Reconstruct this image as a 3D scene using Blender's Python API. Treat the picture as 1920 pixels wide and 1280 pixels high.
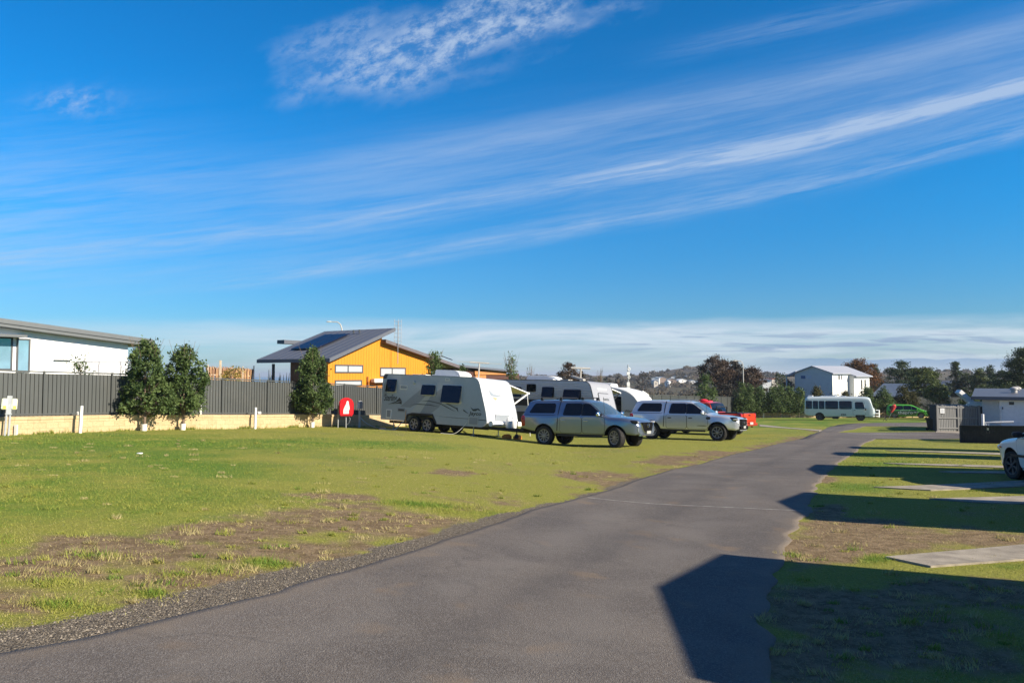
import bpy, bmesh, math, random
import numpy as np
from mathutils import Vector, Matrix
R = math.radians
scene = bpy.context.scene
for o in list(bpy.data.objects):
    bpy.data.objects.remove(o)
COL = scene.collection

# ------------------------------------------------------------------ camera
FPX = 1387.0                                   # focal length in photo pixels (1920 wide)
PITCH = math.atan(63.0 / FPX)
EYE = Vector((0, 0, 1.65))
cam_d = bpy.data.cameras.new('camera')
cam = bpy.data.objects.new('camera', cam_d)
COL.objects.link(cam)
cam_d.sensor_width = 36
cam_d.lens = 36 * FPX / 1920
cam_d.clip_start = 0.1
cam_d.clip_end = 60000
cam.location = EYE
cam.rotation_euler = (R(90) + PITCH, 0, 0)
scene.camera = cam

# ------------------------------------------------------------------ light
SUN_EL = R(27.5)
SUN_XY = (0.885, -0.465)
sl = bpy.data.lights.new('sun', 'SUN')
sl.energy = 5.0
sl.angle = R(0.55)
sl.color = (1.0, 0.90, 0.74)
so = bpy.data.objects.new('sun', sl)
COL.objects.link(so)
sdir = Vector((SUN_XY[0] * math.cos(SUN_EL), SUN_XY[1] * math.cos(SUN_EL), math.sin(SUN_EL)))
so.rotation_euler = sdir.to_track_quat('Z', 'Y').to_euler()
so.location = (40, -20, 40)
scene.view_settings.view_transform = 'Standard'
scene.view_settings.look = 'None'
scene.view_settings.exposure = 0.82
scene.view_settings.gamma = 1
scene.cycles.max_bounces = 6
scene.cycles.transparent_max_bounces = 8
scene.cycles.use_denoising = True
scene.cycles.denoising_input_passes = 'RGB_ALBEDO_NORMAL'
scene.cycles.denoising_prefilter = 'ACCURATE'


# ------------------------------------------------------------------ node helper
class X:
    """a float socket with operators, so node graphs read as formulas"""
    def __init__(s, nt, sock):
        s.nt, s.s = nt, sock

    def _op(s, op, *a, clamp=False):
        n = s.nt.nodes.new('ShaderNodeMath')
        n.operation = op
        n.use_clamp = clamp
        s.nt.links.new(s.s, n.inputs[0])
        for i, b in enumerate(a):
            if isinstance(b, X):
                s.nt.links.new(b.s, n.inputs[i + 1])
            else:
                n.inputs[i + 1].default_value = b
        return X(s.nt, n.outputs[0])

    def __add__(s, b): return s._op('ADD', b)
    def __radd__(s, b): return s._op('ADD', b)
    def __sub__(s, b): return s._op('SUBTRACT', b)
    def __rsub__(s, b): return (s * -1.0) + b
    def __mul__(s, b): return s._op('MULTIPLY', b)
    def __rmul__(s, b): return s._op('MULTIPLY', b)
    def __truediv__(s, b): return s._op('DIVIDE', b)
    def pow(s, b): return s._op('POWER', b)
    def max(s, b): return s._op('MAXIMUM', b)
    def min(s, b): return s._op('MINIMUM', b)
    def clamp(s): return s._op('ADD', 0.0, clamp=True)
    def exp(s): return s._op('EXPONENT')
    def abs(s): return s._op('ABSOLUTE')

    def step(s, lo, hi):
        n = s.nt.nodes.new('ShaderNodeMapRange')
        n.interpolation_type = 'SMOOTHSTEP'
        s.nt.links.new(s.s, n.inputs['Value'])
        n.inputs['From Min'].default_value = lo
        n.inputs['From Max'].default_value = hi
        return X(s.nt, n.outputs['Result'])


def gauss(q, c, w):
    t = (q - c) * (1.0 / w)
    return (t * t * -1.0).exp()


def n_noise(nt, vec, scale, detail=4, rough=0.55, dist=0.0):
    n = nt.nodes.new('ShaderNodeTexNoise')
    n.inputs['Scale'].default_value = scale
    n.inputs['Detail'].default_value = detail
    n.inputs['Roughness'].default_value = rough
    n.inputs['Distortion'].default_value = dist
    if vec is not None:
        nt.links.new(vec, n.inputs['Vector'])
    return X(nt, n.outputs['Fac'])


def n_comb(nt, x, y, z):
    n = nt.nodes.new('ShaderNodeCombineXYZ')
    for i, v in enumerate((x, y, z)):
        if isinstance(v, X):
            nt.links.new(v.s, n.inputs[i])
        else:
            n.inputs[i].default_value = v
    return n.outputs[0]


def n_mix(nt, fac, a, b, blend='MIX'):
    n = nt.nodes.new('ShaderNodeMix')
    n.data_type = 'RGBA'
    n.blend_type = blend
    n.clamp_factor = True
    for sock, v in ((n.inputs[0], fac), (n.inputs[6], a), (n.inputs[7], b)):
        if isinstance(v, X):
            nt.links.new(v.s, sock)
        elif isinstance(v, bpy.types.NodeSocket):
            nt.links.new(v, sock)
        elif isinstance(v, tuple):
            sock.default_value = (*v, 1)
        else:
            sock.default_value = v
    return n.outputs[2]


# ------------------------------------------------------------------ sky
world = bpy.data.worlds.new('World')
scene.world = world
world.use_nodes = True
nt = world.node_tree
nt.nodes.clear()
SKY_STRENGTH = 0.065
sky = nt.nodes.new('ShaderNodeTexSky')
sky.sky_type = 'NISHITA'
sky.sun_disc = False
sky.sun_elevation = SUN_EL
sky.sun_rotation = math.atan2(SUN_XY[0], SUN_XY[1])
sky.air_density = 1.0
sky.dust_density = 0.25
sky.ozone_density = 3.2
tc = nt.nodes.new('ShaderNodeTexCoord')
sep = nt.nodes.new('ShaderNodeSeparateXYZ')
nt.links.new(tc.outputs['Generated'], sep.inputs[0])
dx, dy, dz = (X(nt, sep.outputs[i]) for i in range(3))
front = dy.max(0.14)
u = (dx / front).max(-1.6).min(1.6)
v = dz / front
q = v - u * 0.17 - u * u * 0.06
wob = n_noise(nt, n_comb(nt, u * 2.2, q * 4.0, 3.1), 1.0, 3)
q = q + (wob - 0.5) * 0.022
streak = n_noise(nt, n_comb(nt, u * 2.4, q * 34.0, 0.7), 1.0, 6, 0.6, 0.3)
streak2 = n_noise(nt, n_comb(nt, u * 5.0 + q * 6.0, q * 60.0, 5.7), 1.0, 7, 0.65, 0.5)
fib = n_noise(nt, n_comb(nt, u * 30.0 + v * 8.0, v * 50.0 - u * 20.0, 1.3), 1.0, 10, 0.68, 0.12)
big = n_noise(nt, n_comb(nt, u * 6.0, v * 12.0 - u * 3.0, 9.3), 1.0, 4, 0.5, 0.4)
fine_s = n_noise(nt, n_comb(nt, u * 9.0 + q * 14.0, q * 150.0, 6.6), 1.0, 8, 0.68, 0.3)
st = (streak.step(0.30, 0.72) * 0.75 + fine_s.step(0.34, 0.66) * 0.45 - 0.10).clamp()
st2 = (streak2.step(0.34, 0.68) * 0.70 + fine_s.step(0.36, 0.64) * 0.55 - 0.14).clamp()
right = u.step(-0.10, 0.35)
b1 = gauss(q, 0.325, 0.024) * 0.28 * (st * 0.6 + 0.5) * (u.step(-0.75, 0.1) * 0.8 + 0.25)
b2 = gauss(q, 0.246, 0.014) * (st2 * 0.75 + 0.30) * (right * 0.62 + 0.30)
b2h = gauss(q, 0.268, 0.036) * 0.20 * (st * 0.65 + 0.35) * (u.step(-0.75, -0.15) * 0.6 + 0.4)
b3 = gauss(q, 0.184, 0.012) * 0.34 * (st2 * 1.0 + 0.15) * u.step(-0.55, -0.25)
b4 = gauss(q, 0.208, 0.020) * 0.20 * (st * 0.9 + 0.2) * (right * 0.5 + 0.5)
b5 = gauss(q, 0.405, 0.014) * 0.28 * st * u.step(0.12, 0.34)
veil = gauss(q, 0.275, 0.095) * 0.13 * (wob.step(0.25, 0.7) * 0.7 + 0.3) * (st * 0.9 + 0.2)
left = (1.0 - u.step(-0.75, -0.28)) * gauss(q, 0.33, 0.10) * 0.30 * (st * 0.9 + 0.1)
# the feathery patch high up
pu = (u + 0.07) * (1.0 / 0.27)
pv = (v - 0.462 - (u + 0.10) * 0.20) * (1.0 / 0.066)
pr = (pu * pu + pv * pv + (big - 0.5) * 4.2 + (fib - 0.5) * 1.6)
patch = (1.0 - pr.step(-0.2, 1.3)) * (fib.step(0.36, 0.70) * 0.85 + 0.07) * (big.step(0.25, 0.6) * 0.5 + 0.6) * 1.1
puff = gauss(u, -0.60, 0.05) * gauss(v, 0.375, 0.018) * fib.step(0.42, 0.7) * 0.5
# low bank over the sea
top = 0.0800 + (n_noise(nt, n_comb(nt, u * 3.0, v * 30.0, 4.4), 1.0, 6) - 0.5) * 0.034
lowtex = n_noise(nt, n_comb(nt, u * 3.5, v * 42.0, 2.2), 1.0, 7, 0.6, 0.5)
bank = (top - v).step(-0.004, 0.026) * (u.step(-0.85, 0.15) * 0.54 + 0.26) * (lowtex.step(0.30, 0.66) * 0.70 + 0.36)
bank = bank * (v.step(-0.02, 0.05) * 0.35 + 0.65)
white = (b1 + b2 + b2h + b3 + b4 + b5 + veil + left + patch + puff).min(0.75)
# grey flat clouds in front of the bank, and a hazy ridge of cloud under them
flat = n_noise(nt, n_comb(nt, u * 7.5, v * 115.0, 7.9), 1.0, 5, 0.5, 0.3)
dk = flat.step(0.50, 0.60) * gauss(v, 0.042, 0.016) * u.step(0.02, 0.28)
ridge_t = 0.0225 + (n_noise(nt, n_comb(nt, u * 16.0, 0.0, 8.8), 1.0, 5, 0.5) - 0.5) * 0.014
ridge = (ridge_t - v).step(0.0, 0.0012) * u.step(0.28, 0.42) * (v.step(-0.004, 0.02) * 0.5 + 0.25)

hs = nt.nodes.new('ShaderNodeHueSaturation')
hs.inputs['Hue'].default_value = 0.495
hs.inputs['Saturation'].default_value = 1.15
hs.inputs['Value'].default_value = 1.0
nt.links.new(sky.outputs[0], hs.inputs['Color'])
tint = n_mix(nt, v.step(0.0, 0.32), (0.42, 0.71, 1.02), (0.07, 0.95, 1.44))
tint = n_mix(nt, v.step(0.55, 1.3), tint, (0.36, 0.58, 0.96))
deep = n_mix(nt, 1.0, hs.outputs[0], tint, 'MULTIPLY')
c = n_mix(nt, white, deep, (4.4, 5.5, 7.2))
c = n_mix(nt, bank, c, (6.6, 7.3, 8.1))
c = n_mix(nt, (dk * 0.85), c, (2.3, 3.3, 5.0))
c = n_mix(nt, ridge, c, (1.4, 2.8, 4.8))
bg = nt.nodes.new('ShaderNodeBackground')
bg.inputs['Strength'].default_value = SKY_STRENGTH
nt.links.new(c, bg.inputs['Color'])
wo = nt.nodes.new('ShaderNodeOutputWorld')
nt.links.new(bg.outputs[0], wo.inputs['Surface'])


# ------------------------------------------------------------------ lie of the land
def sstep(t, a, b):
    t = np.clip((np.asarray(t, float) - a) / (b - a), 0, 1)
    return t * t * (3 - 2 * t)


FA, FB, FC = (-17.3, 25.0), (28.5, 95.0), (82.0, 98.5)      # the line of the boundary fence
FU = Vector((0.547, 0.837))


def beyond(x, y):
    """metres past the boundary fence (towards the sea)"""
    a = (y - FA[1]) * 0.547 - (x - FA[0]) * 0.837
    b = y - (FB[1] + (x - FB[0]) * 0.065)
    return np.maximum(a, np.where(x > FB[0], b, -9e9))


def H(x, y):
    x = np.asarray(x, float)
    y = np.asarray(y, float)
    yy = np.minimum(y, 150.0)
    z = -0.04 * yy
    t = np.maximum(0, 2.6 - x)
    t = t * t / (t + 1.2)
    z = z + 0.7 * (1 - np.exp(-t / 7.0)) * (1 - sstep(y, 120, 200))
    z = z + 0.030 * np.sin(x * 0.55 + y * 0.21) * np.sin(y * 0.33 - x * 0.13) * sstep(np.hypot(x, y), 4, 16) * (1 - sstep(y, 90, 120))
    d = beyond(x, y)
    ang = np.arctan2(x, np.maximum(y, 1e-3))
    r = np.hypot(x, y)
    sea = 1 - sstep(ang, -0.16, -0.05)
    z = z - sstep(d, 14, 75) * 5.5 * sea * (y > 0) - sstep(d, 75, 260) * 18 * sea * (y > 0)
    valley = sstep(ang, -0.16, -0.05) * (y > 0)
    z = z - valley * sstep(r, 150, 280) * 7.0
    hill = np.exp(-((ang - 0.262) / 0.085) ** 2) * (sstep(r, 420, 1000) * 23.5)
    hill2 = np.exp(-((ang - 0.50) / 0.15) ** 2) * (sstep(r, 380, 900) * 19.0)
    hill3 = np.exp(-((ang - 0.06) / 0.14) ** 2) * (sstep(r, 420, 1000) * 14.3)
    z = z + (hill + hill2 + hill3) * (1 - sstep(r, 1300, 2200)) * valley
    z = z - sstep(r, 1500, 2600) * 26.0
    return z


def h(x, y):
    return float(H(x, y))


def ray(px, py):
    cp, sp = math.cos(PITCH), math.sin(PITCH)
    a, b = px - 960, 640 - py
    return Vector((a, FPX * cp - b * sp, FPX * sp + b * cp))


def P(px, py, Y):
    """the point seen at a photo pixel when it stands Y metres ahead"""
    d = ray(px, py)
    return EYE + d * (Y / d.y)


def G(px, py):
    """the ground point seen at a photo pixel"""
    d = ray(px, py)
    d = d / d.y
    lo, Y = 0.5, 0.5
    while Y < 900:
        p = EYE + d * Y
        if p.z <= h(p.x, p.y):
            break
        lo = Y
        Y *= 1.02
    hi = Y
    for _ in range(30):
        m = (lo + hi) / 2
        p = EYE + d * m
        if p.z <= h(p.x, p.y):
            hi = m
        else:
            lo = m
    p = EYE + d * hi
    return Vector((p.x, p.y, h(p.x, p.y)))


def GF(px, py):
    """ground point, kept in front of the boundary wall"""
    p = G(px, py)
    return p if beyond(p.x, p.y) < -0.55 else off_wall(px, 0.42)


def on(x, y, dz=0.0):
    return Vector((x, y, h(x, y) + dz))


def hash2(ix, iy, seed):
    n = (ix.astype(np.int64) * 374761393 + iy.astype(np.int64) * 668265263 + seed * 1442695041) & 0xffffffff
    n = ((n ^ (n >> 13)) * 1274126177) & 0xffffffff
    return ((n ^ (n >> 16)) & 0xffff) / 65535.0


def vnoise(x, y, seed=0):
    ix, iy = np.floor(x), np.floor(y)
    fx, fy = x - ix, y - iy
    fx, fy = fx * fx * (3 - 2 * fx), fy * fy * (3 - 2 * fy)
    a, b = hash2(ix, iy, seed), hash2(ix + 1, iy, seed)
    c_, d_ = hash2(ix, iy + 1, seed), hash2(ix + 1, iy + 1, seed)
    return (a * (1 - fx) + b * fx) * (1 - fy) + (c_ * (1 - fx) + d_ * fx) * fy


def fbm(x, y, s, seed=0, o=4):
    x, y = np.asarray(x, float) * s, np.asarray(y, float) * s
    t, a, n = 0, 1.0, 0
    for k in range(o):
        t = t + a * vnoise(x, y, seed + k)
        n += a
        a *= 0.55
        x, y = x * 2.03 + 7.1, y * 2.03 - 3.7
    return t / n


# ------------------------------------------------------------------ materials
MATS = {}


def base_mat(name):
    m = bpy.data.materials.new(name)
    m.use_nodes = True
    t = m.node_tree
    return m, t, t.nodes['Principled BSDF']


def mat(name, col, rough=0.6, metal=0.0, var=0.12, scale=6.0, bump=0.0, bscale=40.0, coat=0.0, spec=0.5, stretch=None):
    if name in MATS:
        return MATS[name]
    m, t, p = base_mat(name)
    tcn = t.nodes.new('ShaderNodeTexCoord')
    vec = tcn.outputs['Object']
    if stretch:
        mp = t.nodes.new('ShaderNodeMapping')
        mp.inputs['Scale'].default_value = stretch
        t.links.new(vec, mp.inputs['Vector'])
        vec = mp.outputs['Vector']
    n = n_noise(t, vec, scale, 5, 0.6)
    f = n.step(0.25, 0.75)
    lo = tuple(c_ * (1 - var) for c_ in col)
    hi = tuple(min(1, c_ * (1 + var)) for c_ in col)
    t.links.new(n_mix(t, f, lo, hi), p.inputs['Base Color'])
    p.inputs['Roughness'].default_value = rough
    p.inputs['Metallic'].default_value = metal
    p.inputs['Specular IOR Level'].default_value = spec
    if coat:
        p.inputs['Coat Weight'].default_value = coat
        p.inputs['Coat Roughness'].default_value = 0.04
    if bump:
        bn = t.nodes.new('ShaderNodeBump')
        bn.inputs['Strength'].default_value = bump
        bn.inputs['Distance'].default_value = 0.02
        nn = n_noise(t, vec, bscale, 4, 0.6)
        t.links.new(nn.s, bn.inputs['Height'])
        t.links.new(bn.outputs[0], p.inputs['Normal'])
    MATS[name] = m
    return m


def leaf_mat(name, dark, light, trans=0.25):
    if name in MATS:
        return MATS[name]
    m, t, p = base_mat(name)
    at = t.nodes.new('ShaderNodeAttribute')
    at.attribute_name = 'tint'
    f = X(t, at.outputs['Fac'])
    c_ = n_mix(t, f, dark, light)
    t.links.new(c_, p.inputs['Base Color'])
    p.inputs['Roughness'].default_value = 0.55
    p.inputs['Specular IOR Level'].default_value = 0.2
    tr = t.nodes.new('ShaderNodeBsdfTranslucent')
    t.links.new(c_, tr.inputs['Color'])
    mx = t.nodes.new('ShaderNodeMixShader')
    mx.inputs[0].default_value = trans
    t.links.new(p.outputs[0], mx.inputs[1])
    t.links.new(tr.outputs[0], mx.inputs[2])
    t.links.new(mx.outputs[0], t.nodes['Material Output'].inputs['Surface'])
    MATS[name] = m
    return m


WHITE = mat('white_paint', (0.80, 0.80, 0.78), 0.35, var=0.04)
OFFWHITE = mat('warm_white', (0.72, 0.70, 0.64), 0.45, var=0.06)
BLACK = mat('black_plastic', (0.018, 0.018, 0.02), 0.5, var=0.2)
GRILLE = mat('grille_black', (0.006, 0.006, 0.007), 0.8, var=0.2, spec=0.08)
RUBBER = mat('tyre_rubber', (0.022, 0.021, 0.021), 0.85, var=0.25, bump=0.3)
GLASS = mat('tinted_glass', (0.008, 0.010, 0.016), 0.03, var=0.1, spec=0.45)
GLASSB = mat('windscreen_glass', (0.05, 0.075, 0.09), 0.03, var=0.1, spec=0.9)
CHROME = mat('bright_alloy', (0.72, 0.72, 0.74), 0.18, 1.0, var=0.05)
ALLOY = mat('wheel_alloy', (0.30, 0.30, 0.32), 0.35, 0.5, var=0.08)
STEEL = mat('galvanised_steel', (0.42, 0.43, 0.44), 0.45, 0.7, var=0.12)
DGREY = mat('dark_grey_paint', (0.06, 0.065, 0.07), 0.5, var=0.1)
RED = mat('red_plastic', (0.62, 0.012, 0.02), 0.3, var=0.06)
TAILRED = mat('tail_lamp_red', (0.42, 0.01, 0.012), 0.12, var=0.1, coat=0.6)
PLATE = mat('plate_white', (0.40, 0.40, 0.38), 0.5, var=0.05)
LAMPC = mat('lamp_clear', (0.70, 0.71, 0.72), 0.08, 0.4, var=0.05, coat=1)
CONC = mat('concrete', (0.33, 0.285, 0.22), 0.9, var=0.30, scale=3.5, bump=0.4, bscale=70)


# ------------------------------------------------------------------ mesh building
class MB:
    def __init__(s):
        s.v, s.f, s.m = [], [], []

    def add(s, vs, fs, mi=0):
        o = len(s.v)
        s.v += [tuple(p) for p in vs]
        for f in fs:
            s.f.append(tuple(i + o for i in f))
            s.m.append(mi)
        return s

    def box(s, c, d, mi=0, rz=0.0, rot=None):
        x, y, z = d[0] / 2, d[1] / 2, d[2] / 2
        M = rot if rot is not None else Matrix.Rotation(rz, 3, 'Z')
        vs = [Vector(c) + M @ Vector(p) for p in ((-x, -y, -z), (x, -y, -z), (x, y, -z), (-x, y, -z), (-x, -y, z), (x, -y, z), (x, y, z), (-x, y, z))]
        return s.add(vs, ((0, 3, 2, 1), (4, 5, 6, 7), (0, 1, 5, 4), (1, 2, 6, 5), (2, 3, 7, 6), (3, 0, 4, 7)), mi)

    def bar(s, a, b, w, t=None, mi=0):
        """square bar from a to b"""
        a, b = Vector(a), Vector(b)
        d = b - a
        L = d.length
        M = d.to_track_quat('X', 'Z').to_matrix()
        return s.box((a + b) / 2, (L, w, t or w), mi, rot=M)

    def tube(s, pts, rad, n=8, mi=0, cap=True):
        pts = [Vector(p) for p in pts]
        if not isinstance(rad, (list, tuple)):
            rad = [rad] * len(pts)
        vs, fs = [], []
        up = None
        for i, p in enumerate(pts):
            d = (pts[min(i + 1, len(pts) - 1)] - pts[max(i - 1, 0)]).normalized()
            if up is None:
                up = Vector((0, 0, 1)) if abs(d.z) < 0.9 else Vector((1, 0, 0))
            a = d.cross(up).normalized()
            b = a.cross(d).normalized()
            up = b
            for k in range(n):
                t = 2 * math.pi * k / n
                vs.append(p + a * (math.cos(t) * rad[i]) + b * (math.sin(t) * rad[i]))
        for i in range(len(pts) - 1):
            for k in range(n):
                k2 = (k + 1) % n
                fs.append((i * n + k, i * n + k2, (i + 1) * n + k2, (i + 1) * n + k))
        if cap:
            fs.append(tuple(range(n - 1, -1, -1)))
            fs.append(tuple((len(pts) - 1) * n + k for k in range(n)))
        return s.add(vs, fs, mi)

    def lathe(s, prof, n=24, axis='Z', c=(0, 0, 0), mi=0):
        """prof = [(radius, along)]"""
        vs, fs = [], []
        for r_, t_ in prof:
            for k in range(n):
                a = 2 * math.pi * k / n
                x, y, z = r_ * math.cos(a), r_ * math.sin(a), t_
                if axis == 'Y':
                    x, y, z = x, z, y
                elif axis == 'X':
                    x, y, z = z, x, y
                vs.append((x + c[0], y + c[1], z + c[2]))
        for i in range(len(prof) - 1):
            for k in range(n):
                k2 = (k + 1) % n
                fs.append((i * n + k, i * n + k2, (i + 1) * n + k2, (i + 1) * n + k))
        return s.add(vs, fs, mi)

    def prism(s, poly, fn, t0, t1, mi=0):
        """poly = 2-D outline; fn(a, b, t) -> point; closed solid between t0 and t1"""
        n = len(poly)
        vs = [fn(a, b, t0) for a, b in poly] + [fn(a, b, t1) for a, b in poly]
        fs = [tuple(range(n - 1, -1, -1)), tuple(range(n, 2 * n))]
        fs += [(i, (i + 1) % n, n + (i + 1) % n, n + i) for i in range(n)]
        return s.add(vs, fs, mi)

    def grid(s, rows, mi=0, flip=False):
        n = len(rows[0])
        vs = [p for r_ in rows for p in r_]
        fs = []
        for i in range(len(rows) - 1):
            for k in range(n - 1):
                f = (i * n + k, i * n + k + 1, (i + 1) * n + k + 1, (i + 1) * n + k)
                fs.append(f[::-1] if flip else f)
        return s.add(vs, fs, mi)

    def build(s, name, mats, parent=None, smooth=False, angle=35, fix=True, bevel=0.0):
        me = bpy.data.meshes.new(name)
        me.from_pydata(s.v, [], s.f)
        for m in (mats if isinstance(mats, (list, tuple)) else [mats]):
            me.materials.append(m)
        me.polygons.foreach_set('material_index', s.m)
        if fix or bevel:
            bm = bmesh.new()
            bm.from_mesh(me)
            if fix:
                bmesh.ops.recalc_face_normals(bm, faces=bm.faces)
            if bevel:
                ed = [e for e in bm.edges if len(e.link_faces) == 2 and e.calc_face_angle(0) > 0.6]
                bmesh.ops.bevel(bm, geom=ed, offset=bevel, segments=2, affect='EDGES', clamp_overlap=True)
            bm.to_mesh(me)
            bm.free()
        if smooth or bevel:
            me.polygons.foreach_set('use_smooth', [True] * len(me.polygons))
            me.set_sharp_from_angle(angle=R(angle))
        return link(name, me, parent)


def link(name, me, parent=None):
    o = bpy.data.objects.new(name, me)
    COL.objects.link(o)
    if parent is not None:
        o.parent = parent
    return o


def tag(o, label, cat, group=None, kind=None):
    o['label'] = label
    o['category'] = cat
    if group:
        o['group'] = group
    if kind:
        o['kind'] = kind
    return o


def thing(name, label, cat, loc=(0, 0, 0), rz=0.0, group=None):
    o = bpy.data.objects.new(name, None)
    COL.objects.link(o)
    o.location = loc
    o.rotation_euler = (0, 0, rz)
    return tag(o, label, cat, group)


def settle(o, x, y, hd, L=1.6, W=0.8, tilt=1.0):
    """stand a thing on the sloping ground, facing hd (a 2-D direction)"""
    f = Vector((hd[0], hd[1])).normalized()
    l = Vector((-f.y, f.x))
    zf = h(x + f.x * L, y + f.y * L)
    zr = h(x - f.x * L, y - f.y * L)
    zl = h(x + l.x * W, y + l.y * W)
    zq = h(x - l.x * W, y - l.y * W)
    ax = Vector((f.x, f.y, tilt * (zf - zr) / (2 * L))).normalized()
    ay = Vector((l.x, l.y, tilt * (zl - zq) / (2 * W)))
    azv = ax.cross(ay).normalized()
    ay = azv.cross(ax)
    M = Matrix((ax, ay, azv)).transposed().to_4x4()
    M.translation = Vector((x, y, (zf + zr + zl + zq) / 4))
    o.matrix_world = M
    return o


def copy_tree(o, parent=None):
    c_ = o.copy()
    COL.objects.link(c_)
    if parent is not None:
        c_.parent = parent
    for ch in list(o.children):
        copy_tree(ch, c_)
    return c_


TEXTS = {}


def text_mesh(body, size=1.0, shear=0.0):
    key = (body, size, shear)
    if key in TEXTS:
        return TEXTS[key]
    cu = bpy.data.curves.new('lettering', 'FONT')
    cu.body = body
    cu.size = size
    cu.shear = shear
    cu.align_x = 'CENTER'
    cu.align_y = 'CENTER'
    cu.resolution_u = 3
    cu.offset = 0.018 * size
    ob = bpy.data.objects.new('lettering', cu)
    COL.objects.link(ob)
    dg = bpy.context.evaluated_depsgraph_get()
    dg.update()
    me = ob.evaluated_get(dg).to_mesh()
    r_ = ([(v_.co.x, v_.co.y) for v_ in me.vertices], [tuple(p_.vertices) for p_ in me.polygons])
    ob.evaluated_get(dg).to_mesh_clear()
    bpy.data.objects.remove(ob)
    bpy.data.curves.remove(cu)
    TEXTS[key] = r_
    return r_


def add_text(mb, body, size, fn, shear=0.0, mi=0, sx=1.0):
    vs, fs = text_mesh(body, size, shear)
    mb.add([fn(a * sx, b) for a, b in vs], fs, mi)


def tag_struct(o, label, cat='ground'):
    return tag(o, label, cat, kind='structure')


# ------------------------------------------------------------------ vehicles
def pchip(xs, ys):
    xs, ys = np.array(xs, float), np.array(ys, float)
    hh = np.diff(xs)
    dl = np.diff(ys) / hh
    m = np.zeros(len(xs))
    for i in range(1, len(xs) - 1):
        if dl[i - 1] * dl[i] > 0:
            w1, w2 = 2 * hh[i] + hh[i - 1], hh[i] + 2 * hh[i - 1]
            m[i] = (w1 + w2) / (w1 / dl[i - 1] + w2 / dl[i])
    m[0], m[-1] = dl[0], dl[-1]

    def f(x):
        x = min(max(x, xs[0]), xs[-1])
        i = min(max(int(np.searchsorted(xs, x)) - 1, 0), len(xs) - 2)
        t = (x - xs[i]) / hh[i]
        return float((1 + 2 * t) * (1 - t) ** 2 * ys[i] + t * (1 - t) ** 2 * hh[i] * m[i]
                     + t * t * (3 - 2 * t) * ys[i + 1] + t * t * (t - 1) * hh[i] * m[i + 1])
    return f


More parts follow.
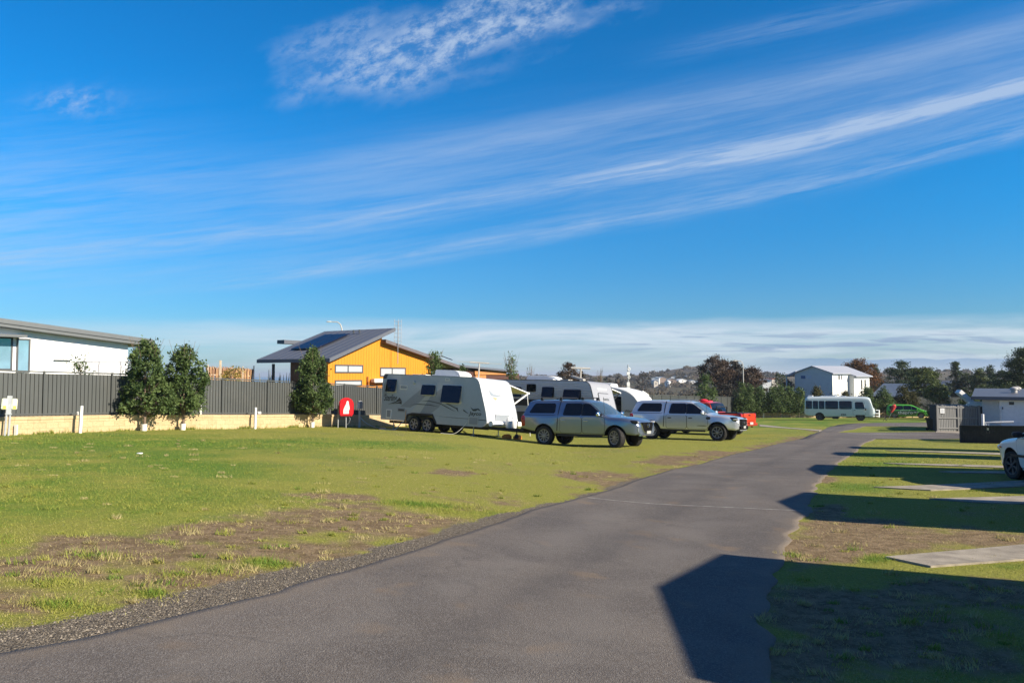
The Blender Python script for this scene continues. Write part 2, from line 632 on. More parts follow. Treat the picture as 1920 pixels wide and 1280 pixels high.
class Car:
    """lofted car body: x forward, y left, z up, wheels on z = 0"""
    def __init__(s, top, bot, plan, belt, hw, tumble, axles, wr, re=0.09, crown=0.05, flare=0.03, rock=0.05):
        s.zt, s.zb, s.pl = pchip(*zip(*top)), pchip(*zip(*bot)), pchip(*zip(*plan))
        s.x0, s.x1 = top[0][0], top[-1][0]
        s.knots = sorted(set([a for a, _ in top] + [a for a, _ in bot]))
        s.belt, s.hw, s.tumble, s.axles, s.wr = belt, hw, tumble, axles, wr
        s.re, s.crown, s.flare, s.rock = re, crown, flare, rock

    def W(s, x, z):
        """half width of the body at x, z"""
        b = s.belt
        if z <= b:
            t = (z - 0.35) / (b - 0.35)
            w = s.hw - s.rock * (1 - min(max(t, 0), 1) ** 0.6) - 0.035 * max(0, t - 0.55) ** 1.5
        else:
            w = s.hw - 0.012 - s.tumble * (z - b) - 0.10 * s.tumble * (z - b) ** 2
        for a in s.axles:
            w += s.flare * math.exp(-((x - a) / 0.50) ** 4) * math.exp(-((z - 0.75) / 0.32) ** 2)
        return w * s.pl(x)

    def Z(s, x, y):
        zt = s.zt(x)
        w = max(s.W(x, zt), 0.05)
        return zt - s.crown * (y / w) ** 2

    def ring(s, x):
        zt, zb = s.zt(x), s.zb(x)
        re = min(s.re, (zt - zb) * 0.3)
        ze = zt - s.crown - re
        pts = [(0, zb), (s.W(x, zb) - 0.12, zb), (s.W(x, zb) - 0.02, zb + 0.025)]
        if ze > s.belt + 0.03:
            zs = [zb + 0.07 + (s.belt - zb - 0.07) * k / 7 for k in range(8)] + [s.belt + (ze - s.belt) * k / 3 for k in range(1, 4)]
        else:
            zs = [zb + 0.07 + (ze - zb - 0.07) * k / 10 for k in range(11)]
        pts += [(s.W(x, z), z) for z in zs]
        we, wt = s.W(x, ze), s.W(x, zt)
        for k in (1, 2, 3):
            a = R(90) * k / 4
            pts.append((we - re * (1 - math.cos(a)) * 1.2, ze + re * math.sin(a)))
        wi = we - re * 1.3
        for k in (1.0, 0.75, 0.45, 0.2, 0.0):
            pts.append((wi * k, zt - s.crown * (wi * k / max(wt, 0.05)) ** 2))
        return pts

    def body(s, name, mats, root, n=90):
        xs = sorted(set([s.x0 + (s.x1 - s.x0) * k / n for k in range(n + 1)] + s.knots))
        xs = [x for i, x in enumerate(xs) if i == 0 or x - xs[i - 1] > 0.012 or i == len(xs) - 1]
        vs, fs = [], []
        N = None
        for x in xs:
            p = s.ring(x)
            full = [(x, -y, z) for y, z in p] + [(x, y, z) for y, z in p[-2:0:-1]]
            N = len(full)
            vs += full
        for i in range(len(xs) - 1):
            for k in range(N):
                k2 = (k + 1) % N
                fs.append((i * N + k, (i + 1) * N + k, (i + 1) * N + k2, i * N + k2))
        fs.append(tuple(range(N)))
        fs.append(tuple((len(xs) - 1) * N + k for k in range(N - 1, -1, -1)))
        me = bpy.data.meshes.new(name)
        me.from_pydata(vs, [], fs)
        bm = bmesh.new()
        bm.from_mesh(me)
        bmesh.ops.recalc_face_normals(bm, faces=bm.faces)
        bm.to_mesh(me)
        bm.free()
        # cut the wheel arches
        cm = MB()
        R_ = s.wr + 0.085
        for a in s.axles:
            for sy in (-1, 1):
                cm.lathe([(0.001, sy * 0.58), (R_, sy * 0.58), (R_, sy * 1.4), (0.001, sy * 1.4)], 40, 'Y', (a, 0, s.wr + 0.015))
        cut = cm.build('cutter', BLACK)
        ob = link(name, me)
        md = ob.modifiers.new('cut', 'BOOLEAN')
        md.operation = 'DIFFERENCE'
        md.object = cut
        md.solver = 'EXACT'
        dg = bpy.context.evaluated_depsgraph_get()
        dg.update()
        me2 = bpy.data.meshes.new_from_object(ob.evaluated_get(dg))
        bpy.data.objects.remove(ob)
        bpy.data.objects.remove(cut)
        if len(me2.polygons) < 300:
            me2 = me
        me2.materials.clear()
        for m in mats:
            me2.materials.append(m)
        for p_ in me2.polygons:
            c_ = p_.center
            p_.material_index = 0
            for a in s.axles:
                if math.hypot(c_.x - a, c_.z - s.wr - 0.015) < R_ + 0.004 and abs(c_.y) < s.hw - 0.03 and abs(p_.normal.y) < 0.3:
                    p_.material_index = 1
                elif abs(abs(c_.y) - 0.58) < 0.01 and abs(p_.normal.y) > 0.9:
                    p_.material_index = 1
            if p_.normal.z < -0.8:
                p_.material_index = 1
        me2.polygons.foreach_set('use_smooth', [True] * len(me2.polygons))
        me2.set_sharp_from_angle(angle=R(38))
        return link(name, me2, root)

    def panel(s, mb, outline, side, off, mi=0, nx=16, nz=8, depth=0.03):
        """a skin following the body side inside an outline [(x, z)]"""
        xs0, xs1 = min(p[0] for p in outline), max(p[0] for p in outline)
        n = len(outline)

        def span(x):
            zz = []
            for i in range(n):
                (xa, za), (xb, zb_) = outline[i], outline[(i + 1) % n]
                if (xa - x) * (xb - x) <= 0 and abs(xa - xb) > 1e-6:
                    zz.append(za + (zb_ - za) * (x - xa) / (xb - xa))
            return min(zz), max(zz)
        e = 1e-4
        rows = []
        for i in range(nx + 1):
            x = xs0 + e + (xs1 - xs0 - 2 * e) * i / nx
            a, b = span(x)
            rows.append([(x, side * (s.W(x, a + (b - a) * k / nz) + off), a + (b - a) * k / nz) for k in range(nz + 1)])
        mb.grid(rows, mi, flip=side > 0)
        # rim back to the body
        loop = rows[0] + [r_[-1] for r_ in rows[1:]] + rows[-1][-2::-1] + [r_[0] for r_ in rows[-2:0:-1]]
        inner = [(x, y - side * depth, z) for x, y, z in loop]
        mb.grid([loop + loop[:1], inner + inner[:1]], mi)
        return mb

    def screen(s, mb, xa, xb, inset, off, mi=0, n=12):
        """glass lying on the top skin between xa and xb"""
        rows = []
        for i in range(n + 1):
            x = xa + (xb - xa) * i / n
            w = s.W(x, s.zt(x) - s.crown - 0.02) - inset
            dz = (s.zt(x + 0.01) - s.zt(x - 0.01)) / 0.02
            nx_, nz_ = -dz, 1.0
            L = math.hypot(nx_, nz_)
            rows.append([(x + off * nx_ / L, w * k / 6, s.Z(x, w * k / 6) + off * nz_ / L) for k in range(-6, 7)])
        mb.grid(rows, mi)
        loop = rows[0] + [r_[-1] for r_ in rows[1:]] + rows[-1][-2::-1] + [r_[0] for r_ in rows[-2:0:-1]]
        mb.grid([loop + loop[:1], [(a, b, c_ - 0.03) for a, b, c_ in loop + loop[:1]]], mi)
        return mb


def rounded(x0, z0, x1, z1, r_=0.05, lean0=0.0, lean1=0.0, n=4):
    """outline of a rectangle with round corners; lean shifts the top corners along x"""
    pts = []
    for cx_, cz_, a0 in ((x1 - r_, z0 + r_, -90), (x1 - r_, z1 - r_, 0), (x0 + r_, z1 - r_, 90), (x0 + r_, z0 + r_, 180)):
        for k in range(n + 1):
            a = R(a0 + 90 * k / n)
            x, z = cx_ + r_ * math.cos(a), cz_ + r_ * math.sin(a)
            t = (z - z0) / (z1 - z0)
            lean = lean1 if cx_ > (x0 + x1) / 2 else lean0
            pts.append((x + lean * t, z))
    return pts


def wheel(root, x, y, r_, w, spokes=10, steer=0.0, style='alloy', rimr=0.66):
    """wheel > tyre; the outer face looks to the side of y"""
    s = 1 if y > 0 else -1
    rr = r_ * rimr
    mb = MB()
    ho = w / 2
    mb.lathe([(rr * 1.02, s * (ho - 0.03)), (rr, s * (ho - 0.005)), (rr * 0.93, s * (ho - 0.01)), (rr * 0.9, s * (ho - 0.09)), (0.001, s * (ho - 0.10))], 32, 'Y', mi=1)
    mb.lathe([(rr * 1.03, s * (ho - 0.03)), (rr * 1.02, s * (ho + 0.002)), (rr * 0.92, s * (ho - 0.002)), (rr * 0.91, s * (ho - 0.05))], 32, 'Y', mi=0)
    mb.lathe([(rr * 0.26, s * (ho - 0.08)), (rr * 0.24, s * (ho - 0.012)), (0.001, s * (ho - 0.006))], 16, 'Y', mi=0)
    for k in range(spokes):
        a = 2 * math.pi * (k + 0.3) / spokes
        u_, t_ = Vector((math.cos(a), 0, math.sin(a))), Vector((-math.sin(a), 0, math.cos(a)))
        hw0, hw1 = rr * 0.055, rr * (0.10 if spokes > 7 else 0.17)
        if style == 'steel':
            hw0, hw1 = rr * 0.14, rr * 0.2
        ya, yb, yc = s * (ho - 0.014), s * (ho - 0.012), s * (ho - 0.07)
        q_ = [u_ * rr * 0.18 + t_ * hw0, u_ * rr * 0.94 + t_ * hw1, u_ * rr * 0.94 - t_ * hw1, u_ * rr * 0.18 - t_ * hw0]
        vs = [p + Vector((0, ya if i in (0, 3) else yb, 0)) for i, p in enumerate(q_)] + [p + Vector((0, yc, 0)) for p in q_]
        mb.add(vs, ((0, 1, 2, 3), (4, 7, 6, 5), (0, 4, 5, 1), (1, 5, 6, 2), (2, 6, 7, 3), (3, 7, 4, 0)), 0)
    wo_ = mb.build('wheel', [ALLOY if style != 'dark' else DGREY, BLACK], root, smooth=True)
    ty = MB()
    ty.lathe([(rr, -ho * 0.9), (rr * 1.08, -ho), (r_ * 0.93, -ho * 1.04), (r_ * 0.985, -ho * 0.9), (r_, -ho * 0.6), (r_, ho * 0.6), (r_ * 0.985, ho * 0.9), (r_ * 0.93, ho * 1.04), (rr * 1.08, ho), (rr, ho * 0.9)], 40, 'Y')
    for k in range(44):                        # tread blocks
        a = 2 * math.pi * k / 44
        for yy in (-0.6, 0.0, 0.6):
            M = Matrix.Rotation(-a, 3, 'Y')
            ty.box(M @ Vector((r_ + 0.003, 0, 0)) + Vector((0, yy * ho, 0)), (0.014, ho * 0.42, 0.032), rot=M)
    ty.build('tyre', RUBBER, wo_, smooth=True)
    wo_.location = (x, y, r_)
    wo_.rotation_euler = (0, 0, steer)
    return wo_


def blob(mb, c, d, mi=0, n=12, m=8, p=2.6):
    """super-ellipsoid lump for lamps, mirrors and covers"""
    vs = []

    def sp(a, e):
        return math.copysign(abs(a) ** e, a)
    e = 2 / p
    for i in range(m + 1):
        t = -math.pi / 2 + math.pi * i / m
        for k in range(n):
            a = 2 * math.pi * k / n
            vs.append((c[0] + d[0] / 2 * sp(math.cos(t), e) * sp(math.cos(a), e), c[1] + d[1] / 2 * sp(math.cos(t), e) * sp(math.sin(a), e), c[2] + d[2] / 2 * sp(math.sin(t), e)))
    fs = [(i * n + k, i * n + (k + 1) % n, (i + 1) * n + (k + 1) % n, (i + 1) * n + k) for i in range(m) for k in range(n)]
    return mb.add(vs, fs, mi)


def paint(name, col, metal=0.55, rough=0.32):
    return mat(name, col, rough, metal, var=0.02, coat=0.9)


SILVER = paint('silver_blue_paint', (0.24, 0.29, 0.37), 0.75, 0.28)
SILVER2 = paint('ice_silver_paint', (0.74, 0.77, 0.80), 0.6, 0.28)
ORANGE = paint('orange_red_paint', (0.66, 0.055, 0.012), 0.25)
MAROON = paint('shaded_red_paint', (0.66, 0.055, 0.012), 0.25)
GREEN = paint('green_wrap', (0.10, 0.46, 0.04), 0.0, 0.35)
GREEN_D = paint('dark_green_wrap', (0.015, 0.11, 0.035), 0.0, 0.35)
CARWHITE = paint('white_car_paint', (0.74, 0.76, 0.78), 0.0, 0.3)
BUSWHITE = paint('bus_white_paint', (0.60, 0.66, 0.66), 0.0, 0.38)


def make_ute(root, body_mat, kind):
    """dual-cab ute; kind 'round' = rounded nose with wing badge, 'square' = upright truck nose, 'open' = no canopy"""
    canopy = kind != 'open'
    sq = kind == 'square'
    if canopy:
        top = [(-2.72, 1.02), (-2.70, 1.22), (-2.64, 1.32), (-2.38, 1.81), (-2.2, 1.86), (-1.0, 1.865), (-0.9, 1.845), (-0.5, 1.85), (0.0, 1.845), (0.30, 1.80), (0.50, 1.70), (1.17, 1.26), (1.32, 1.21), (1.8, 1.185), (2.15, 1.13), (2.36, 1.06 if not sq else 1.09), (2.50, 0.94 if not sq else 0.97)]
    else:
        top = [(-2.72, 1.16), (-2.66, 1.20), (-1.12, 1.22), (-1.05, 1.28), (-0.80, 1.78), (-0.6, 1.83), (0.0, 1.835), (0.30, 1.79), (0.50, 1.70), (1.17, 1.26), (1.32, 1.21), (1.8, 1.17), (2.15, 1.10), (2.38, 1.03), (2.50, 0.82)]
    bot = [(-2.72, 0.66), (-2.1, 0.55), (-1.0, 0.47), (1.0, 0.45), (2.1, 0.50), (2.36, 0.48), (2.50, 0.54)]
    plan = [(-2.72, 0.96), (-2.5, 0.985), (-1.5, 1.0), (1.5, 1.0), (1.95, 0.985), (2.2, 0.955), (2.38, 0.89 if not sq else 0.91), (2.50, 0.78 if not sq else 0.83)]
    car = Car(top, bot, plan, 1.17, 0.925, 0.27, (-1.61, 1.59), 0.39, re=0.10, crown=0.045, flare=0.035 if not sq else 0.055)
    b = car.body('body', [body_mat, BLACK], root)
    for s in (-1, 1):
        # doors with their own gap, window and handle
        for x0, x1, l0, l1 in ((-0.86, 0.12, 0.03, 0.0), (0.155, 1.14, 0.0, -0.05)):
            mb = MB()
            ol = rounded(x0, 0.53, x1, 1.165, 0.07)
            big = rounded(x0 - 0.014, 0.515, x1 + 0.014, 1.18, 0.08)
            car.panel(mb, big, s, 0.002, 1, depth=0.02)
            car.panel(mb, ol, s, 0.007, 0, depth=0.006)
            d = mb.build('door', [body_mat, BLACK], root, smooth=True, fix=False)
            hb = MB()
            hx = x0 + 0.17
            yh = s * (car.W(hx, 1.0) + 0.03)
            blob(hb, (hx, yh, 1.02), (0.20, 0.045, 0.045))
            hb.build('handle', BLACK if sq else CHROME, d, smooth=True)
        wins = []
        if canopy:
            wins.append(rounded(-2.36, 1.30, -1.10, 1.70, 0.06, lean0=0.26))
        wins.append(rounded(-0.74, 1.215, 0.11, 1.70, 0.06, lean0=0.10 if canopy else 0.14))
        wins.append([(0.155, 1.215), (1.02, 1.215), (1.05, 1.25), (0.52, 1.62), (0.40, 1.69), (0.20, 1.70), (0.155, 1.67)])
        for ol in wins:
            mb = MB()
            car.panel(mb, ol, s, 0.006, nx=20)
            mb.build('side_window', GLASS, root, smooth=True, fix=False)
        mb = MB()
        car.panel(mb, [(0.112, 1.20), (0.153, 1.20), (0.153, 1.70), (0.112, 1.70)], s, 0.005, nx=2)
        mb.build('door_pillar', BLACK, root, fix=False)
        if canopy:                             # the gap between tub and cab
            mb = MB()
            car.panel(mb, [(-1.02, 0.6), (-0.985, 0.6), (-0.94, 1.2), (-0.90, 1.60), (-0.86, 1.80), (-0.90, 1.80), (-0.945, 1.60), (-0.975, 1.2)], s, 0.004, nx=10)
            mb.build('tub_gap', BLACK, root, fix=False)
            mb = MB()
            car.panel(mb, rounded(-2.64, 1.215, -1.05, 1.235, 0.008), s, 0.004, nx=10)
            mb.build('canopy_seal', BLACK, root, fix=False)
        # mirror
        mb = MB()
        ym = s * (car.W(0.95, 1.2) + 0.16)
        mb.bar((0.95, s * (car.W(0.95, 1.2) - 0.03), 1.19), (0.95, ym, 1.23), 0.05, 0.05, 1)
        blob(mb, (0.95, ym, 1.28), (0.14, 0.26, 0.20), 0)
        mb.build('mirror', [body_mat if sq else CHROME, BLACK], root, smooth=True)
        # lamps
        mb = MB()
        if sq:
            blob(mb, (2.27, s * 0.765, 0.99), (0.44, 0.22, 0.21), 0, p=3)
            blob(mb, (2.33, s * 0.762, 0.99), (0.36, 0.25, 0.14), 1, p=2)
        else:
            blob(mb, (2.24, s * 0.765, 0.985), (0.54, 0.20, 0.15), 0, p=3)
            blob(mb, (2.36, s * 0.750, 0.985), (0.32, 0.22, 0.11), 1, p=2)
        mb.build('headlight', [BLACK, LAMPC], root, smooth=True)
        mb = MB()
        blob(mb, (-2.62, s * 0.85, 0.98), (0.22, 0.12, 0.46), 0, p=4)
        mb.build('tail_light', TAILRED, root, smooth=True)
        mb = MB()
        mb.box((-0.0, s * 0.85, 0.43), (2.0, 0.10, 0.07))
        mb.box((-0.0, s * 0.80, 0.46), (2.0, 0.06, 0.05))
        mb.build('side_step', BLACK, root, bevel=0.012)
        if sq:
            mb = MB()
            blob(mb, (1.17, s * (car.W(1.17, 1.02) + 0.004), 1.03), (0.22, 0.03, 0.13), p=3)
            mb.build('fender_vent', BLACK, root, smooth=True)
            mb = MB()
            car.panel(mb, rounded(0.62, 0.66, 1.10, 0.69, 0.01), s, 0.010, nx=4)
            mb.build('door_lettering', BLACK, root, fix=False)
        for a, st_ in ((-1.61, 0), (1.59, R(-22) if kind == 'round' else R(-6))):
            wheel(root, a, s * 0.80, 0.39, 0.255, 10 if kind == 'round' else 8, st_)
    mb = MB()
    car.screen(mb, 0.42, 1.12, 0.05, 0.006)
    mb.build('windscreen', GLASSB, root, smooth=True, fix=False)
    if not canopy:
        mb = MB()
        car.screen(mb, -1.05, -0.81, 0.03, 0.006)
        mb.build('rear_window', GLASS, root, smooth=True, fix=False)
        # open tub: dark load bed let into the top, tailgate, bumper, plate
        mb = MB()
        mb.box((-1.88, 0, 1.225), (1.45, 1.50, 0.02))
        mb.build('load_bed', BLACK, root)
        mb = MB()
        mb.box((-2.735, 0, 0.94), (0.06, 1.40, 0.50))
        mb.box((-2.775, 0, 0.80), (0.03, 1.18, 0.03))
        t = mb.build('tailgate', body_mat, root, bevel=0.02)
        mb = MB()
        mb.box((-2.772, 0, 1.10), (0.02, 0.22, 0.07))
        mb.build('handle', BLACK, t, bevel=0.01)
        mb = MB()
        mb.tube([(-1.1, -0.62, 1.22), (-1.15, -0.60, 1.55), (-1.15, 0.60, 1.55), (-1.1, 0.62, 1.22)], 0.035, 8)
        mb.build('sports_bar', BLACK, root, smooth=True)
    else:
        mb = MB()
        car.screen(mb, -2.58, -2.34, 0.14, 0.006)
        mb.build('canopy_window', GLASS, root, smooth=True, fix=False)
    # rear bumper and plate
    mb = MB()
    mb.box((-2.76, 0, 0.60), (0.20, 1.62, 0.16), 0)
    mb.box((-2.83, 0, 0.64), (0.10, 0.60, 0.16), 0)
    mb.bar((-2.80, 0, 0.48), (-2.98, 0, 0.48), 0.06, mi=0)
    mb.build('rear_bumper', BLACK if canopy else mat('orange_bumper', (0.35, 0.03, 0.01), 0.4), root, bevel=0.03)
    mb = MB()
    mb.box((-2.885, 0, 0.66), (0.008, 0.37, 0.13))
    mb.build('number_plate', PLATE, root)
    # nose
    mb = MB()
    if sq:
        ol = rounded(-0.52, 0.72, 0.52, 1.0, 0.07)
        mb.prism(ol, lambda a, b_, t: (t - 0.05 * a * a, a, b_), 2.40, 2.565)
        for k in range(3):
            mb.box((2.563, 0, 0.78 + k * 0.085), (0.02, 0.9, 0.028), 1)
        mb.box((2.52, 0, 0.62), (0.12, 1.30, 0.16), 0)
        mb.box((2.44, 0, 0.52), (0.16, 1.2, 0.10), 2)
        g = mb.build('grille', [GRILLE, DGREY, STEEL], root, bevel=0.01)
        mb = MB()
        mb.lathe([(0.001, 2.590), (0.085, 2.586), (0.09, 2.565)], 24, 'X', (0, 0, 0.865))
        for i, v_ in enumerate(mb.v):
            mb.v[i] = (v_[0], v_[1] * 1.35, 0.865 + (v_[2] - 0.865) * 0.62)
        mb.build('badge', CHROME, g, smooth=True)
    else:
        ol = [(-0.44, 0.98), (-0.50, 0.90), (-0.36, 0.66), (-0.28, 0.62), (0.28, 0.62), (0.36, 0.66), (0.50, 0.90), (0.44, 0.98)]
        mb.prism(ol, lambda a, b_, t: (t - 0.06 * a * a, a, b_), 2.38, 2.560)
        for k in range(5):
            mb.box((2.560, 0, 0.68 + k * 0.05), (0.014, 0.60, 0.012), 1)
        g = mb.build('grille', [GRILLE, GRILLE], root)
        mb = MB()
        for sgn in (-1, 1):
            mb.tube([(2.535 - 0.08 * y * y, y, z) for y, z in ((sgn * 0.62, 0.95), (sgn * 0.50, 0.88), (sgn * 0.40, 0.70), (sgn * 0.28, 0.605), (0, 0.595))], 0.018, 6)
        mb.build('chrome_trim', CHROME, g, smooth=True)
        mb = MB()                              # winged emblem in a ring
        ring = [(2.575, 0.095 * math.cos(t), 0.86 + 0.075 * math.sin(t)) for t in np.linspace(0, 2 * math.pi, 25)]
        mb.tube(ring, 0.010, 6)
        mb.tube([(2.575, -0.085, 0.885), (2.578, -0.035, 0.885), (2.580, 0, 0.84), (2.578, 0.035, 0.885), (2.575, 0.085, 0.885)], 0.010, 6)
        mb.build('badge', CHROME, g, smooth=True)
        mb = MB()
        mb.box((2.49, 0, 0.50), (0.13, 1.24, 0.07), 0)
        for sgn in (-1, 1):
            mb.box((2.43, sgn * 0.71, 0.70), (0.12, 0.10, 0.17), 1)
        mb.build('front_bumper', [CHROME, LAMPC], root, bevel=0.02)
    mb = MB()
    mb.box((2.585, 0, 0.64 if sq else 0.60), (0.008, 0.37, 0.11))
    mb.build('number_plate', PLATE, root)
    # roof fittings
    if kind == 'round':
        mb = MB()
        for x in (-1.85, -0.95, 0.05):
            mb.tube([(x, -0.70, 1.93), (x, 0.70, 1.93)], 0.022, 8)
            for s in (-1, 1):
                mb.box((x, s * 0.64, 1.875), (0.12, 0.07, 0.10))
        mb.build('roof_bars', BLACK, root, bevel=0.012)
    if sq:
        for s in (-1, 1):
            mb = MB()
            mb.tube([(-0.75, s * 0.63, 1.83), (-0.65, s * 0.63, 1.885), (0.15, s * 0.63, 1.88), (0.30, s * 0.63, 1.80)], 0.02, 8)
            mb.build('roof_rail', STEEL, root, smooth=True)
    mb = MB()
    mb.tube([(1.05, -0.72, 1.25), (1.02, -0.75, 1.95)], 0.008, 5)
    mb.build('aerial', BLACK, root)
    return car


E = Vector((0.83, -0.558))
t = thing('parked_ute', 'silver-blue dual-cab ute with a matching canopy, roof bars and its front wheels turned', 'ute')
make_ute(t, SILVER, 'round')
pr = P(1041, 800, 31.0)
settle(t, pr.x + E.x * 1.61, pr.y + E.y * 1.61, E)

t = thing('parked_ute', 'paler silver dual-cab ute with square grille and plain canopy behind the first silver ute', 'ute')
make_ute(t, SILVER2, 'square')
E2 = Vector((0.85, -0.527))
pr = P(1356, 800, 34.7)
settle(t, pr.x - E2.x * 1.59, pr.y - E2.y * 1.59, E2)

t = thing('parked_ute', 'orange-red open ute seen from behind with its tailgate in the sun', 'ute')
make_ute(t, ORANGE, 'open')
E3 = Vector((-0.73, 0.68))
pr = P(1405, 790, 40.5)
settle(t, pr.x + E3.x * 2.75, pr.y + E3.y * 2.75, E3)
UTE3 = t
cloth = MB()
for c_, d in (((0.05, -0.1, 1.86), (0.62, 0.7, 0.14)), ((-0.15, 0.22, 1.89), (0.5, 0.4, 0.18)), ((-0.36, -0.1, 1.83), (0.30, 0.5, 0.14))):
    blob(cloth, c_, d, p=2.0)
tt = thing('red_bundle', 'crumpled bright red bundle lying on the roof of the orange ute', 'bundle')
cl = cloth.build('fabric', mat('red_cloth', (0.75, 0.02, 0.06), 0.8, bump=0.4, bscale=14), tt, smooth=True)
tt.matrix_world = UTE3.matrix_world.copy()

# ---- white car at the right edge
t = thing('white_sedan', 'white sedan with a dark side strip half cut by the right edge of the picture', 'car')
top = [(-2.2, 0.86), (-2.12, 0.98), (-1.55, 1.04), (-1.0, 1.34), (-0.6, 1.40), (0.1, 1.40), (0.35, 1.36), (1.0, 0.98), (1.15, 0.95), (1.7, 0.88), (2.05, 0.74), (2.16, 0.55)]
bot = [(-2.2, 0.40), (-1.9, 0.28), (-1.0, 0.2), (1.0, 0.2), (1.9, 0.22), (2.16, 0.34)]
plan = [(-2.2, 0.86), (-1.9, 0.97), (-1.2, 1), (1.1, 1), (1.7, 0.965), (2.0, 0.86), (2.16, 0.66)]
car = Car(top, bot, plan, 0.93, 0.86, 0.36, (-1.30, 1.27), 0.30, re=0.09, crown=0.04, flare=0.015)
car.body('body', [CARWHITE, BLACK], t)
for s in (-1, 1):
    for x0, x1 in ((-0.85, 0.05), (0.08, 0.95)):
        mb = MB()
        car.panel(mb, rounded(x0 - 0.012, 0.268, x1 + 0.012, 0.922, 0.06), s, 0.002, 1)
        car.panel(mb, rounded(x0, 0.28, x1, 0.91, 0.06), s, 0.006, 0, depth=0.005)
        d = mb.build('door', [CARWHITE, BLACK], t, smooth=True, fix=False)
        mb = MB()
        blob(mb, (x0 + 0.14, s * (car.W(x0 + 0.14, 0.78) + 0.02), 0.80), (0.17, 0.04, 0.04))
        mb.build('handle', BLACK, d, smooth=True)
    for ol in (rounded(-0.95, 0.965, 0.04, 1.30, 0.05, lean0=0.22), [(0.08, 0.965), (0.84, 0.965), (0.40, 1.25), (0.3, 1.30), (0.08, 1.30)]):
        mb = MB()
        car.panel(mb, ol, s, 0.006, nx=16)
        mb.build('side_window', GLASS, t, smooth=True, fix=False)
    mb = MB()
    car.panel(mb, rounded(-1.9, 0.50, 1.50, 0.56, 0.02), s, 0.012, nx=40, nz=2)
    mb.build('side_strip', BLACK, t, smooth=True, fix=False)
    mb = MB()
    car.panel(mb, rounded(1.68, 0.66, 1.86, 0.70, 0.015), s, 0.01, nx=4, nz=2)
    mb.build('indicator', mat('amber_lamp', (0.7, 0.12, 0.02), 0.2), t, fix=False)
    mb = MB()
    blob(mb, (0.74, s * (car.W(0.74, 0.95) + 0.10), 1.0), (0.13, 0.22, 0.14))
    mb.bar((0.72, s * (car.W(0.74, 0.95) - 0.02), 0.95), (0.74, s * (car.W(0.74, 0.95) + 0.06), 0.98), 0.04)
    mb.build('mirror', BLACK, t, smooth=True)
    mb = MB()
    blob(mb, (1.98, s * 0.60, 0.66), (0.20, 0.34, 0.15), p=3)
    mb.build('headlight', LAMPC, t, smooth=True)
    mb = MB()
    blob(mb, (-2.13, s * 0.62, 0.80), (0.14, 0.36, 0.16), p=3)
    mb.build('tail_light', TAILRED, t, smooth=True)
    for a in (-1.30, 1.27):
        wheel(t, a, s * 0.755, 0.30, 0.195, 6, R(6) if a > 0 else 0, 'dark')
mb = MB()
car.screen(mb, 0.36, 0.98, 0.05, 0.005)
mb.build('windscreen', GLASSB, t, smooth=True, fix=False)
mb = MB()
car.screen(mb, -1.50, -1.05, 0.08, 0.005)
mb.build('rear_window', GLASS, t, smooth=True, fix=False)
HD = Vector((math.cos(R(82)), math.sin(R(82))))
lf = Vector((-HD.y, HD.x))
pr = P(1905, 890, 16.6)
cx = Vector((pr.x, pr.y)) - HD * 1.27 - lf * 0.76
settle(t, cx.x, cx.y, HD)

# ---- little bus
t = thing('camper_bus', 'white camper bus with a row of dark windows and a white bull bar', 'bus')
top = [(-3.25, 1.25), (-3.24, 2.05), (-3.12, 2.42), (-2.9, 2.52), (-1.0, 2.56), (2.4, 2.54), (2.9, 2.48), (3.12, 2.36), (3.22, 2.16), (3.44, 1.42), (3.54, 1.22), (3.57, 0.95)]
bot = [(-3.25, 0.62), (-2.9, 0.50), (-1.0, 0.42), (2.9, 0.42), (3.4, 0.40), (3.57, 0.45)]
plan = [(-3.25, 0.90), (-3.1, 0.97), (-2.8, 1), (3.0, 1), (3.38, 0.97), (3.57, 0.86)]
car = Car(top, bot, plan, 1.45, 1.02, 0.07, (-1.75, 2.18), 0.38, re=0.22, crown=0.06, flare=0.0, rock=0.03)
car.body('body', [BUSWHITE, BLACK], t, 110)
for s in (-1, 1):
    for x0, x1 in ((-3.10, -2.46), (-2.38, -1.86), (-1.78, -1.24), (-1.16, 0.10), (0.20, 1.42)):
        mb = MB()
        car.panel(mb, rounded(x0, 1.22, x1, 2.08, 0.05), s, 0.006, nx=10)
        mb.build('side_window', GLASS, t, smooth=True, fix=False)
    mb = MB()
    car.panel(mb, rounded(1.50, 0.62, 2.72, 2.10, 0.08, lean1=-0.1), s, 0.002, 1)
    car.panel(mb, rounded(1.515, 0.635, 2.705, 2.085, 0.08, lean1=-0.1), s, 0.006, 0, depth=0.005)
    d = mb.build('door', [BUSWHITE, BLACK], t, smooth=True, fix=False)
    mb = MB()
    car.panel(mb, rounded(1.72, 1.24, 2.66, 1.98, 0.07, lean1=-0.16), s, 0.012, nx=10)
    mb.build('door_window', GLASS, d, smooth=True, fix=False)
    mb = MB()
    blob(mb, (1.68, s * 1.03, 1.12), (0.18, 0.04, 0.05))
    mb.build('handle', BLACK, d, smooth=True)
    mb = MB()
    blob(mb, (2.72, s * 1.12, 1.22), (0.16, 0.20, 0.24))
    mb.build('mirror', BLACK, t, smooth=True)
    mb = MB()
    blob(mb, (3.56, s * 0.68, 0.86), (0.14, 0.30, 0.22), p=3)
    mb.build('headlight', LAMPC, t, smooth=True)
    mb = MB()
    add_text(mb, 'EBS', 0.26, lambda a, b_, s=s: (0.60 - s * a * 1.3, s * 1.019, 0.63 + b_), mi=0)
    mb.build('lettering', BLACK, t, fix=False)
    for a in (-1.75, 2.18):
        wheel(t, a, s * 0.88, 0.38, 0.22, 6, 0, 'dark')
mb = MB()
car.screen(mb, 3.20, 3.45, 0.10, 0.008)
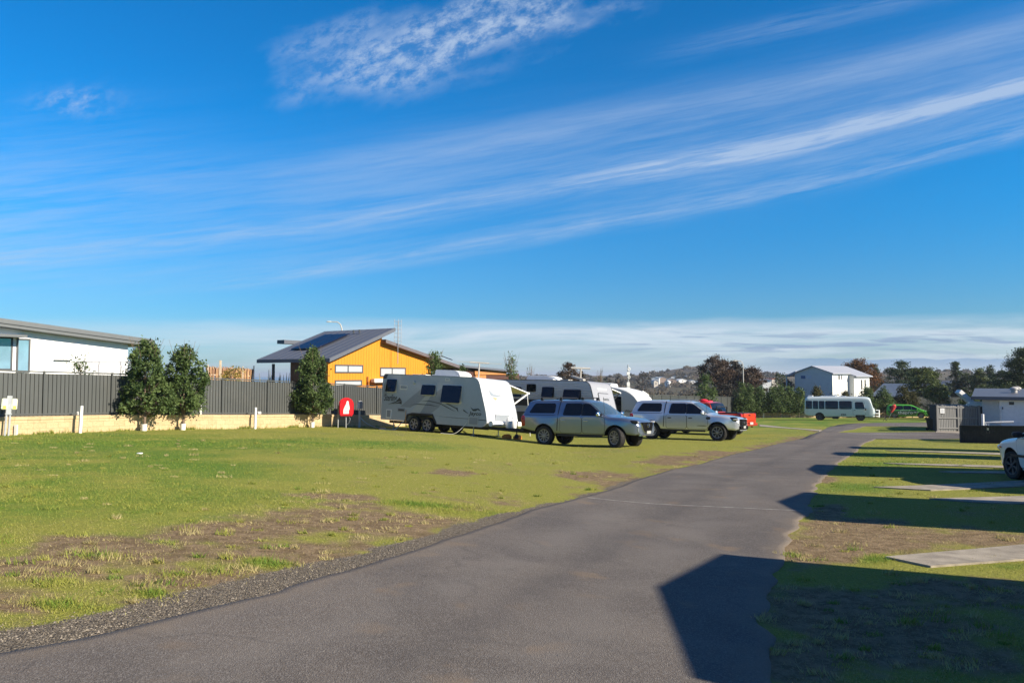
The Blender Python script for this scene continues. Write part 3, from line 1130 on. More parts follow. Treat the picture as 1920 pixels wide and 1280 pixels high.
mb.build('windscreen', GLASSB, t, smooth=True, fix=False)
mb = MB()
for z, w in ((0.50, 0.95), (0.78, 0.95), (1.12, 0.80)):
    mb.tube([(3.66, -w, z), (3.92, -w * 0.9, z), (3.95, 0, z), (3.92, w * 0.9, z), (3.66, w, z)], 0.045, 8)
for y in (-0.8, -0.3, 0.3, 0.8):
    mb.tube([(3.93, y, 0.40), (3.95, y, 1.14)], 0.04, 8)
mb.build('bull_bar', WHITE, t, smooth=True)
mb = MB()
for x, y, dx_, dy_, dz_ in ((-2.7, 0.1, 0.5, 0.5, 0.14), (-0.9, 0, 1.5, 0.9, 0.10), (-0.2, 0.0, 0.4, 0.5, 0.20), (0.5, -0.1, 0.7, 0.5, 0.08)):
    mb.box((x, y, 2.53 + dz_ / 2), (dx_, dy_, dz_))
mb.build('roof_hatch', WHITE, t, bevel=0.03)
mb = MB()
mb.box((-0.2, -0.85, 0.33), (0.6, 0.3, 0.3))
mb.build('water_tank', BLACK, t, bevel=0.03)
EB = Vector((0.885, -0.465))
pr = P(1613, 780, 77.5)
nf = Vector((EB.y, -EB.x))
settle(t, pr.x - EB.x * 2.18 - nf.x * 0.88, pr.y - EB.y * 2.18 - nf.y * 0.88, EB)

# ---- green people mover
t = thing('green_people_mover', 'bright green wrapped people mover with white lettering on its side', 'van')
top = [(-2.35, 0.95), (-2.33, 1.25), (-2.15, 1.66), (-1.9, 1.72), (-0.6, 1.74), (0.3, 1.69), (0.75, 1.55), (1.75, 1.02), (2.05, 0.90), (2.3, 0.72), (2.38, 0.55)]
bot = [(-2.35, 0.45), (-2.0, 0.28), (-1.0, 0.22), (1.2, 0.22), (2.1, 0.22), (2.38, 0.34)]
plan = [(-2.35, 0.88), (-2.1, 0.97), (-1.5, 1), (1.2, 1), (1.8, 0.97), (2.15, 0.87), (2.38, 0.66)]
car = Car(top, bot, plan, 1.0, 0.90, 0.25, (-1.45, 1.45), 0.33, re=0.10, crown=0.05, flare=0.01)
car.body('body', [GREEN, BLACK], t)
for s in (-1, 1):
    mb = MB()
    car.panel(mb, [(-2.1, 0.36), (0.9, 0.36), (1.1, 0.95), (-2.25, 0.97)], s, 0.003, nx=30)
    mb.build('dark_wrap', GREEN_D, t, smooth=True, fix=False)
    for ol in (rounded(-2.0, 1.08, -0.50, 1.56, 0.07), rounded(-0.45, 1.08, 0.40, 1.56, 0.07), [(0.45, 1.05), (1.42, 1.02), (0.72, 1.42), (0.5, 1.50), (0.45, 1.50)]):
        mb = MB()
        car.panel(mb, ol, s, 0.006)
        mb.build('side_window', GLASS, t, smooth=True, fix=False)
    mb = MB()
    add_text(mb, 'thepro', 0.52, lambda a, b_, s=s: (-0.25 - s * a * 1.15, s * (car.W(-0.2, 0.7) + 0.014), 0.70 + b_))
    add_text(mb, 'WHAT\'S UP', 0.18, lambda a, b_, s=s: (-0.25 - s * a * 1.2, s * (car.W(-0.2, 0.95) + 0.016), 0.97 + b_))
    add_text(mb, 'PRTY', 0.26, lambda a, b_, s=s: (0.92 - s * a, s * (car.W(0.9, 0.7) + 0.014), 0.72 + b_), shear=0.3)
    mb.build('lettering', WHITE, t, fix=False)
    mb = MB()
    blob(mb, (1.05, s * 0.98, 1.08), (0.16, 0.2, 0.16))
    mb.build('mirror', GREEN, t, smooth=True)
    mb = MB()
    blob(mb, (2.08, s * 0.68, 0.74), (0.36, 0.22, 0.16), p=2.4)
    mb.build('headlight', LAMPC, t, smooth=True)
    for a in (-1.45, 1.45):
        wheel(t, a, s * 0.79, 0.33, 0.2, 7)
mb = MB()
car.screen(mb, 0.80, 1.68, 0.06, 0.006)
mb.build('windscreen', GLASSB, t, smooth=True, fix=False)
EV = Vector((0.89, -0.456))
pr = P(1702, 775, 93)
settle(t, pr.x, pr.y, EV)


# ------------------------------------------------------------------ caravans
def shell(root, prof, hw, mats, name='body', bev=0.05):
    """caravan body: side outline [(x, z)] pushed out to both sides; material 0 sides, 1 the rest"""
    bm = bmesh.new()
    vs = [bm.verts.new((x, -hw, z)) for x, z in prof]
    f = bm.faces.new(vs)
    r_ = bmesh.ops.extrude_face_region(bm, geom=[f])
    for v_ in r_['geom']:
        if isinstance(v_, bmesh.types.BMVert):
            v_.co.y = hw
    bmesh.ops.recalc_face_normals(bm, faces=bm.faces)
    ed = [e for e in bm.edges if any(abs(fc.normal.y) > 0.9 for fc in e.link_faces) and not all(abs(fc.normal.y) > 0.9 for fc in e.link_faces)]
    bmesh.ops.bevel(bm, geom=ed, offset=bev, segments=3, affect='EDGES', clamp_overlap=True)
    for fc in bm.faces:
        fc.material_index = 0 if abs(fc.normal.y) > 0.8 else 1
        if fc.normal.z < -0.9:
            fc.material_index = 2
        fc.smooth = abs(fc.normal.y) < 0.97
    me = bpy.data.meshes.new(name)
    bm.to_mesh(me)
    bm.free()
    for m in mats:
        me.materials.append(m)
    me.set_sharp_from_angle(angle=R(32))
    return link(name, me, root)


def soft(prof, rad):
    """round the corners of a closed outline; rad per corner"""
    out = []
    n = len(prof)
    for i in range(n):
        p, a, b = Vector(prof[i]), Vector(prof[i - 1]), Vector(prof[(i + 1) % n])
        r_ = rad[i]
        if r_ <= 0:
            out.append(tuple(p))
            continue
        pa, pb = p + (a - p).normalized() * r_, p + (b - p).normalized() * r_
        for k in range(6):
            t_ = k / 5
            out.append(tuple(pa * (1 - t_) ** 2 + p * 2 * t_ * (1 - t_) + pb * t_ * t_))
    return out


def plate(root, name, outline, y, side, m, th=0.006, lift=0.0):
    """flat fitting on a caravan side"""
    mb = MB()
    mb.prism(outline, lambda a, b_, t_: (a, side * (y + t_), b_), lift, lift + th)
    return mb.build(name, m, root)


def frame_window(root, x0, z0, x1, z1, y, side, tilt=0.0, rim=None, name='window'):
    """hinged caravan window: rim, and a pane pushed out at the foot"""
    w = plate(root, name, rounded(x0 - 0.03, z0 - 0.03, x1 + 0.03, z1 + 0.03, 0.06), y, side, rim or STEEL, 0.012)
    mb = MB()
    ol = rounded(x0, z0, x1, z1, 0.05)
    mb.prism(ol, lambda a, b_, t_: (a, side * (y + 0.014 + t_ + tilt * (z1 - b_)), b_), 0, 0.03)
    mb.build('pane', GLASS, w, smooth=False)
    return w


CV_SIDE = mat('caravan_grey_side', (0.40, 0.45, 0.49), 0.32, var=0.03, coat=0.3)
CV_BAND = mat('caravan_band', (0.28, 0.31, 0.34), 0.35, var=0.03, coat=0.3)
CV_LITE = mat('caravan_pale_band', (0.46, 0.48, 0.46), 0.35, var=0.03)
CV_INK = mat('caravan_decal_dark', (0.05, 0.06, 0.055), 0.4)
CV_GOLD = mat('caravan_decal_tan', (0.42, 0.33, 0.20), 0.4)

t = thing('caravan', 'big white-nosed tandem caravan with swoosh graphics and Sterling written on its grey side', 'caravan')
HWc = 1.20
prof = [(-3.15, 0.45), (-1.55, 0.45), (-1.42, 0.72), (-1.1, 0.78), (0.20, 0.78), (0.32, 0.50), (0.40, 0.42), (3.02, 0.42), (3.24, 0.62), (3.18, 1.0), (2.62, 2.60), (-3.08, 2.66), (-3.18, 2.45)]
prof = soft(prof, [0.05, 0, 0.1, 0, 0.1, 0.06, 0, 0.1, 0.12, 0.3, 0.34, 0.12, 0.1])
CARA = t
CV_NOSE = mat('caravan_white_nose', (0.62, 0.62, 0.61), 0.35, var=0.03, coat=0.3)
shell(t, prof, HWc, [CV_SIDE, CV_NOSE, DGREY])


def cz(X_, Y_):
    """a point of the caravan's side, from its place in a close-up of the side"""
    f = (X_ - 130) / (1285 - 130)
    yt, yb = 225 + 45 * f, 718 + 90 * f
    return (-3.15 + 6.28 * f, 0.43 + (yb - Y_) / (yb - yt) * 2.2)


for S in (-1, 1):
    o_ = 0.003
    for nm, m, poly, lf_ in (
            ('side_band', CV_BAND, [(620, 365), (355, 580), (478, 592), (705, 455), (600, 455)], 0.0),
            ('side_band', CV_BAND, [(835, 380), (705, 460), (520, 665), (700, 668), (790, 600), (835, 540)], 0.0),
            ('side_band', CV_LITE, [(640, 470), (700, 470), (590, 655), (470, 655), (460, 665)], 0.003),
            ('side_band', CV_BAND, [(145, 330), (200, 275), (200, 420), (145, 480)], 0.0),
            ('swoosh', CV_INK, [(205, 552), (300, 525), (345, 480), (372, 520), (330, 524), (270, 545)], 0.006),
            ('swoosh', CV_INK, [(260, 550), (372, 522), (372, 556), (340, 546)], 0.006),
            ('swoosh', CV_INK, [(580, 520), (680, 518), (800, 545), (900, 595), (985, 645), (890, 600), (800, 553), (680, 527)], 0.006),
            ('swoosh', CV_INK, [(475, 565), (560, 552), (700, 562), (810, 590), (690, 570), (560, 560)], 0.006),
            ('swoosh', CV_INK, [(865, 540), (985, 600), (998, 598), (1008, 645), (985, 612), (870, 552)], 0.006),
            ('swoosh', CV_INK, [(1058, 616), (1072, 625), (1120, 668), (1062, 634)], 0.006),
            ('emblem', CV_INK, [(1132, 592), (1160, 615), (1215, 608), (1245, 640), (1205, 622), (1190, 636), (1160, 636)], 0.006)):
        plate(t, nm, [cz(*p) for p in poly][::1], HWc, S, m, 0.003, lf_ + 0.001)
    mb = MB()
    cxz = cz(232, 485)
    add_text(mb, 'Sterling', 0.44, lambda a, b_, S=S: (cxz[0] - S * a, S * (HWc + 0.008), cxz[1] + b_), shear=0.25, sx=0.62)
    jx = cz(1185, 663)
    add_text(mb, 'Jayco', 0.24, lambda a, b_, S=S: (jx[0] - S * a, S * (HWc + 0.008), jx[1] + b_), shear=0.2, sx=1.3)
    mb.build('lettering', CV_INK, t, fix=False)
    for (xa, ya), (xb, yb_), tl in (((185, 415), (300, 285), 0.16), ((600, 455), (750, 355), 0.16), ((830, 540), (1032, 365), 0.14)):
        pa, pb = cz(xa, ya), cz(xb, yb_)
        frame_window(t, pa[0], pa[1], pb[0], pb[1], HWc, S, tl, OFFWHITE)
    for (xa, ya), (xb, yb_), m in (((340, 395), (430, 348), OFFWHITE), ((330, 635), (415, 598), CV_BAND), ((195, 700), (258, 608), WHITE), ((1120, 785), (1222, 697), CV_LITE), ((845, 310), (898, 278), OFFWHITE)):
        pa, pb = cz(xa, ya), cz(xb, yb_)
        w = plate(t, 'hatch', rounded(pa[0], pa[1], pb[0], pb[1], 0.03), HWc, S, m, 0.012)
        plate(w, 'hatch_panel', rounded(pa[0] + 0.05, pa[1] + 0.05, pb[0] - 0.05, pb[1] - 0.05, 0.02), HWc, S, CV_BAND if m != CV_BAND else DGREY, 0.005, 0.012)
    px_ = cz(505, 322)
    mb = MB()
    mb.lathe([(0.09, S * HWc), (0.09, S * (HWc + 0.03)), (0.05, S * (HWc + 0.06)), (0.001, S * (HWc + 0.06))], 16, 'Y', (px_[0], 0, px_[1]))
    mb.build('gas_vent', CV_LITE, t, smooth=True)
    for a in (-1.02, -0.20):
        wheel(t, a, S * 1.06, 0.34, 0.22, 6, rimr=0.70)
    mb = MB()                                   # black arch over both wheels
    ol = [(-1.58, 0.44), (-1.44, 0.78), (-1.12, 0.86), (0.14, 0.86), (0.40, 0.46), (0.34, 0.44), (0.10, 0.78), (-1.08, 0.78), (-1.36, 0.72), (-1.50, 0.44)]
    mb.prism(ol, lambda a, b_, t_: (a, S * (HWc + t_), b_), -0.02, 0.025)
    mb.build('wheel_arch', BLACK, t)
    mb = MB()
    mb.tube([(2.35, S * 0.95, 0.42), (2.35, S * 0.95, 0.02)], 0.025, 8)
    mb.box((2.35, S * 0.95, 0.015), (0.16, 0.16, 0.03))
    mb.tube([(-2.5, S * 0.95, 0.42), (-2.5, S * 0.95, 0.02)], 0.025, 8)
    mb.build('corner_leg', STEEL, t)
    mb = MB()                                   # dark trim along the roof edge and the nose
    for i in range(len(prof)):
        a, b_ = prof[i], prof[(i + 1) % len(prof)]
        if min(a[1], b_[1]) > 0.6 and max(a[0], b_[0]) > -3.0 and not (a[0] < 0.4 and a[1] < 1.0):
            mb.bar((a[0], S * (HWc - 0.005), a[1] - 0.015), (b_[0], S * (HWc - 0.005), b_[1] - 0.015), 0.03, 0.03)
    mb.build('edge_trim', CV_BAND, t)
    plate(t, 'corner_cap', [(-3.17, 2.4), (-2.95, 2.42), (-2.85, 2.62), (-3.06, 2.645), (-3.16, 2.5)], HWc, S, DGREY, 0.008)
# chassis, drawbar, jockey wheel, gas bottles box, spare water pipe holders
mb = MB()
mb.box((-0.1, 0.6, 0.36), (6.0, 0.06, 0.12))
mb.box((-0.1, -0.6, 0.36), (6.0, 0.06, 0.12))
mb.bar((2.7, 0.6, 0.38), (4.45, 0.05, 0.40), 0.07, 0.11)
mb.bar((2.7, -0.6, 0.38), (4.45, -0.05, 0.40), 0.07, 0.11)
mb.box((4.55, 0, 0.44), (0.30, 0.12, 0.10))
mb.box((-0.6, 0, 0.30), (1.2, 1.7, 0.08))
mb.build('drawbar', BLACK, t)
mb = MB()
mb.tube([(4.15, -0.18, 0.75), (4.15, -0.18, 0.18)], 0.025, 8)
mb.lathe([(0.001, -0.035), (0.09, -0.035), (0.1, -0.02), (0.1, 0.02), (0.09, 0.035), (0.001, 0.035)], 16, 'Y', (4.15, -0.18, 0.10))
mb.build('jockey_wheel', BLACK, t)
mb = MB()
mb.tube([(3.42, -1.15, 0.60), (3.42, 1.15, 0.60)], 0.12, 20)
mb.build('hose_tube', WHITE, t, smooth=True)
mb = MB()
for y in (-0.20, 0.20):
    mb.lathe([(0.001, 0.42), (0.13, 0.44), (0.15, 0.5), (0.15, 0.80), (0.10, 0.90), (0.04, 0.94), (0.001, 0.94)], 18, 'Z', (3.72, y, 0))
mb.build('gas_bottle', WHITE, t, smooth=True)
mb = MB()
mb.prism([(-0.62, 0.72), (0.62, 0.72), (0.52, 1.0), (-0.52, 1.0)], lambda a, b_, t_: (t_, a, b_), 3.15, 3.235)
mb.build('tunnel_recess', CV_BAND, t)
mb = MB()                                       # nose graphics


def nose(a, b_, off=0.012):
    x = 3.18 + (2.62 - 3.18) * (b_ - 1.0) / 1.6
    return (x + off * 0.94, a, b_ + off * 0.33)


mb.add([nose(a, b_) for a, b_ in ((-0.62, 2.08), (-0.30, 1.90), (0.40, 1.84), (-0.20, 1.79), (-0.56, 1.82))], [(0, 1, 2, 3, 4)], 0)
mb.add([nose(a, b_) for a, b_ in ((-0.50, 1.76), (-0.02, 1.74), (-0.28, 1.62), (-0.36, 1.70))], [(0, 1, 2, 3)], 1)
add_text(mb, 'Jayco', 0.12, lambda a, b_: nose(0.2 + a, 1.92 + b_), mi=2)
add_text(mb, 'Sterling', 0.09, lambda a, b_: nose(-0.75 + a, 2.28 + b_), mi=2)
mb.build('nose_graphic', [CV_BAND, CV_GOLD, CV_LITE], t, fix=False)
mb = MB()                                       # air conditioner on the roof
mb.prism(soft([(-0.55, 2.62), (1.0, 2.62), (0.98, 2.80), (0.70, 2.93), (-0.50, 2.95)], [0.02, 0.06, 0.14, 0.16, 0.08]), lambda a, b_, t_: (a, t_, b_), -0.45, 0.45)
mb.build('air_conditioner', WHITE, t, bevel=0.05)
mb = MB()
for x, y, w, d, z in ((-2.0, 0.1, 0.5, 0.5, 0.07), (-1.35, -0.2, 0.4, 0.4, 0.06), (-1.0, 0.3, 0.5, 0.3, 0.10), (-2.6, 0.3, 0.4, 0.4, 0.05)):
    mb.box((x, y, 2.65 + z / 2), (w, d, z))
mb.build('roof_vent', OFFWHITE, t, bevel=0.02)
mb = MB()
ANT = mat('antenna_grey', (0.40, 0.38, 0.34), 0.5)
mb.tube([(1.35, 0.5, 2.6), (1.35, 0.5, 3.34)], 0.035, 8)
mb.tube([(1.0, 0.2, 3.37), (1.7, 0.8, 3.37)], 0.035, 8)
mb.tube([(0.55, -0.2, 3.37), (2.15, 1.2, 3.37)], 0.010, 6)
mb.build('wind_up_antenna', ANT, t, smooth=True)
mb = MB()                                       # awning rolled out on the far side
mb.add([(-2.4, 1.22, 2.50), (2.35, 1.22, 2.46), (2.35, 3.3, 2.10), (-2.4, 3.3, 2.14)], [(0, 1, 2, 3)])
mb.add([(-2.4, 1.22, 2.49), (2.35, 1.22, 2.45), (2.35, 3.3, 2.09), (-2.4, 3.3, 2.13)], [(3, 2, 1, 0)])
aw = mb.build('awning', mat('awning_cloth', (0.62, 0.58, 0.50), 0.9), t, fix=False)
mb = MB()
for x in (-2.4, 2.35):
    mb.bar((x, 1.24, 2.47), (x, 3.3, 2.11), 0.045)
    mb.bar((x, 1.24, 1.12), (x, 3.3, 2.09), 0.055)
    mb.bar((x, 3.22, 2.06), (x + 0.15, 3.45, 0.02), 0.02)
mb.tube([(-2.45, 3.3, 2.12), (2.4, 3.3, 2.10)], 0.055, 10)
mb.build('awning_arm', WHITE, aw)
AX = Vector((0.822, -0.569))
pr = P(712, 780, 35.9)
nr = Vector((AX.y, -AX.x))                      # towards the camera side
cc = Vector((pr.x, pr.y)) + AX * 3.16 - nr * HWc
settle(t, cc.x, cc.y, AX, 3.0, 1.1)

# orange levelling blocks under the drawbar
for k, (x, y) in enumerate(((3.75, -0.35), (4.05, 0.05))):
    b = MB()
    b.box((0, 0, 0.08), (0.26, 0.40, 0.16))
    b.box((0, 0, 0.18), (0.18, 0.32, 0.04))
    w = CARA.matrix_world @ Vector((x, y, 0))
    o = b.build('levelling_block', mat('orange_block', (0.75, 0.25, 0.04), 0.5), None, bevel=0.015)
    o.location = (w.x, w.y, h(w.x, w.y))
    o.rotation_euler = (0, 0, math.atan2(AX.y, AX.x) + 0.2 * k)
    tag(o, ['orange plastic levelling block under the caravan drawbar, the one nearer the body', 'orange plastic levelling block beside the jockey wheel'][k], 'block', 'orange levelling blocks')

# ---- second caravan: corrugated aluminium cladding
CLAD = mat('ribbed_aluminium', (0.46, 0.49, 0.53), 0.35, 0.45, var=0.04)
CVSIL = mat('silver_composite', (0.36, 0.36, 0.38), 0.45, 0.2, var=0.03)
t = thing('caravan', 'dark silver caravan with ribbed cladding and a boot hatch on its nose', 'caravan')
prof = soft([(-3.5, 0.5), (2.95, 0.5), (3.15, 0.8), (3.05, 1.2), (2.55, 2.90), (-3.4, 2.94), (-3.5, 2.7)], [0.05, 0.1, 0.1, 0.2, 0.35, 0.12, 0.1])
HW2 = 1.22
shell(t, prof, HW2, [CLAD, CVSIL, DGREY])
for S in (-1, 1):
    mb = MB()
    for k in range(13):
        z = 1.30 + k * 0.118
        x1 = 3.05 - 0.294 * (z - 1.2) - 0.10 - (0.3 if z > 2.75 else 0)
        mb.prism([(0, z), (0.020, z + 0.02), (0.020, z + 0.085), (0, z + 0.105)], lambda a, b_, t_, S=S: (t_, S * (HW2 + a), b_), -3.42, x1)
    mb.build('ribbed_cladding', CLAD, t)
    plate(t, 'checker_panel', [(-3.45, 0.52), (2.95, 0.52), (3.08, 0.85), (2.98, 1.18), (-3.45, 1.18)], HW2, S, DGREY, 0.012)
    plate(t, 'dark_band', [(-3.45, 1.50), (1.6, 1.50), (1.95, 1.58), (2.15, 1.75), (1.9, 1.86), (-3.45, 1.86)], HW2, S, BLACK, 0.004, 0.020)
    for x0, z0, x1, z1, tl in ((1.05, 1.55, 2.05, 2.40, 0.28), (-0.30, 2.0, 0.40, 2.52, 0.2), (-1.3, 2.3, -0.75, 2.66, 0.0), (-2.5, 2.0, -1.7, 2.5, 0.1)):
        frame_window(t, x0, z0, x1, z1, HW2 + 0.022, S, tl, BLACK)
    for a in (-0.9, 0.0):
        wheel(t, a, S * 1.05, 0.36, 0.24, 6)
    mb = MB()
    for i in range(len(prof)):
        a, b_ = prof[i], prof[(i + 1) % len(prof)]
        if min(a[1], b_[1]) > 0.9 and max(a[0], b_[0]) > -3.3:
            mb.bar((a[0], S * (HW2 - 0.003), a[1] - 0.015), (b_[0], S * (HW2 - 0.003), b_[1] - 0.015), 0.05, 0.03)
    mb.build('edge_trim', DGREY, t)


def nose2(a, b_, off=0.012):
    x = 3.05 + (2.55 - 3.05) * (b_ - 1.2) / 1.7
    return (x + off * 0.96, a, b_ + off * 0.28)


mb = MB()
mb.prism(rounded(-0.62, 1.62, 0.62, 2.30, 0.08), lambda a, b_, t_: nose2(a, b_, t_), -0.01, 0.012, 1)
mb.prism(rounded(-0.58, 1.66, 0.58, 2.26, 0.06), lambda a, b_, t_: nose2(a, b_, t_), 0.0, 0.03, 0)
hb = mb.build('boot_hatch', [CVSIL, BLACK], t)
mb = MB()
add_text(mb, 'HUNTER', 0.17, lambda a, b_: nose2(0.15 + a, 1.95 + b_, 0.036), mi=0)
mb.build('lettering', CV_INK, hb, fix=False)
mb = MB()
mb.prism(rounded(-0.55, 2.46, 0.55, 2.54, 0.03), lambda a, b_, t_: nose2(a, b_, t_), 0, 0.02)
mb.build('name_strip', WHITE, t)
mb = MB()
mb.prism(rounded(-1.2, 0.62, 1.2, 1.0, 0.06), lambda a, b_, t_: (t_, a, b_), 3.1, 3.19)
mb.bar((2.7, 0.6, 0.45), (4.4, 0.05, 0.45), 0.08, 0.12)
mb.bar((2.7, -0.6, 0.45), (4.4, -0.05, 0.45), 0.08, 0.12)
mb.box((3.5, 0, 0.72), (0.55, 1.3, 0.45))
mb.build('drawbar', DGREY, t)
mb = MB()
mb.prism(soft([(-1.9, 2.92), (0.0, 2.92), (-0.05, 3.10), (-0.4, 3.20), (-1.8, 3.2)], [0, 0, 0.1, 0.15, 0.1]), lambda a, b_, t_: (a, t_, b_), -0.5, 0.5)
mb.build('air_conditioner', WHITE, t, bevel=0.06)
mb = MB()
mb.box((0.35, 0.2, 2.97), (0.5, 0.5, 0.10))
mb.bar((1.0, -0.3, 3.18), (1.75, -0.3, 2.98), 0.30, 0.10)
mb.tube([(1.35, 0.0, 2.9), (1.35, 0.0, 3.62)], 0.05, 8)
mb.tube([(0.95, -0.35, 3.64), (1.75, 0.35, 3.64)], 0.05, 8)
mb.build('roof_antenna', ANT, t, smooth=False)
mb = MB()
mb.tube([(-0.2, 0.9, 2.92), (0.5, 1.0, 3.5)], 0.015, 6)
mb.build('aerial', BLACK, t)
mb = MB()
mb.add([(-2.4, 1.24, 2.75), (2.2, 1.24, 2.72), (2.2, 3.2, 2.42), (-2.4, 3.2, 2.45)], [(0, 1, 2, 3)])
mb.add([(-2.4, 1.24, 2.74), (2.2, 1.24, 2.71), (2.2, 3.2, 2.41), (-2.4, 3.2, 2.44)], [(3, 2, 1, 0)])
aw = mb.build('awning', mat('grey_awning', (0.25, 0.25, 0.27), 0.9), t, fix=False)
mb = MB()
for x in (-2.4, 2.2):
    mb.bar((x, 1.26, 2.72), (x, 3.2, 2.43), 0.05)
    mb.bar((x, 1.26, 1.4), (x, 3.2, 2.41), 0.05, mi=1)
mb.tube([(-2.45, 3.2, 2.44), (2.25, 3.2, 2.41)], 0.05, 10)
mb.build('awning_arm', [WHITE, BLACK], aw)
# near front foot of the body stands on this ray
pr = P(1120, 790, 38.4)
cc = Vector((pr.x, pr.y)) - E * 3.1 - Vector((E.y, -E.x)) * HW2
settle(t, cc.x, cc.y, E, 3.0, 1.1)
CARA2 = t

# ---- third caravan: round white nose
t = thing('caravan', 'white caravan with a round nose beyond the dark silver one', 'caravan')
prof = soft([(-3.2, 0.5), (2.7, 0.5), (2.95, 0.9), (2.85, 1.55), (2.25, 2.42), (0.9, 2.76), (-3.2, 2.86)], [0.05, 0.12, 0.15, 0.35, 0.62, 0.4, 0.2])
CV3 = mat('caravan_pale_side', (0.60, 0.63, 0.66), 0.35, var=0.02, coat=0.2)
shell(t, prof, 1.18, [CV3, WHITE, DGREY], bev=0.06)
for S in (-1, 1):
    plate(t, 'door', rounded(0.55, 0.62, 1.60, 2.22, 0.08), 1.18, S, OFFWHITE, 0.02)
    plate(t, 'door_glass', rounded(0.62, 0.70, 1.53, 2.15, 0.06), 1.18, S, GLASS, 0.012, 0.02)
    frame_window(t, 0.75, 2.32, 1.15, 2.54, 1.18, S, 0.0, BLACK)
    frame_window(t, -2.6, 1.5, -1.4, 2.3, 1.18, S, 0.1, BLACK)
    mb = MB()
    add_text(mb, 'Windsor', 0.21, lambda a, b_, S=S: (2.15 - S * a, S * 1.19, 1.24 + b_), sx=1.1, shear=0.1)
    mb.build('lettering', CV_INK, t, fix=False)
    plate(t, 'skirt', [(-3.15, 0.5), (2.7, 0.5), (2.85, 0.8), (-3.15, 0.8)], 1.18, S, DGREY, 0.006)
    for a in (-1.0,):
        wheel(t, a, S * 1.03, 0.34, 0.22, 6)
mb = MB()
mb.prism(soft([(-1.4, 2.78), (0.55, 2.72), (0.5, 2.98), (0.0, 3.06), (-1.3, 3.08)], [0, 0, 0.1, 0.15, 0.1]), lambda a, b_, t_: (a, t_, b_), -0.5, 0.5)
mb.build('air_conditioner', WHITE, t, bevel=0.06)
mb = MB()
mb.add([(-2.2, 1.2, 2.55), (1.9, 1.2, 2.50), (1.9, 2.2, 2.25), (-2.2, 2.2, 2.28)], [(0, 1, 2, 3)])
mb.add([(-2.2, 1.2, 2.54), (1.9, 1.2, 2.49), (1.9, 2.2, 2.24), (-2.2, 2.2, 2.27)], [(3, 2, 1, 0)])
aw = mb.build('awning', mat('grey_awning', (0.25, 0.25, 0.27), 0.9), t, fix=False)
mb = MB()
for x in (-2.2, 1.9):
    mb.bar((x, 1.2, 2.52), (x, 2.2, 2.26), 0.05)
    mb.bar((x, 1.2, 1.5), (x, 2.2, 2.24), 0.05, mi=1)
mb.build('awning_arm', [WHITE, BLACK], aw)
mb = MB()
mb.bar((2.6, 0.6, 0.45), (4.1, 0.05, 0.45), 0.08, 0.12)
mb.bar((2.6, -0.6, 0.45), (4.1, -0.05, 0.45), 0.08, 0.12)
mb.build('drawbar', DGREY, t)
pr = P(1203, 790, 45.5)
cc = Vector((pr.x, pr.y)) - E * 2.85 - Vector((E.y, -E.x)) * 1.18
settle(t, cc.x, cc.y, E, 3.0, 1.1)
CARA3 = t


# ------------------------------------------------------------------ road edges, traced on the ground
L_PX = [(0, 1224), (150, 1200), (262, 1174), (375, 1144), (487, 1116), (637, 1072), (750, 1039), (900, 990), (994, 956), (1061, 939), (1106, 928), (1144, 917), (1200, 898), (1256, 881), (1312, 870), (1400, 846), (1449, 834), (1508, 820.6), (1530, 811), (1541, 806.5), (1552, 801), (1573, 796.5), (1620, 793), (1680, 791.0)]
R_PX = [(1470, 1280), (1444, 1210), (1425, 1172), (1440, 1139), (1459, 1075), (1470, 1041), (1480, 1020), (1489, 1002), (1516, 967), (1527, 932), (1536, 907), (1552, 888), (1573, 869), (1600, 852), (1614, 838), (1625, 829), (1644, 823)]
LE = [G(*p).to_2d() for p in L_PX]
RE = [G(*p).to_2d() for p in R_PX]
d0 = (LE[0] - LE[2]).normalized()
LE = [LE[0] + d0 * 16, LE[0] + d0 * 8, LE[0] + d0 * 3] + LE
RE = [Vector((2.4, -14)), Vector((1.7, -4)), Vector((1.55, 1.5))] + RE
LXY, RXY = np.array(LE), np.array(RE)


def mono(a):
    b = a.copy()
    b[:, 1] = np.maximum.accumulate(b[:, 1] + np.arange(len(b)) * 1e-4)
    return b


LXY, RXY = mono(LXY), mono(RXY)


def xl(y): return np.interp(y, LXY[:, 1], LXY[:, 0])
def xr(y): return np.interp(y, RXY[:, 1], RXY[:, 0])


def dist_poly(x, y, pl):
    best = np.full(x.shape, 1e9)
    for (ax, ay), (bx, by) in zip(pl[:-1], pl[1:]):
        ux, uy = bx - ax, by - ay
        L2 = ux * ux + uy * uy + 1e-9
        t_ = np.clip(((x - ax) * ux + (y - ay) * uy) / L2, 0, 1)
        best = np.minimum(best, np.hypot(x - ax - t_ * ux, y - ay - t_ * uy))
    return best


Y_J0, Y_J1 = G(1644, 823).y, G(1660, 810.5).y       # mouth of the side road
ISL = [G(*p).to_2d() for p in ((1634, 806), (1640, 802.5), (1660, 800), (1700, 799), (1752, 798.5), (1752, 810), (1700, 811), (1655, 810))]


def in_poly(x, y, pl):
    c_ = np.zeros(np.shape(x), bool)
    n = len(pl)
    for i in range(n):
        (x1, y1), (x2, y2) = pl[i], pl[(i + 1) % n]
        cond = ((y1 > y) != (y2 > y)) & (x < (x2 - x1) * (y - y1) / (y2 - y1 + 1e-12) + x1)
        c_ ^= cond
    return c_


def blobs(x, y, lst):
    s = np.zeros(np.shape(x))
    for bx, by, rx, ry in lst:
        p = G(bx, by)
        a, b = G(bx + rx, by), G(bx, by - ry)
        wx, wy = max(abs(a.x - p.x), 0.15), max(abs(b.y - p.y), 0.15)
        s = np.maximum(s, np.exp(-(((x - p.x - (y - p.y) * p.x / p.y) / wx) ** 2 + ((y - p.y) / wy) ** 2)))
    return s


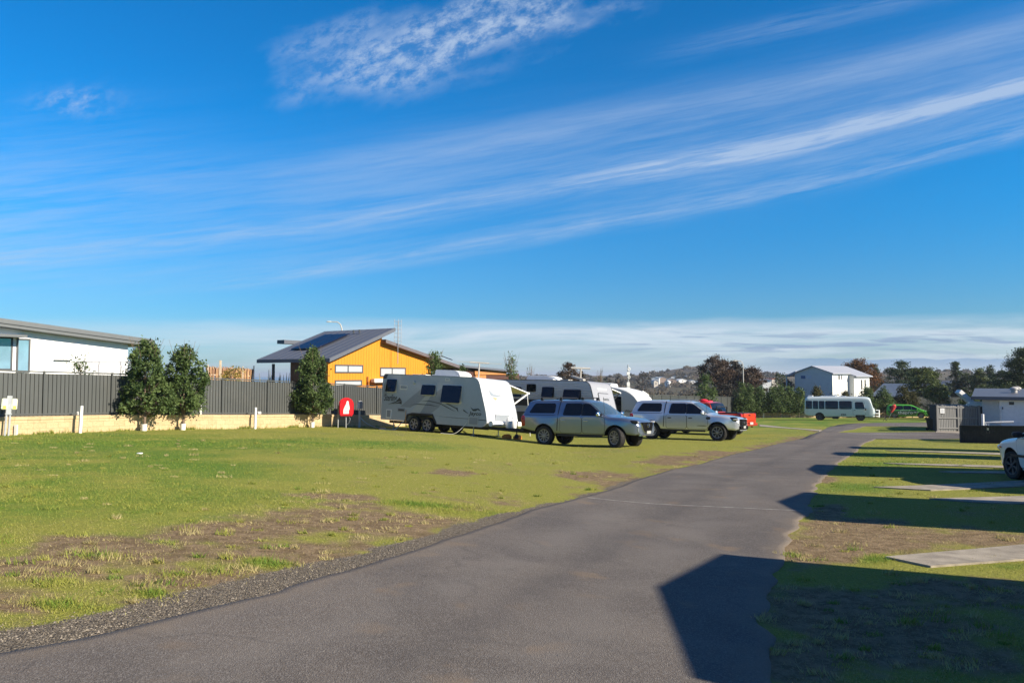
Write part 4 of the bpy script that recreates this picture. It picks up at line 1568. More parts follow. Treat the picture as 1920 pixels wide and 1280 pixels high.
DIRT = [(200, 1050, 380, 60), (560, 1030, 260, 34), (120, 1010, 260, 30), (420, 1000, 300, 30), (680, 985, 200, 22), (60, 1075, 150, 22), (300, 1085, 170, 16), (880, 955, 90, 10), (640, 930, 120, 8), (850, 886, 55, 6), (1090, 891, 60, 7), (1150, 890, 60, 6), (1245, 866, 60, 8), (1290, 858, 60, 6), (20, 1140, 120, 12), (1340, 850, 60, 6), (760, 1000, 120, 14)]
DIRT_R = [(1620, 1010, 160, 30), (1560, 1045, 90, 14), (1800, 1010, 180, 14), (1555, 958, 40, 14), (1550, 900, 30, 8), (1500, 1030, 40, 30), (1600, 1130, 200, 40), (1600, 980, 120, 10), (1850, 1110, 160, 30), (1560, 1150, 130, 40), (1700, 1200, 200, 60), (1520, 1240, 100, 40), (1850, 1240, 120, 40)]
LUSH = [(120, 900, 300, 60), (60, 950, 220, 30), (330, 870, 260, 40), (250, 830, 400, 18), (780, 945, 110, 9), (900, 960, 70, 8), (505, 1056, 75, 9), (110, 1134, 90, 9), (285, 1112, 50, 7), (640, 830, 300, 8), (1650, 1048, 45, 10), (1870, 1062, 100, 8), (1620, 913, 90, 12), (1500, 790, 300, 9), (1660, 860, 120, 20), (1700, 790, 80, 6)]
TUFT = [(505, 1056, 70, 8), (110, 1134, 90, 11), (285, 1113, 50, 8), (100, 1092, 70, 5), (775, 945, 70, 5), (835, 958, 30, 5), (180, 1042, 80, 6), (320, 1078, 50, 7), (1645, 1050, 40, 8), (400, 1072, 60, 6), (840, 950, 80, 5)]


def masks(x, y):
    x, y = np.asarray(x, float), np.asarray(y, float)
    r = np.hypot(x, y)
    dl = dist_poly(x, y, LXY)
    leftside = x < xl(y)
    n1 = fbm(x, y, 0.35, 11)
    n2 = fbm(x, y, 1.3, 23)
    n3 = fbm(x, y, 4.5, 37, 3)
    gw = 0.36 - 0.29 * sstep(y, 6.5, 12) + (n2 - 0.5) * 0.5
    gravel = np.where(x < xl(y) + 0.5, 1 - sstep(dl, gw - 0.12, gw + 0.22), 0) * (1 - sstep(y, 14, 22))
    dirt = blobs(x, y, DIRT) * leftside + blobs(x, y, DIRT_R) * (~leftside)
    band = np.where(leftside, np.exp(-((dl - 1.5) / 1.5) ** 2) * (1 - sstep(y, 9, 15)) * 0.75, 0)
    thin = np.where(leftside, np.exp(-(dl / 0.9) ** 2) * 0.6 * sstep(y, 9, 16), 0)
    dirt = np.maximum(np.maximum(dirt, band), thin)
    lush = blobs(x, y, LUSH)
    dirt = sstep(dirt * 1.55 + (n2 - 0.5) * 1.5 + (n3 - 0.5) * 1.0 - lush * 0.7, 0.18, 1.15)
    far = sstep(r, 24, 40)
    lv = 0.10 + 0.55 * lush + (n1 - 0.5) * 1.1 + (n2 - 0.5) * 0.8 + far * 0.05
    lv = np.where(leftside, lv + 0.16 * sstep(-x, 2, 11), lv)
    lush_v = np.clip(lv, 0, 1)
    dry = np.clip(sstep(n1 + n2, 0.92, 1.30) * 0.8 * (1 - lush), 0, 1)
    return lush_v, np.clip(dirt, 0, 1), np.clip(gravel, 0, 1), dry


# ------------------------------------------------------------------ ground sheet
ang = np.concatenate([np.arange(-180, -50, 4.0), np.arange(-50, -43, 1.0), np.arange(-43, 43.01, 0.36), np.arange(44, 50, 1.0), np.arange(50, 180, 4.0)])
rad = [0.6]
while rad[-1] < 14000:
    rad.append(rad[-1] * (1.020 if rad[-1] < 60 else 1.04))
rad = np.array(rad)
A, RR = np.meshgrid(np.radians(ang), rad)
GX, GY = RR * np.sin(A), RR * np.cos(A)
GZ = H(GX, GY)
nA, nR = len(ang), len(rad)
verts = np.stack([GX, GY, GZ], -1).reshape(-1, 3)
idx = np.arange(nA * nR).reshape(nR, nA)
nx = np.roll(idx, -1, 1)
faces = np.stack([idx[:-1], nx[:-1], nx[1:], idx[1:]], -1).reshape(-1, 4)[:, ::-1]
verts = np.vstack([verts, [[0, 0, h(0, 0)]]])
ctr = len(verts) - 1
tri = [(int(idx[0, (k + 1) % nA]), int(idx[0, k]), ctr) for k in range(nA)]
me = bpy.data.meshes.new('lawn_ground')
me.from_pydata(verts.tolist(), [], faces.tolist() + tri)
lu, di, gr, dr = masks(verts[:, 0], verts[:, 1])
for nm, v_ in (('lush', lu), ('dirt', di), ('gravel', gr), ('dry', dr)):
    at = me.attributes.new(nm, 'FLOAT', 'POINT')
    at.data.foreach_set('value', v_.astype(np.float32))
me.polygons.foreach_set('use_smooth', [True] * len(me.polygons))


def attr(t_, nm):
    a = t_.nodes.new('ShaderNodeAttribute')
    a.attribute_name = nm
    return X(t_, a.outputs['Fac'])


m, t_, p_ = base_mat('lawn')
geo = t_.nodes.new('ShaderNodeNewGeometry')
pos = geo.outputs['Position']
lu_, di_, gr_, dr_ = (attr(t_, k) for k in ('lush', 'dirt', 'gravel', 'dry'))
fine = n_noise(t_, pos, 38, 5, 0.65)
mid = n_noise(t_, pos, 7, 4, 0.6)
wide = n_noise(t_, pos, 0.5, 5, 0.65)
lush_c = (lu_ + (mid - 0.5) * 0.5 + (wide - 0.5) * 1.1).clamp()
g = n_mix(t_, lush_c.step(0.1, 0.9), (0.315, 0.312, 0.062), (0.128, 0.228, 0.030))
g = n_mix(t_, (dr_ * mid.step(0.35, 0.65)), g, (0.34, 0.28, 0.11))
g = n_mix(t_, fine.step(0.36, 0.64) * 0.75, g, n_mix(t_, 0.5, g, (0.05, 0.06, 0.012)))
dcol = n_mix(t_, mid.step(0.3, 0.7), (0.140, 0.092, 0.050), (0.27, 0.192, 0.110))
dcol = n_mix(t_, fine.step(0.45, 0.75) * 0.6, dcol, (0.38, 0.31, 0.19))
g = n_mix(t_, (di_ + (fine - 0.5) * 0.7 * di_ + (mid - 0.5) * 0.5 * di_).step(0.08, 1.0), g, dcol)
vo = t_.nodes.new('ShaderNodeTexVoronoi')
vo.inputs['Scale'].default_value = 75
t_.links.new(pos, vo.inputs['Vector'])
vsep = t_.nodes.new('ShaderNodeSeparateColor')
t_.links.new(vo.outputs['Color'], vsep.inputs[0])
vr = X(t_, vsep.outputs[0])
gcol = n_mix(t_, vr, (0.095, 0.078, 0.058), (0.28, 0.24, 0.185))
g = n_mix(t_, (gr_ + (fine - 0.5) * 0.5).step(0.35, 0.65), g, gcol)
scrub_f = (geo.outputs['Position'])
sepp = t_.nodes.new('ShaderNodeSeparateXYZ')
t_.links.new(pos, sepp.inputs[0])
yy = X(t_, sepp.outputs[1])
xx = X(t_, sepp.outputs[0])
rr_ = (xx * xx + yy * yy).pow(0.5)
sc1 = n_noise(t_, pos, 0.06, 6, 0.65)
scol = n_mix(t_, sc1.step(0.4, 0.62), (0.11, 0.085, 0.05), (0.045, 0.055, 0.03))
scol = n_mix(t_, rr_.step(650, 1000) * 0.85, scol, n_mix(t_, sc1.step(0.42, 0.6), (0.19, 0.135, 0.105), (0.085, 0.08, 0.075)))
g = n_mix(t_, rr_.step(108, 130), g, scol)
t_.links.new(g, p_.inputs['Base Color'])
p_.inputs['Roughness'].default_value = 0.95
p_.inputs['Specular IOR Level'].default_value = 0.1
bn = t_.nodes.new('ShaderNodeBump')
bn.inputs['Strength'].default_value = 0.9
bn.inputs['Distance'].default_value = 0.03
bh = fine * 0.8 + mid * 0.6 + X(t_, vo.outputs['Distance']) * gr_ * -0.8
t_.links.new(bh.s, bn.inputs['Height'])
t_.links.new(bn.outputs[0], p_.inputs['Normal'])
me.materials.append(m)
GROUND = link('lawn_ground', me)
tag_struct(GROUND, 'lawn and worn earth of the caravan park sloping gently away to scrub and a far hill', 'lawn')

# sea
mb = MB()
mb.add([(-14000, -2500, -17), (14000, -2500, -17), (14000, 14000, -17), (-14000, 14000, -17)], [(0, 1, 2, 3)])
m, t_, p_ = base_mat('sea_water')
p_.inputs['Base Color'].default_value = (0.012, 0.07, 0.14, 1)
p_.inputs['Roughness'].default_value = 0.25
tcn = t_.nodes.new('ShaderNodeTexCoord')
bn = t_.nodes.new('ShaderNodeBump')
bn.inputs['Strength'].default_value = 1.0
bn.inputs['Distance'].default_value = 1.5
t_.links.new(n_noise(t_, tcn.outputs['Object'], 0.06, 6, 0.65).s, bn.inputs['Height'])
t_.links.new(bn.outputs[0], p_.inputs['Normal'])
o = mb.build('sea', m, fix=False)
tag_struct(o, 'strip of deep blue sea along the horizon behind the fences', 'sea')

# ------------------------------------------------------------------ asphalt
m, t_, p_ = base_mat('asphalt')
geo = t_.nodes.new('ShaderNodeNewGeometry')
pos = geo.outputs['Position']
n1 = n_noise(t_, pos, 0.55, 5, 0.6, 0.5)
n2 = n_noise(t_, pos, 3.2, 5, 0.65)
n3 = n_noise(t_, pos, 85, 3, 0.7)
vo = t_.nodes.new('ShaderNodeTexVoronoi')
vo.inputs['Scale'].default_value = 130
t_.links.new(pos, vo.inputs['Vector'])
vs_ = t_.nodes.new('ShaderNodeSeparateColor')
t_.links.new(vo.outputs['Color'], vs_.inputs[0])
agg = X(t_, vs_.outputs[1])
c_ = n_mix(t_, n1.step(0.35, 0.65), (0.104, 0.087, 0.072), (0.158, 0.132, 0.107))
c_ = n_mix(t_, n2.step(0.56, 0.78) * 0.55, c_, (0.205, 0.175, 0.140))
c_ = n_mix(t_, agg.step(0.45, 1.0) * 0.42, c_, (0.34, 0.315, 0.285))
c_ = n_mix(t_, n3.step(0.52, 0.68) * 0.5, c_, (0.035, 0.034, 0.034))
wv = t_.nodes.new('ShaderNodeTexVoronoi')
wv.feature = 'DISTANCE_TO_EDGE'
wv.inputs['Scale'].default_value = 0.34
wm = t_.nodes.new('ShaderNodeVectorMath')
wm.operation = 'ADD'
t_.links.new(pos, wm.inputs[0])
wn = t_.nodes.new('ShaderNodeTexNoise')
wn.inputs['Scale'].default_value = 2.0
t_.links.new(pos, wn.inputs['Vector'])
t_.links.new(wn.outputs['Color'], wm.inputs[1])
t_.links.new(wm.outputs[0], wv.inputs['Vector'])
dst = X(t_, wv.outputs['Distance'])
c_ = n_mix(t_, (1.0 - dst.step(0.0, 0.016)) * n1.step(0.42, 0.6) * 0.28, c_, (0.03, 0.03, 0.03))
blot = n_noise(t_, pos, 1.7, 3, 0.5, 0.2)
c_ = n_mix(t_, blot.step(0.60, 0.74) * 0.6, c_, (0.23, 0.165, 0.105))
c_ = n_mix(t_, n_noise(t_, pos, 0.16, 3, 0.5).step(0.38, 0.66) * 0.22, c_, (0.085, 0.080, 0.080))
acr = attr(t_, 'across')
edge = ((acr - 0.5).abs() * 2.0 + (n2 - 0.5) * 0.28)
c_ = n_mix(t_, edge.step(0.80, 1.02) * 0.75, c_, (0.200, 0.160, 0.118))
trk = gauss(acr, 0.30, 0.075) + gauss(acr, 0.66, 0.075)
c_ = n_mix(t_, trk * 0.32 * n1.step(0.3, 0.6), c_, (0.19, 0.172, 0.152))
mid_ = gauss(acr + (n2 - 0.5) * 0.1, 0.48, 0.05)
c_ = n_mix(t_, mid_ * 0.25, c_, (0.062, 0.058, 0.056))
t_.links.new(c_, p_.inputs['Base Color'])
p_.inputs['Roughness'].default_value = 0.82
p_.inputs['Specular IOR Level'].default_value = 0.3
bn = t_.nodes.new('ShaderNodeBump')
bn.inputs['Strength'].default_value = 0.5
bn.inputs['Distance'].default_value = 0.012
t_.links.new((n3 + X(t_, vo.outputs['Distance']) * 0.8 + n2 * 0.3).s, bn.inputs['Height'])
t_.links.new(bn.outputs[0], p_.inputs['Normal'])
ASPH = m


ACR = []


def strip(mb, ys, fl, fr, nx=40, dz=0.012, ragged=0.05):
    rows = []
    ACR.extend([k / nx for k in range(nx + 1)] * len(ys))
    for y in ys:
        a, b = fl(y), fr(y)
        a += (fbm(np.array([y * 3.1]), np.array([1.0]), 1.0, 5)[0] - 0.5) * ragged * 2
        b += (fbm(np.array([y * 2.3]), np.array([9.0]), 1.0, 6)[0] - 0.5) * ragged * 5
        xs = a + (b - a) * np.linspace(0, 1, nx + 1)
        zs = H(xs, np.full(nx + 1, y))
        # the sheet ends in a small lip
        z = [float(q_) + dz for q_ in zs]
        z[0] -= dz + 0.02
        z[-1] -= dz + 0.02
        xs = list(xs)
        xs[1] = xs[0] + 0.03
        xs[-2] = xs[-1] - 0.03
        rows.append([(float(x), float(y), zz) for x, zz in zip(xs, z)])
    mb.grid(rows)


mb = MB()
strip(mb, list(np.concatenate([np.arange(-14, 3, 0.5), np.arange(3, 20, 0.14), np.arange(20, Y_J0, 0.4), [Y_J0]])), lambda y: float(xl(y)), lambda y: float(xr(y)), 60)
xj = 31.0
strip(mb, list(np.linspace(Y_J0 + 0.003, Y_J1, 26)), lambda y: float(xl(y)), lambda y: xj, 60, ragged=0.03)
ix = G(1634, 806)
y2 = G(1640, 799).y
strip(mb, list(np.linspace(Y_J1 + 0.003, y2, 20)), lambda y: float(xl(y)), lambda y: float(xr(Y_J0) + 2.0 + (y - Y_J1) * 0.62), 40, ragged=0.1)
yt = G(1640, 792.5).y
strip(mb, list(np.linspace(y2 + 0.003, yt, 20)), lambda y: float(xl(y)), lambda y: 46.0 + (y - y2), 40, ragged=0.3)
ROAD = mb.build('road', ASPH, smooth=True, angle=60)
at = ROAD.data.attributes.new('across', 'FLOAT', 'POINT')
at.data.foreach_set('value', np.array(ACR, np.float32))
tag_struct(ROAD, 'grey asphalt driveway curving away between the lawns', 'road')

# pale joint across the road, laid 4 mm above
mb = MB()
a, b = G(1102, 934), G(1508, 959)
rows = []
for k in range(41):
    f = k / 40
    x, y = a.x + (b.x - a.x) * f, a.y + (b.y - a.y) * f + 0.03 * math.sin(k * 0.9) * 0.3
    z = h(x, y) + 0.016
    w = 0.022 + 0.008 * math.sin(k * 1.7)
    rows.append([(x, y - w, z), (x, y + w, z)])
mb.grid(rows)
o = mb.build('road_joint', mat('road_joint', (0.30, 0.28, 0.25), 0.9, var=0.3, scale=30))
tag_struct(o, 'thin pale joint line running across the driveway', 'joint')
# pale line along the far crossing
mb = MB()
a, b = G(1590, 812.5), G(1790, 815.5)
rows = []
for k in range(31):
    f = k / 30
    x, y = a.x + (b.x - a.x) * f, a.y + (b.y - a.y) * f
    rows.append([(x, y - 0.10, h(x, y) + 0.017), (x, y + 0.12, h(x, y) + 0.017)])
mb.grid(rows)
o = mb.build('road_joint', mat('road_joint', (0.30, 0.28, 0.25), 0.9, var=0.3, scale=30))
tag_struct(o, 'pale line along the side road by the grass island', 'joint')


# ------------------------------------------------------------------ concrete pads and paths
def pad(pxs, label, thick=0.022, n=14):
    pts = [G(*p) for p in pxs]
    mb = MB()
    a, b, c_, d = pts
    rows = []
    for i in range(n + 1):
        f = i / n
        p0, p1 = a.lerp(d, f), b.lerp(c_, f)
        row = []
        for k in range(7):
            q_ = p0.lerp(p1, k / 6)
            row.append((q_.x, q_.y, h(q_.x, q_.y) + thick))
        rows.append(row)
    mb.grid(rows)
    loop = rows[0] + [r_[-1] for r_ in rows[1:]] + rows[-1][-2::-1] + [r_[0] for r_ in rows[-2:0:-1]]
    mb.grid([loop + loop[:1], [(x, y, z - thick - 0.05) for x, y, z in loop + loop[:1]]])
    o = mb.build('concrete_path', CONC)
    return tag_struct(o, label, 'path')


pad([(1660, 1046), (1745, 1064), (1990, 1045), (1990, 1016)], 'pale concrete path nearest the camera reaching the road verge')
pad([(1742, 936), (1830, 943), (1990, 948), (1990, 929)], 'thin concrete path in the sun beyond the big shadow')
pad([(1638, 914), (1745, 920), (1990, 909), (1990, 898)], 'concrete path half in shadow leading to the white sedan')
pad([(1655, 868.5), (1690, 871.0), (1885, 878), (1885, 874)], 'far thin concrete path between two shadow stripes')
pad([(1760, 884.5), (1800, 887), (1885, 888.5), (1885, 884.5)], 'thin concrete strip just left of the sedan wheel')
pad([(1660, 844.5), (1700, 846.5), (1885, 853.5), (1885, 850.0)], 'farthest thin concrete path near the dark slatted fence')
pad([(1424, 796), (1424, 799), (1536, 808.5), (1541, 806.5)], 'thin concrete slab edge on the grass right of the orange ute')
pad([(1755, 808.5), (1755, 811), (1810, 813), (1808, 808)], 'concrete apron in front of the paling fence')

# drain cap on the lawn
mb = MB()
mb.lathe([(0.001, 0.02), (0.055, 0.02), (0.066, 0.015), (0.07, 0.0)], 20)
o = mb.build('drain_cap', WHITE, None, smooth=True)
p = G(262, 850)
o.location = p
tag(o, 'small round white drain cap lying in the lawn', 'drain cap')

# ------------------------------------------------------------------ blades of grass and pebbles
rng = np.random.default_rng(4)


def scatter(n, y0, y1, powr=1.0):
    """random points in the view wedge, denser near the camera"""
    y = y0 * (y1 / y0) ** (rng.random(n) ** powr)
    x = (rng.random(n) * 1.46 - 0.73) * y
    return x, y


def open_ground(x, y):
    road = (x > xl(y) - 0.03) & (x < np.where(y < Y_J0, xr(y) + 0.02, xj)) & (y < yt)
    isl = in_poly(x, y, ISL)
    return (~road | isl) & (beyond(x, y) < -0.25)


def blades(n, y0, y1, hgt, wid, keep=None, seed=1, tint_add=0.0):
    x, y = scatter(n, y0, y1)
    ok = open_ground(x, y)
    x, y = x[ok], y[ok]
    lu, di, gr, dr = masks(x, y)
    tuft = blobs(x, y, TUFT)
    prob = (1 - di * 0.80) * (1 - gr) * (0.55 + 0.45 * lu)
    prob = np.maximum(prob, tuft * 1.2)
    if keep == 'tuft':
        prob = tuft * 1.3 - 0.2
    k = rng.random(len(x)) < prob
    x, y, lu, di, tuft, dr = x[k], y[k], lu[k], di[k], tuft[k], dr[k]
    n = len(x)
    z = H(x, y) - 0.004
    hg = hgt * (0.45 + 0.9 * rng.random(n)) * (0.7 + 0.5 * lu + 0.9 * tuft)
    a = rng.random(n) * 6.283
    b = rng.random(n) * 6.283
    lean = hg * (0.25 + 0.8 * rng.random(n))
    w = wid * (0.6 + 0.8 * rng.random(n))
    v0 = np.stack([x - np.cos(a) * w, y - np.sin(a) * w, z], -1)
    v1 = np.stack([x + np.cos(a) * w, y + np.sin(a) * w, z], -1)
    v2 = np.stack([x + np.cos(b) * lean, y + np.sin(b) * lean, z + hg], -1)
    V = np.stack([v0, v1, v2], 1).reshape(-1, 3)
    tint = np.clip(0.20 + 0.65 * lu + 0.3 * tuft - 0.5 * di * (1 - tuft) - 0.3 * dr + (rng.random(n) - 0.5) * 0.45 + tint_add, 0, 1)
    return V, np.repeat(tint, 3)


def tri_mesh(name, V, tint, mt, per=3):
    n = len(V) // per
    me = bpy.data.meshes.new(name)
    me.vertices.add(len(V))
    me.vertices.foreach_set('co', V.astype(np.float32).ravel())
    me.loops.add(len(V))
    me.loops.foreach_set('vertex_index', np.arange(len(V), dtype=np.int32))
    me.polygons.add(n)
    me.polygons.foreach_set('loop_start', np.arange(0, len(V), per, dtype=np.int32))
    me.polygons.foreach_set('loop_total', np.full(n, per, dtype=np.int32))
    me.update(calc_edges=True)
    at = me.attributes.new('tint', 'FLOAT', 'POINT')
    at.data.foreach_set('value', tint.astype(np.float32))
    me.materials.append(mt)
    return me


m, t_, p_ = base_mat('grass_blade')
tn = attr(t_, 'tint')
c_ = n_mix(t_, tn.step(0.0, 0.38), (0.48, 0.40, 0.19), (0.335, 0.335, 0.070))
c_ = n_mix(t_, tn.step(0.40, 0.95), c_, (0.125, 0.230, 0.030))
t_.links.new(c_, p_.inputs['Base Color'])
p_.inputs['Roughness'].default_value = 0.6
p_.inputs['Specular IOR Level'].default_value = 0.2
tr = t_.nodes.new('ShaderNodeBsdfTranslucent')
t_.links.new(c_, tr.inputs['Color'])
mx = t_.nodes.new('ShaderNodeMixShader')
mx.inputs[0].default_value = 0.3
t_.links.new(p_.outputs[0], mx.inputs[1])
t_.links.new(tr.outputs[0], mx.inputs[2])
t_.links.new(mx.outputs[0], t_.nodes['Material Output'].inputs['Surface'])
BLADE = m
parts = [blades(230000, 4.0, 11, 0.021, 0.0026), blades(180000, 9, 22, 0.024, 0.0045), blades(110000, 20, 60, 0.030, 0.010), blades(60000, 3.8, 14, 0.050, 0.0035, 'tuft', tint_add=0.1)]


def clumps(n, y0, y1):
    """separate tufts standing up out of the turf"""
    x, y = scatter(n, y0, y1)
    lu, di, gr, dr = masks(x, y)
    ok = open_ground(x, y) & (rng.random(n) < 0.25 + 0.5 * di + 0.25 * lu) & (gr < 0.6)
    x, y, lu, di = x[ok], y[ok], lu[ok], di[ok]
    m_ = len(x)
    k = 42
    rad_ = (0.03 + 0.09 * rng.random(m_) ** 2)[:, None]
    a = rng.random((m_, k)) * 6.283
    rr_ = np.sqrt(rng.random((m_, k))) * rad_
    X_, Y_ = (x[:, None] + np.cos(a) * rr_ * 1.5).ravel(), (y[:, None] + np.sin(a) * rr_).ravel()
    Z_ = H(X_, Y_) - 0.004
    n_ = len(X_)
    hg = np.repeat(0.025 + 0.045 * rng.random(m_) ** 1.5, k) * (0.5 + 0.7 * rng.random(n_))
    b = np.repeat(rng.random(m_) * 6.283, k) + (rng.random(n_) - 0.5) * 4
    a2 = rng.random(n_) * 6.283
    w = 0.0028 * (1 + Y_ / 12)
    le = hg * (0.2 + 0.9 * rng.random(n_))
    V = np.stack([np.stack([X_ - np.cos(a2) * w, Y_ - np.sin(a2) * w, Z_], -1), np.stack([X_ + np.cos(a2) * w, Y_ + np.sin(a2) * w, Z_], -1), np.stack([X_ + np.cos(b) * le, Y_ + np.sin(b) * le, Z_ + hg], -1)], 1).reshape(-1, 3)
    t0 = np.where(rng.random(m_) < 0.30 + 0.35 * di, 0.02, 0.35 + 0.5 * rng.random(m_))
    T = np.clip(np.repeat(t0, k) + (rng.random(n_) - 0.5) * 0.3, 0, 1)
    return V, np.repeat(T, 3)


parts.append(clumps(1500, 4.5, 24))


def wall_weeds(n):
    s = rng.random(n) * 120 - 12
    s = s + np.sin(s * 2.3) * 0.8
    L1 = math.hypot(FB[0] - FA[0], FB[1] - FA[1])
    dxy = np.array([(FB[0] - FA[0]) / L1, (FB[1] - FA[1]) / L1])
    off = 0.27 + np.abs(rng.normal(size=n)) * 0.07
    s = np.minimum(s, L1)
    x, y = FA[0] + dxy[0] * s + dxy[1] * off, FA[1] + dxy[1] * s - dxy[0] * off
    z = H(x, y) - 0.01
    hg = (0.05 + 0.16 * rng.random(n) ** 3) * (0.4 + 1.2 * fbm(s, s * 0, 0.9, 61))
    a, b = rng.random(n) * 6.283, rng.random(n) * 6.283
    w = 0.012
    le = hg * 0.4
    V = np.stack([np.stack([x - np.cos(a) * w, y - np.sin(a) * w, z], -1), np.stack([x + np.cos(a) * w, y + np.sin(a) * w, z], -1), np.stack([x + np.cos(b) * le, y + np.sin(b) * le, z + hg], -1)], 1).reshape(-1, 3)
    return V, np.repeat(np.clip(0.2 + 0.7 * rng.random(n), 0, 1), 3)


parts.append(wall_weeds(16000))
V = np.vstack([p[0] for p in parts])
T = np.concatenate([p[1] for p in parts])
o = link('grass', tri_mesh('grass', V, T, BLADE))
tag(o, 'short green and yellow grass blades growing over the lawns', 'grass', kind='stuff')

# pebbles of the gravel shoulder
x, y = scatter(60000, 4.2, 16)
_, _, gr, _ = masks(x, y)
k = (rng.random(len(x)) < gr) & (x < xl(y) + 0.04)
x, y = x[k][:14000], y[k][:14000]
n = len(x)
s = 0.003 + 0.006 * rng.random(n) ** 2
z = H(x, y) + s * 0.3
base = np.array([(1, 0, 0), (0, 1, 0), (-1, 0, 0), (0, -1, 0), (0, 0, 0.8), (0, 0, -0.8)], float)
ft = np.array([(0, 1, 4), (1, 2, 4), (2, 3, 4), (3, 0, 4)])
jit = 1 + (rng.random((n, 6, 3)) - 0.5) * 0.7
vv = base[None] * jit * s[:, None, None]
ca, sa = np.cos(rng.random(n) * 6.3), np.sin(rng.random(n) * 6.3)
vx = vv[..., 0] * ca[:, None] - vv[..., 1] * sa[:, None]
vy = vv[..., 0] * sa[:, None] + vv[..., 1] * ca[:, None]
vv = np.stack([vx + x[:, None], vy + y[:, None], vv[..., 2] + z[:, None]], -1)
V = vv[:, ft].reshape(-1, 3)
T = np.repeat(rng.random(n), 12)
o = link('gravel', tri_mesh('gravel', V, T, leaf_mat('pebble', (0.11, 0.09, 0.068), (0.33, 0.285, 0.225), 0.0)))
tag(o, 'loose grey gravel along the left edge of the driveway', 'gravel', kind='stuff')


# ------------------------------------------------------------------ boundary wall and steel fence
def fence_at(s):
    """point and direction s metres along the boundary, s = 0 at the left of the picture"""
    L1 = math.hypot(FB[0] - FA[0], FB[1] - FA[1])
    if s <= L1:
        d = Vector((FB[0] - FA[0], FB[1] - FA[1])) / L1
        return Vector(FA) + d * s, d
    d = (Vector(FC) - Vector(FB)).normalized()
    return Vector(FB) + d * (s - L1), d


def wall_h(s): return 0.62
def fence_h(s): return 1.56 + 0.45 * float(sstep(s, 38, 62))


WALLM, t_, p_ = base_mat('limestone_block')
at = t_.nodes.new('ShaderNodeAttribute')
at.attribute_name = 'along'
geo = t_.nodes.new('ShaderNodeNewGeometry')
sp = t_.nodes.new('ShaderNodeSeparateXYZ')
tcn = t_.nodes.new('ShaderNodeTexCoord')
at2 = t_.nodes.new('ShaderNodeAttribute')
at2.attribute_name = 'up'
vec = n_comb(t_, X(t_, at.outputs['Fac']), X(t_, at2.outputs['Fac']), 0.0)
bk = t_.nodes.new('ShaderNodeTexBrick')
bk.inputs['Scale'].default_value = 1.0
bk.inputs['Brick Width'].default_value = 0.40
bk.inputs['Row Height'].default_value = 0.2
bk.inputs['Mortar Size'].default_value = 0.008
bk.inputs['Color1'].default_value = (0.44, 0.32, 0.17, 1)
bk.inputs['Color2'].default_value = (0.54, 0.40, 0.225, 1)
bk.inputs['Mortar'].default_value = (0.30, 0.215, 0.11, 1)
t_.links.new(vec, bk.inputs['Vector'])
nz = n_noise(t_, vec, 9, 6, 0.65)
cc_ = n_mix(t_, nz.step(0.3, 0.7) * 0.5, bk.outputs['Color'], (0.58, 0.45, 0.27))
t_.links.new(cc_, p_.inputs['Base Color'])
p_.inputs['Roughness'].default_value = 0.95
bn = t_.nodes.new('ShaderNodeBump')
bn.inputs['Strength'].default_value = 0.8
bn.inputs['Distance'].default_value = 0.03
t_.links.new((nz + n_noise(t_, vec, 30, 4) * 0.4).s, bn.inputs['Height'])
t_.links.new(bn.outputs[0], p_.inputs['Normal'])

S0, S1 = -13.0, 138.0
ss = np.arange(S0, S1 + 0.1, 0.5)
rows, al, up = [], [], []
for s in ss:
    p, d = fence_at(float(s))
    nrm = Vector((d.y, -d.x))
    f_, b_ = p + nrm * 0.24, p - nrm * 0.10
    g0 = h(f_.x, f_.y)
    zt = g0 + wall_h(s)
    prof = [(f_, g0 - 0.3, 0), (f_, g0 + 0.30, 0.6), (f_, zt - 0.12, 0.9), (p + nrm * 0.265, zt - 0.115, 0.91), (p + nrm * 0.265, zt - 0.012, 1.0), (p + nrm * 0.25, zt, 1.02), (b_, zt, 1.3), (b_, g0 - 0.3, 1.5)]
    rows.append([(q_.x, q_.y, z) for q_, z, _ in prof])
    al += [float(s)] * len(prof)
    up += [z - g0 + 1.0 for _, z, _ in prof]
mb = MB()
mb.grid(rows)
o = mb.build('retaining_wall', WALLM, smooth=True, angle=30)
for nm, v_ in (('along', al), ('up', up)):
    at = o.data.attributes.new(nm, 'FLOAT', 'POINT')
    at.data.foreach_set('value', np.array(v_, np.float32))
tag(o, 'low honey-coloured block retaining wall under the grey steel fence', 'wall')

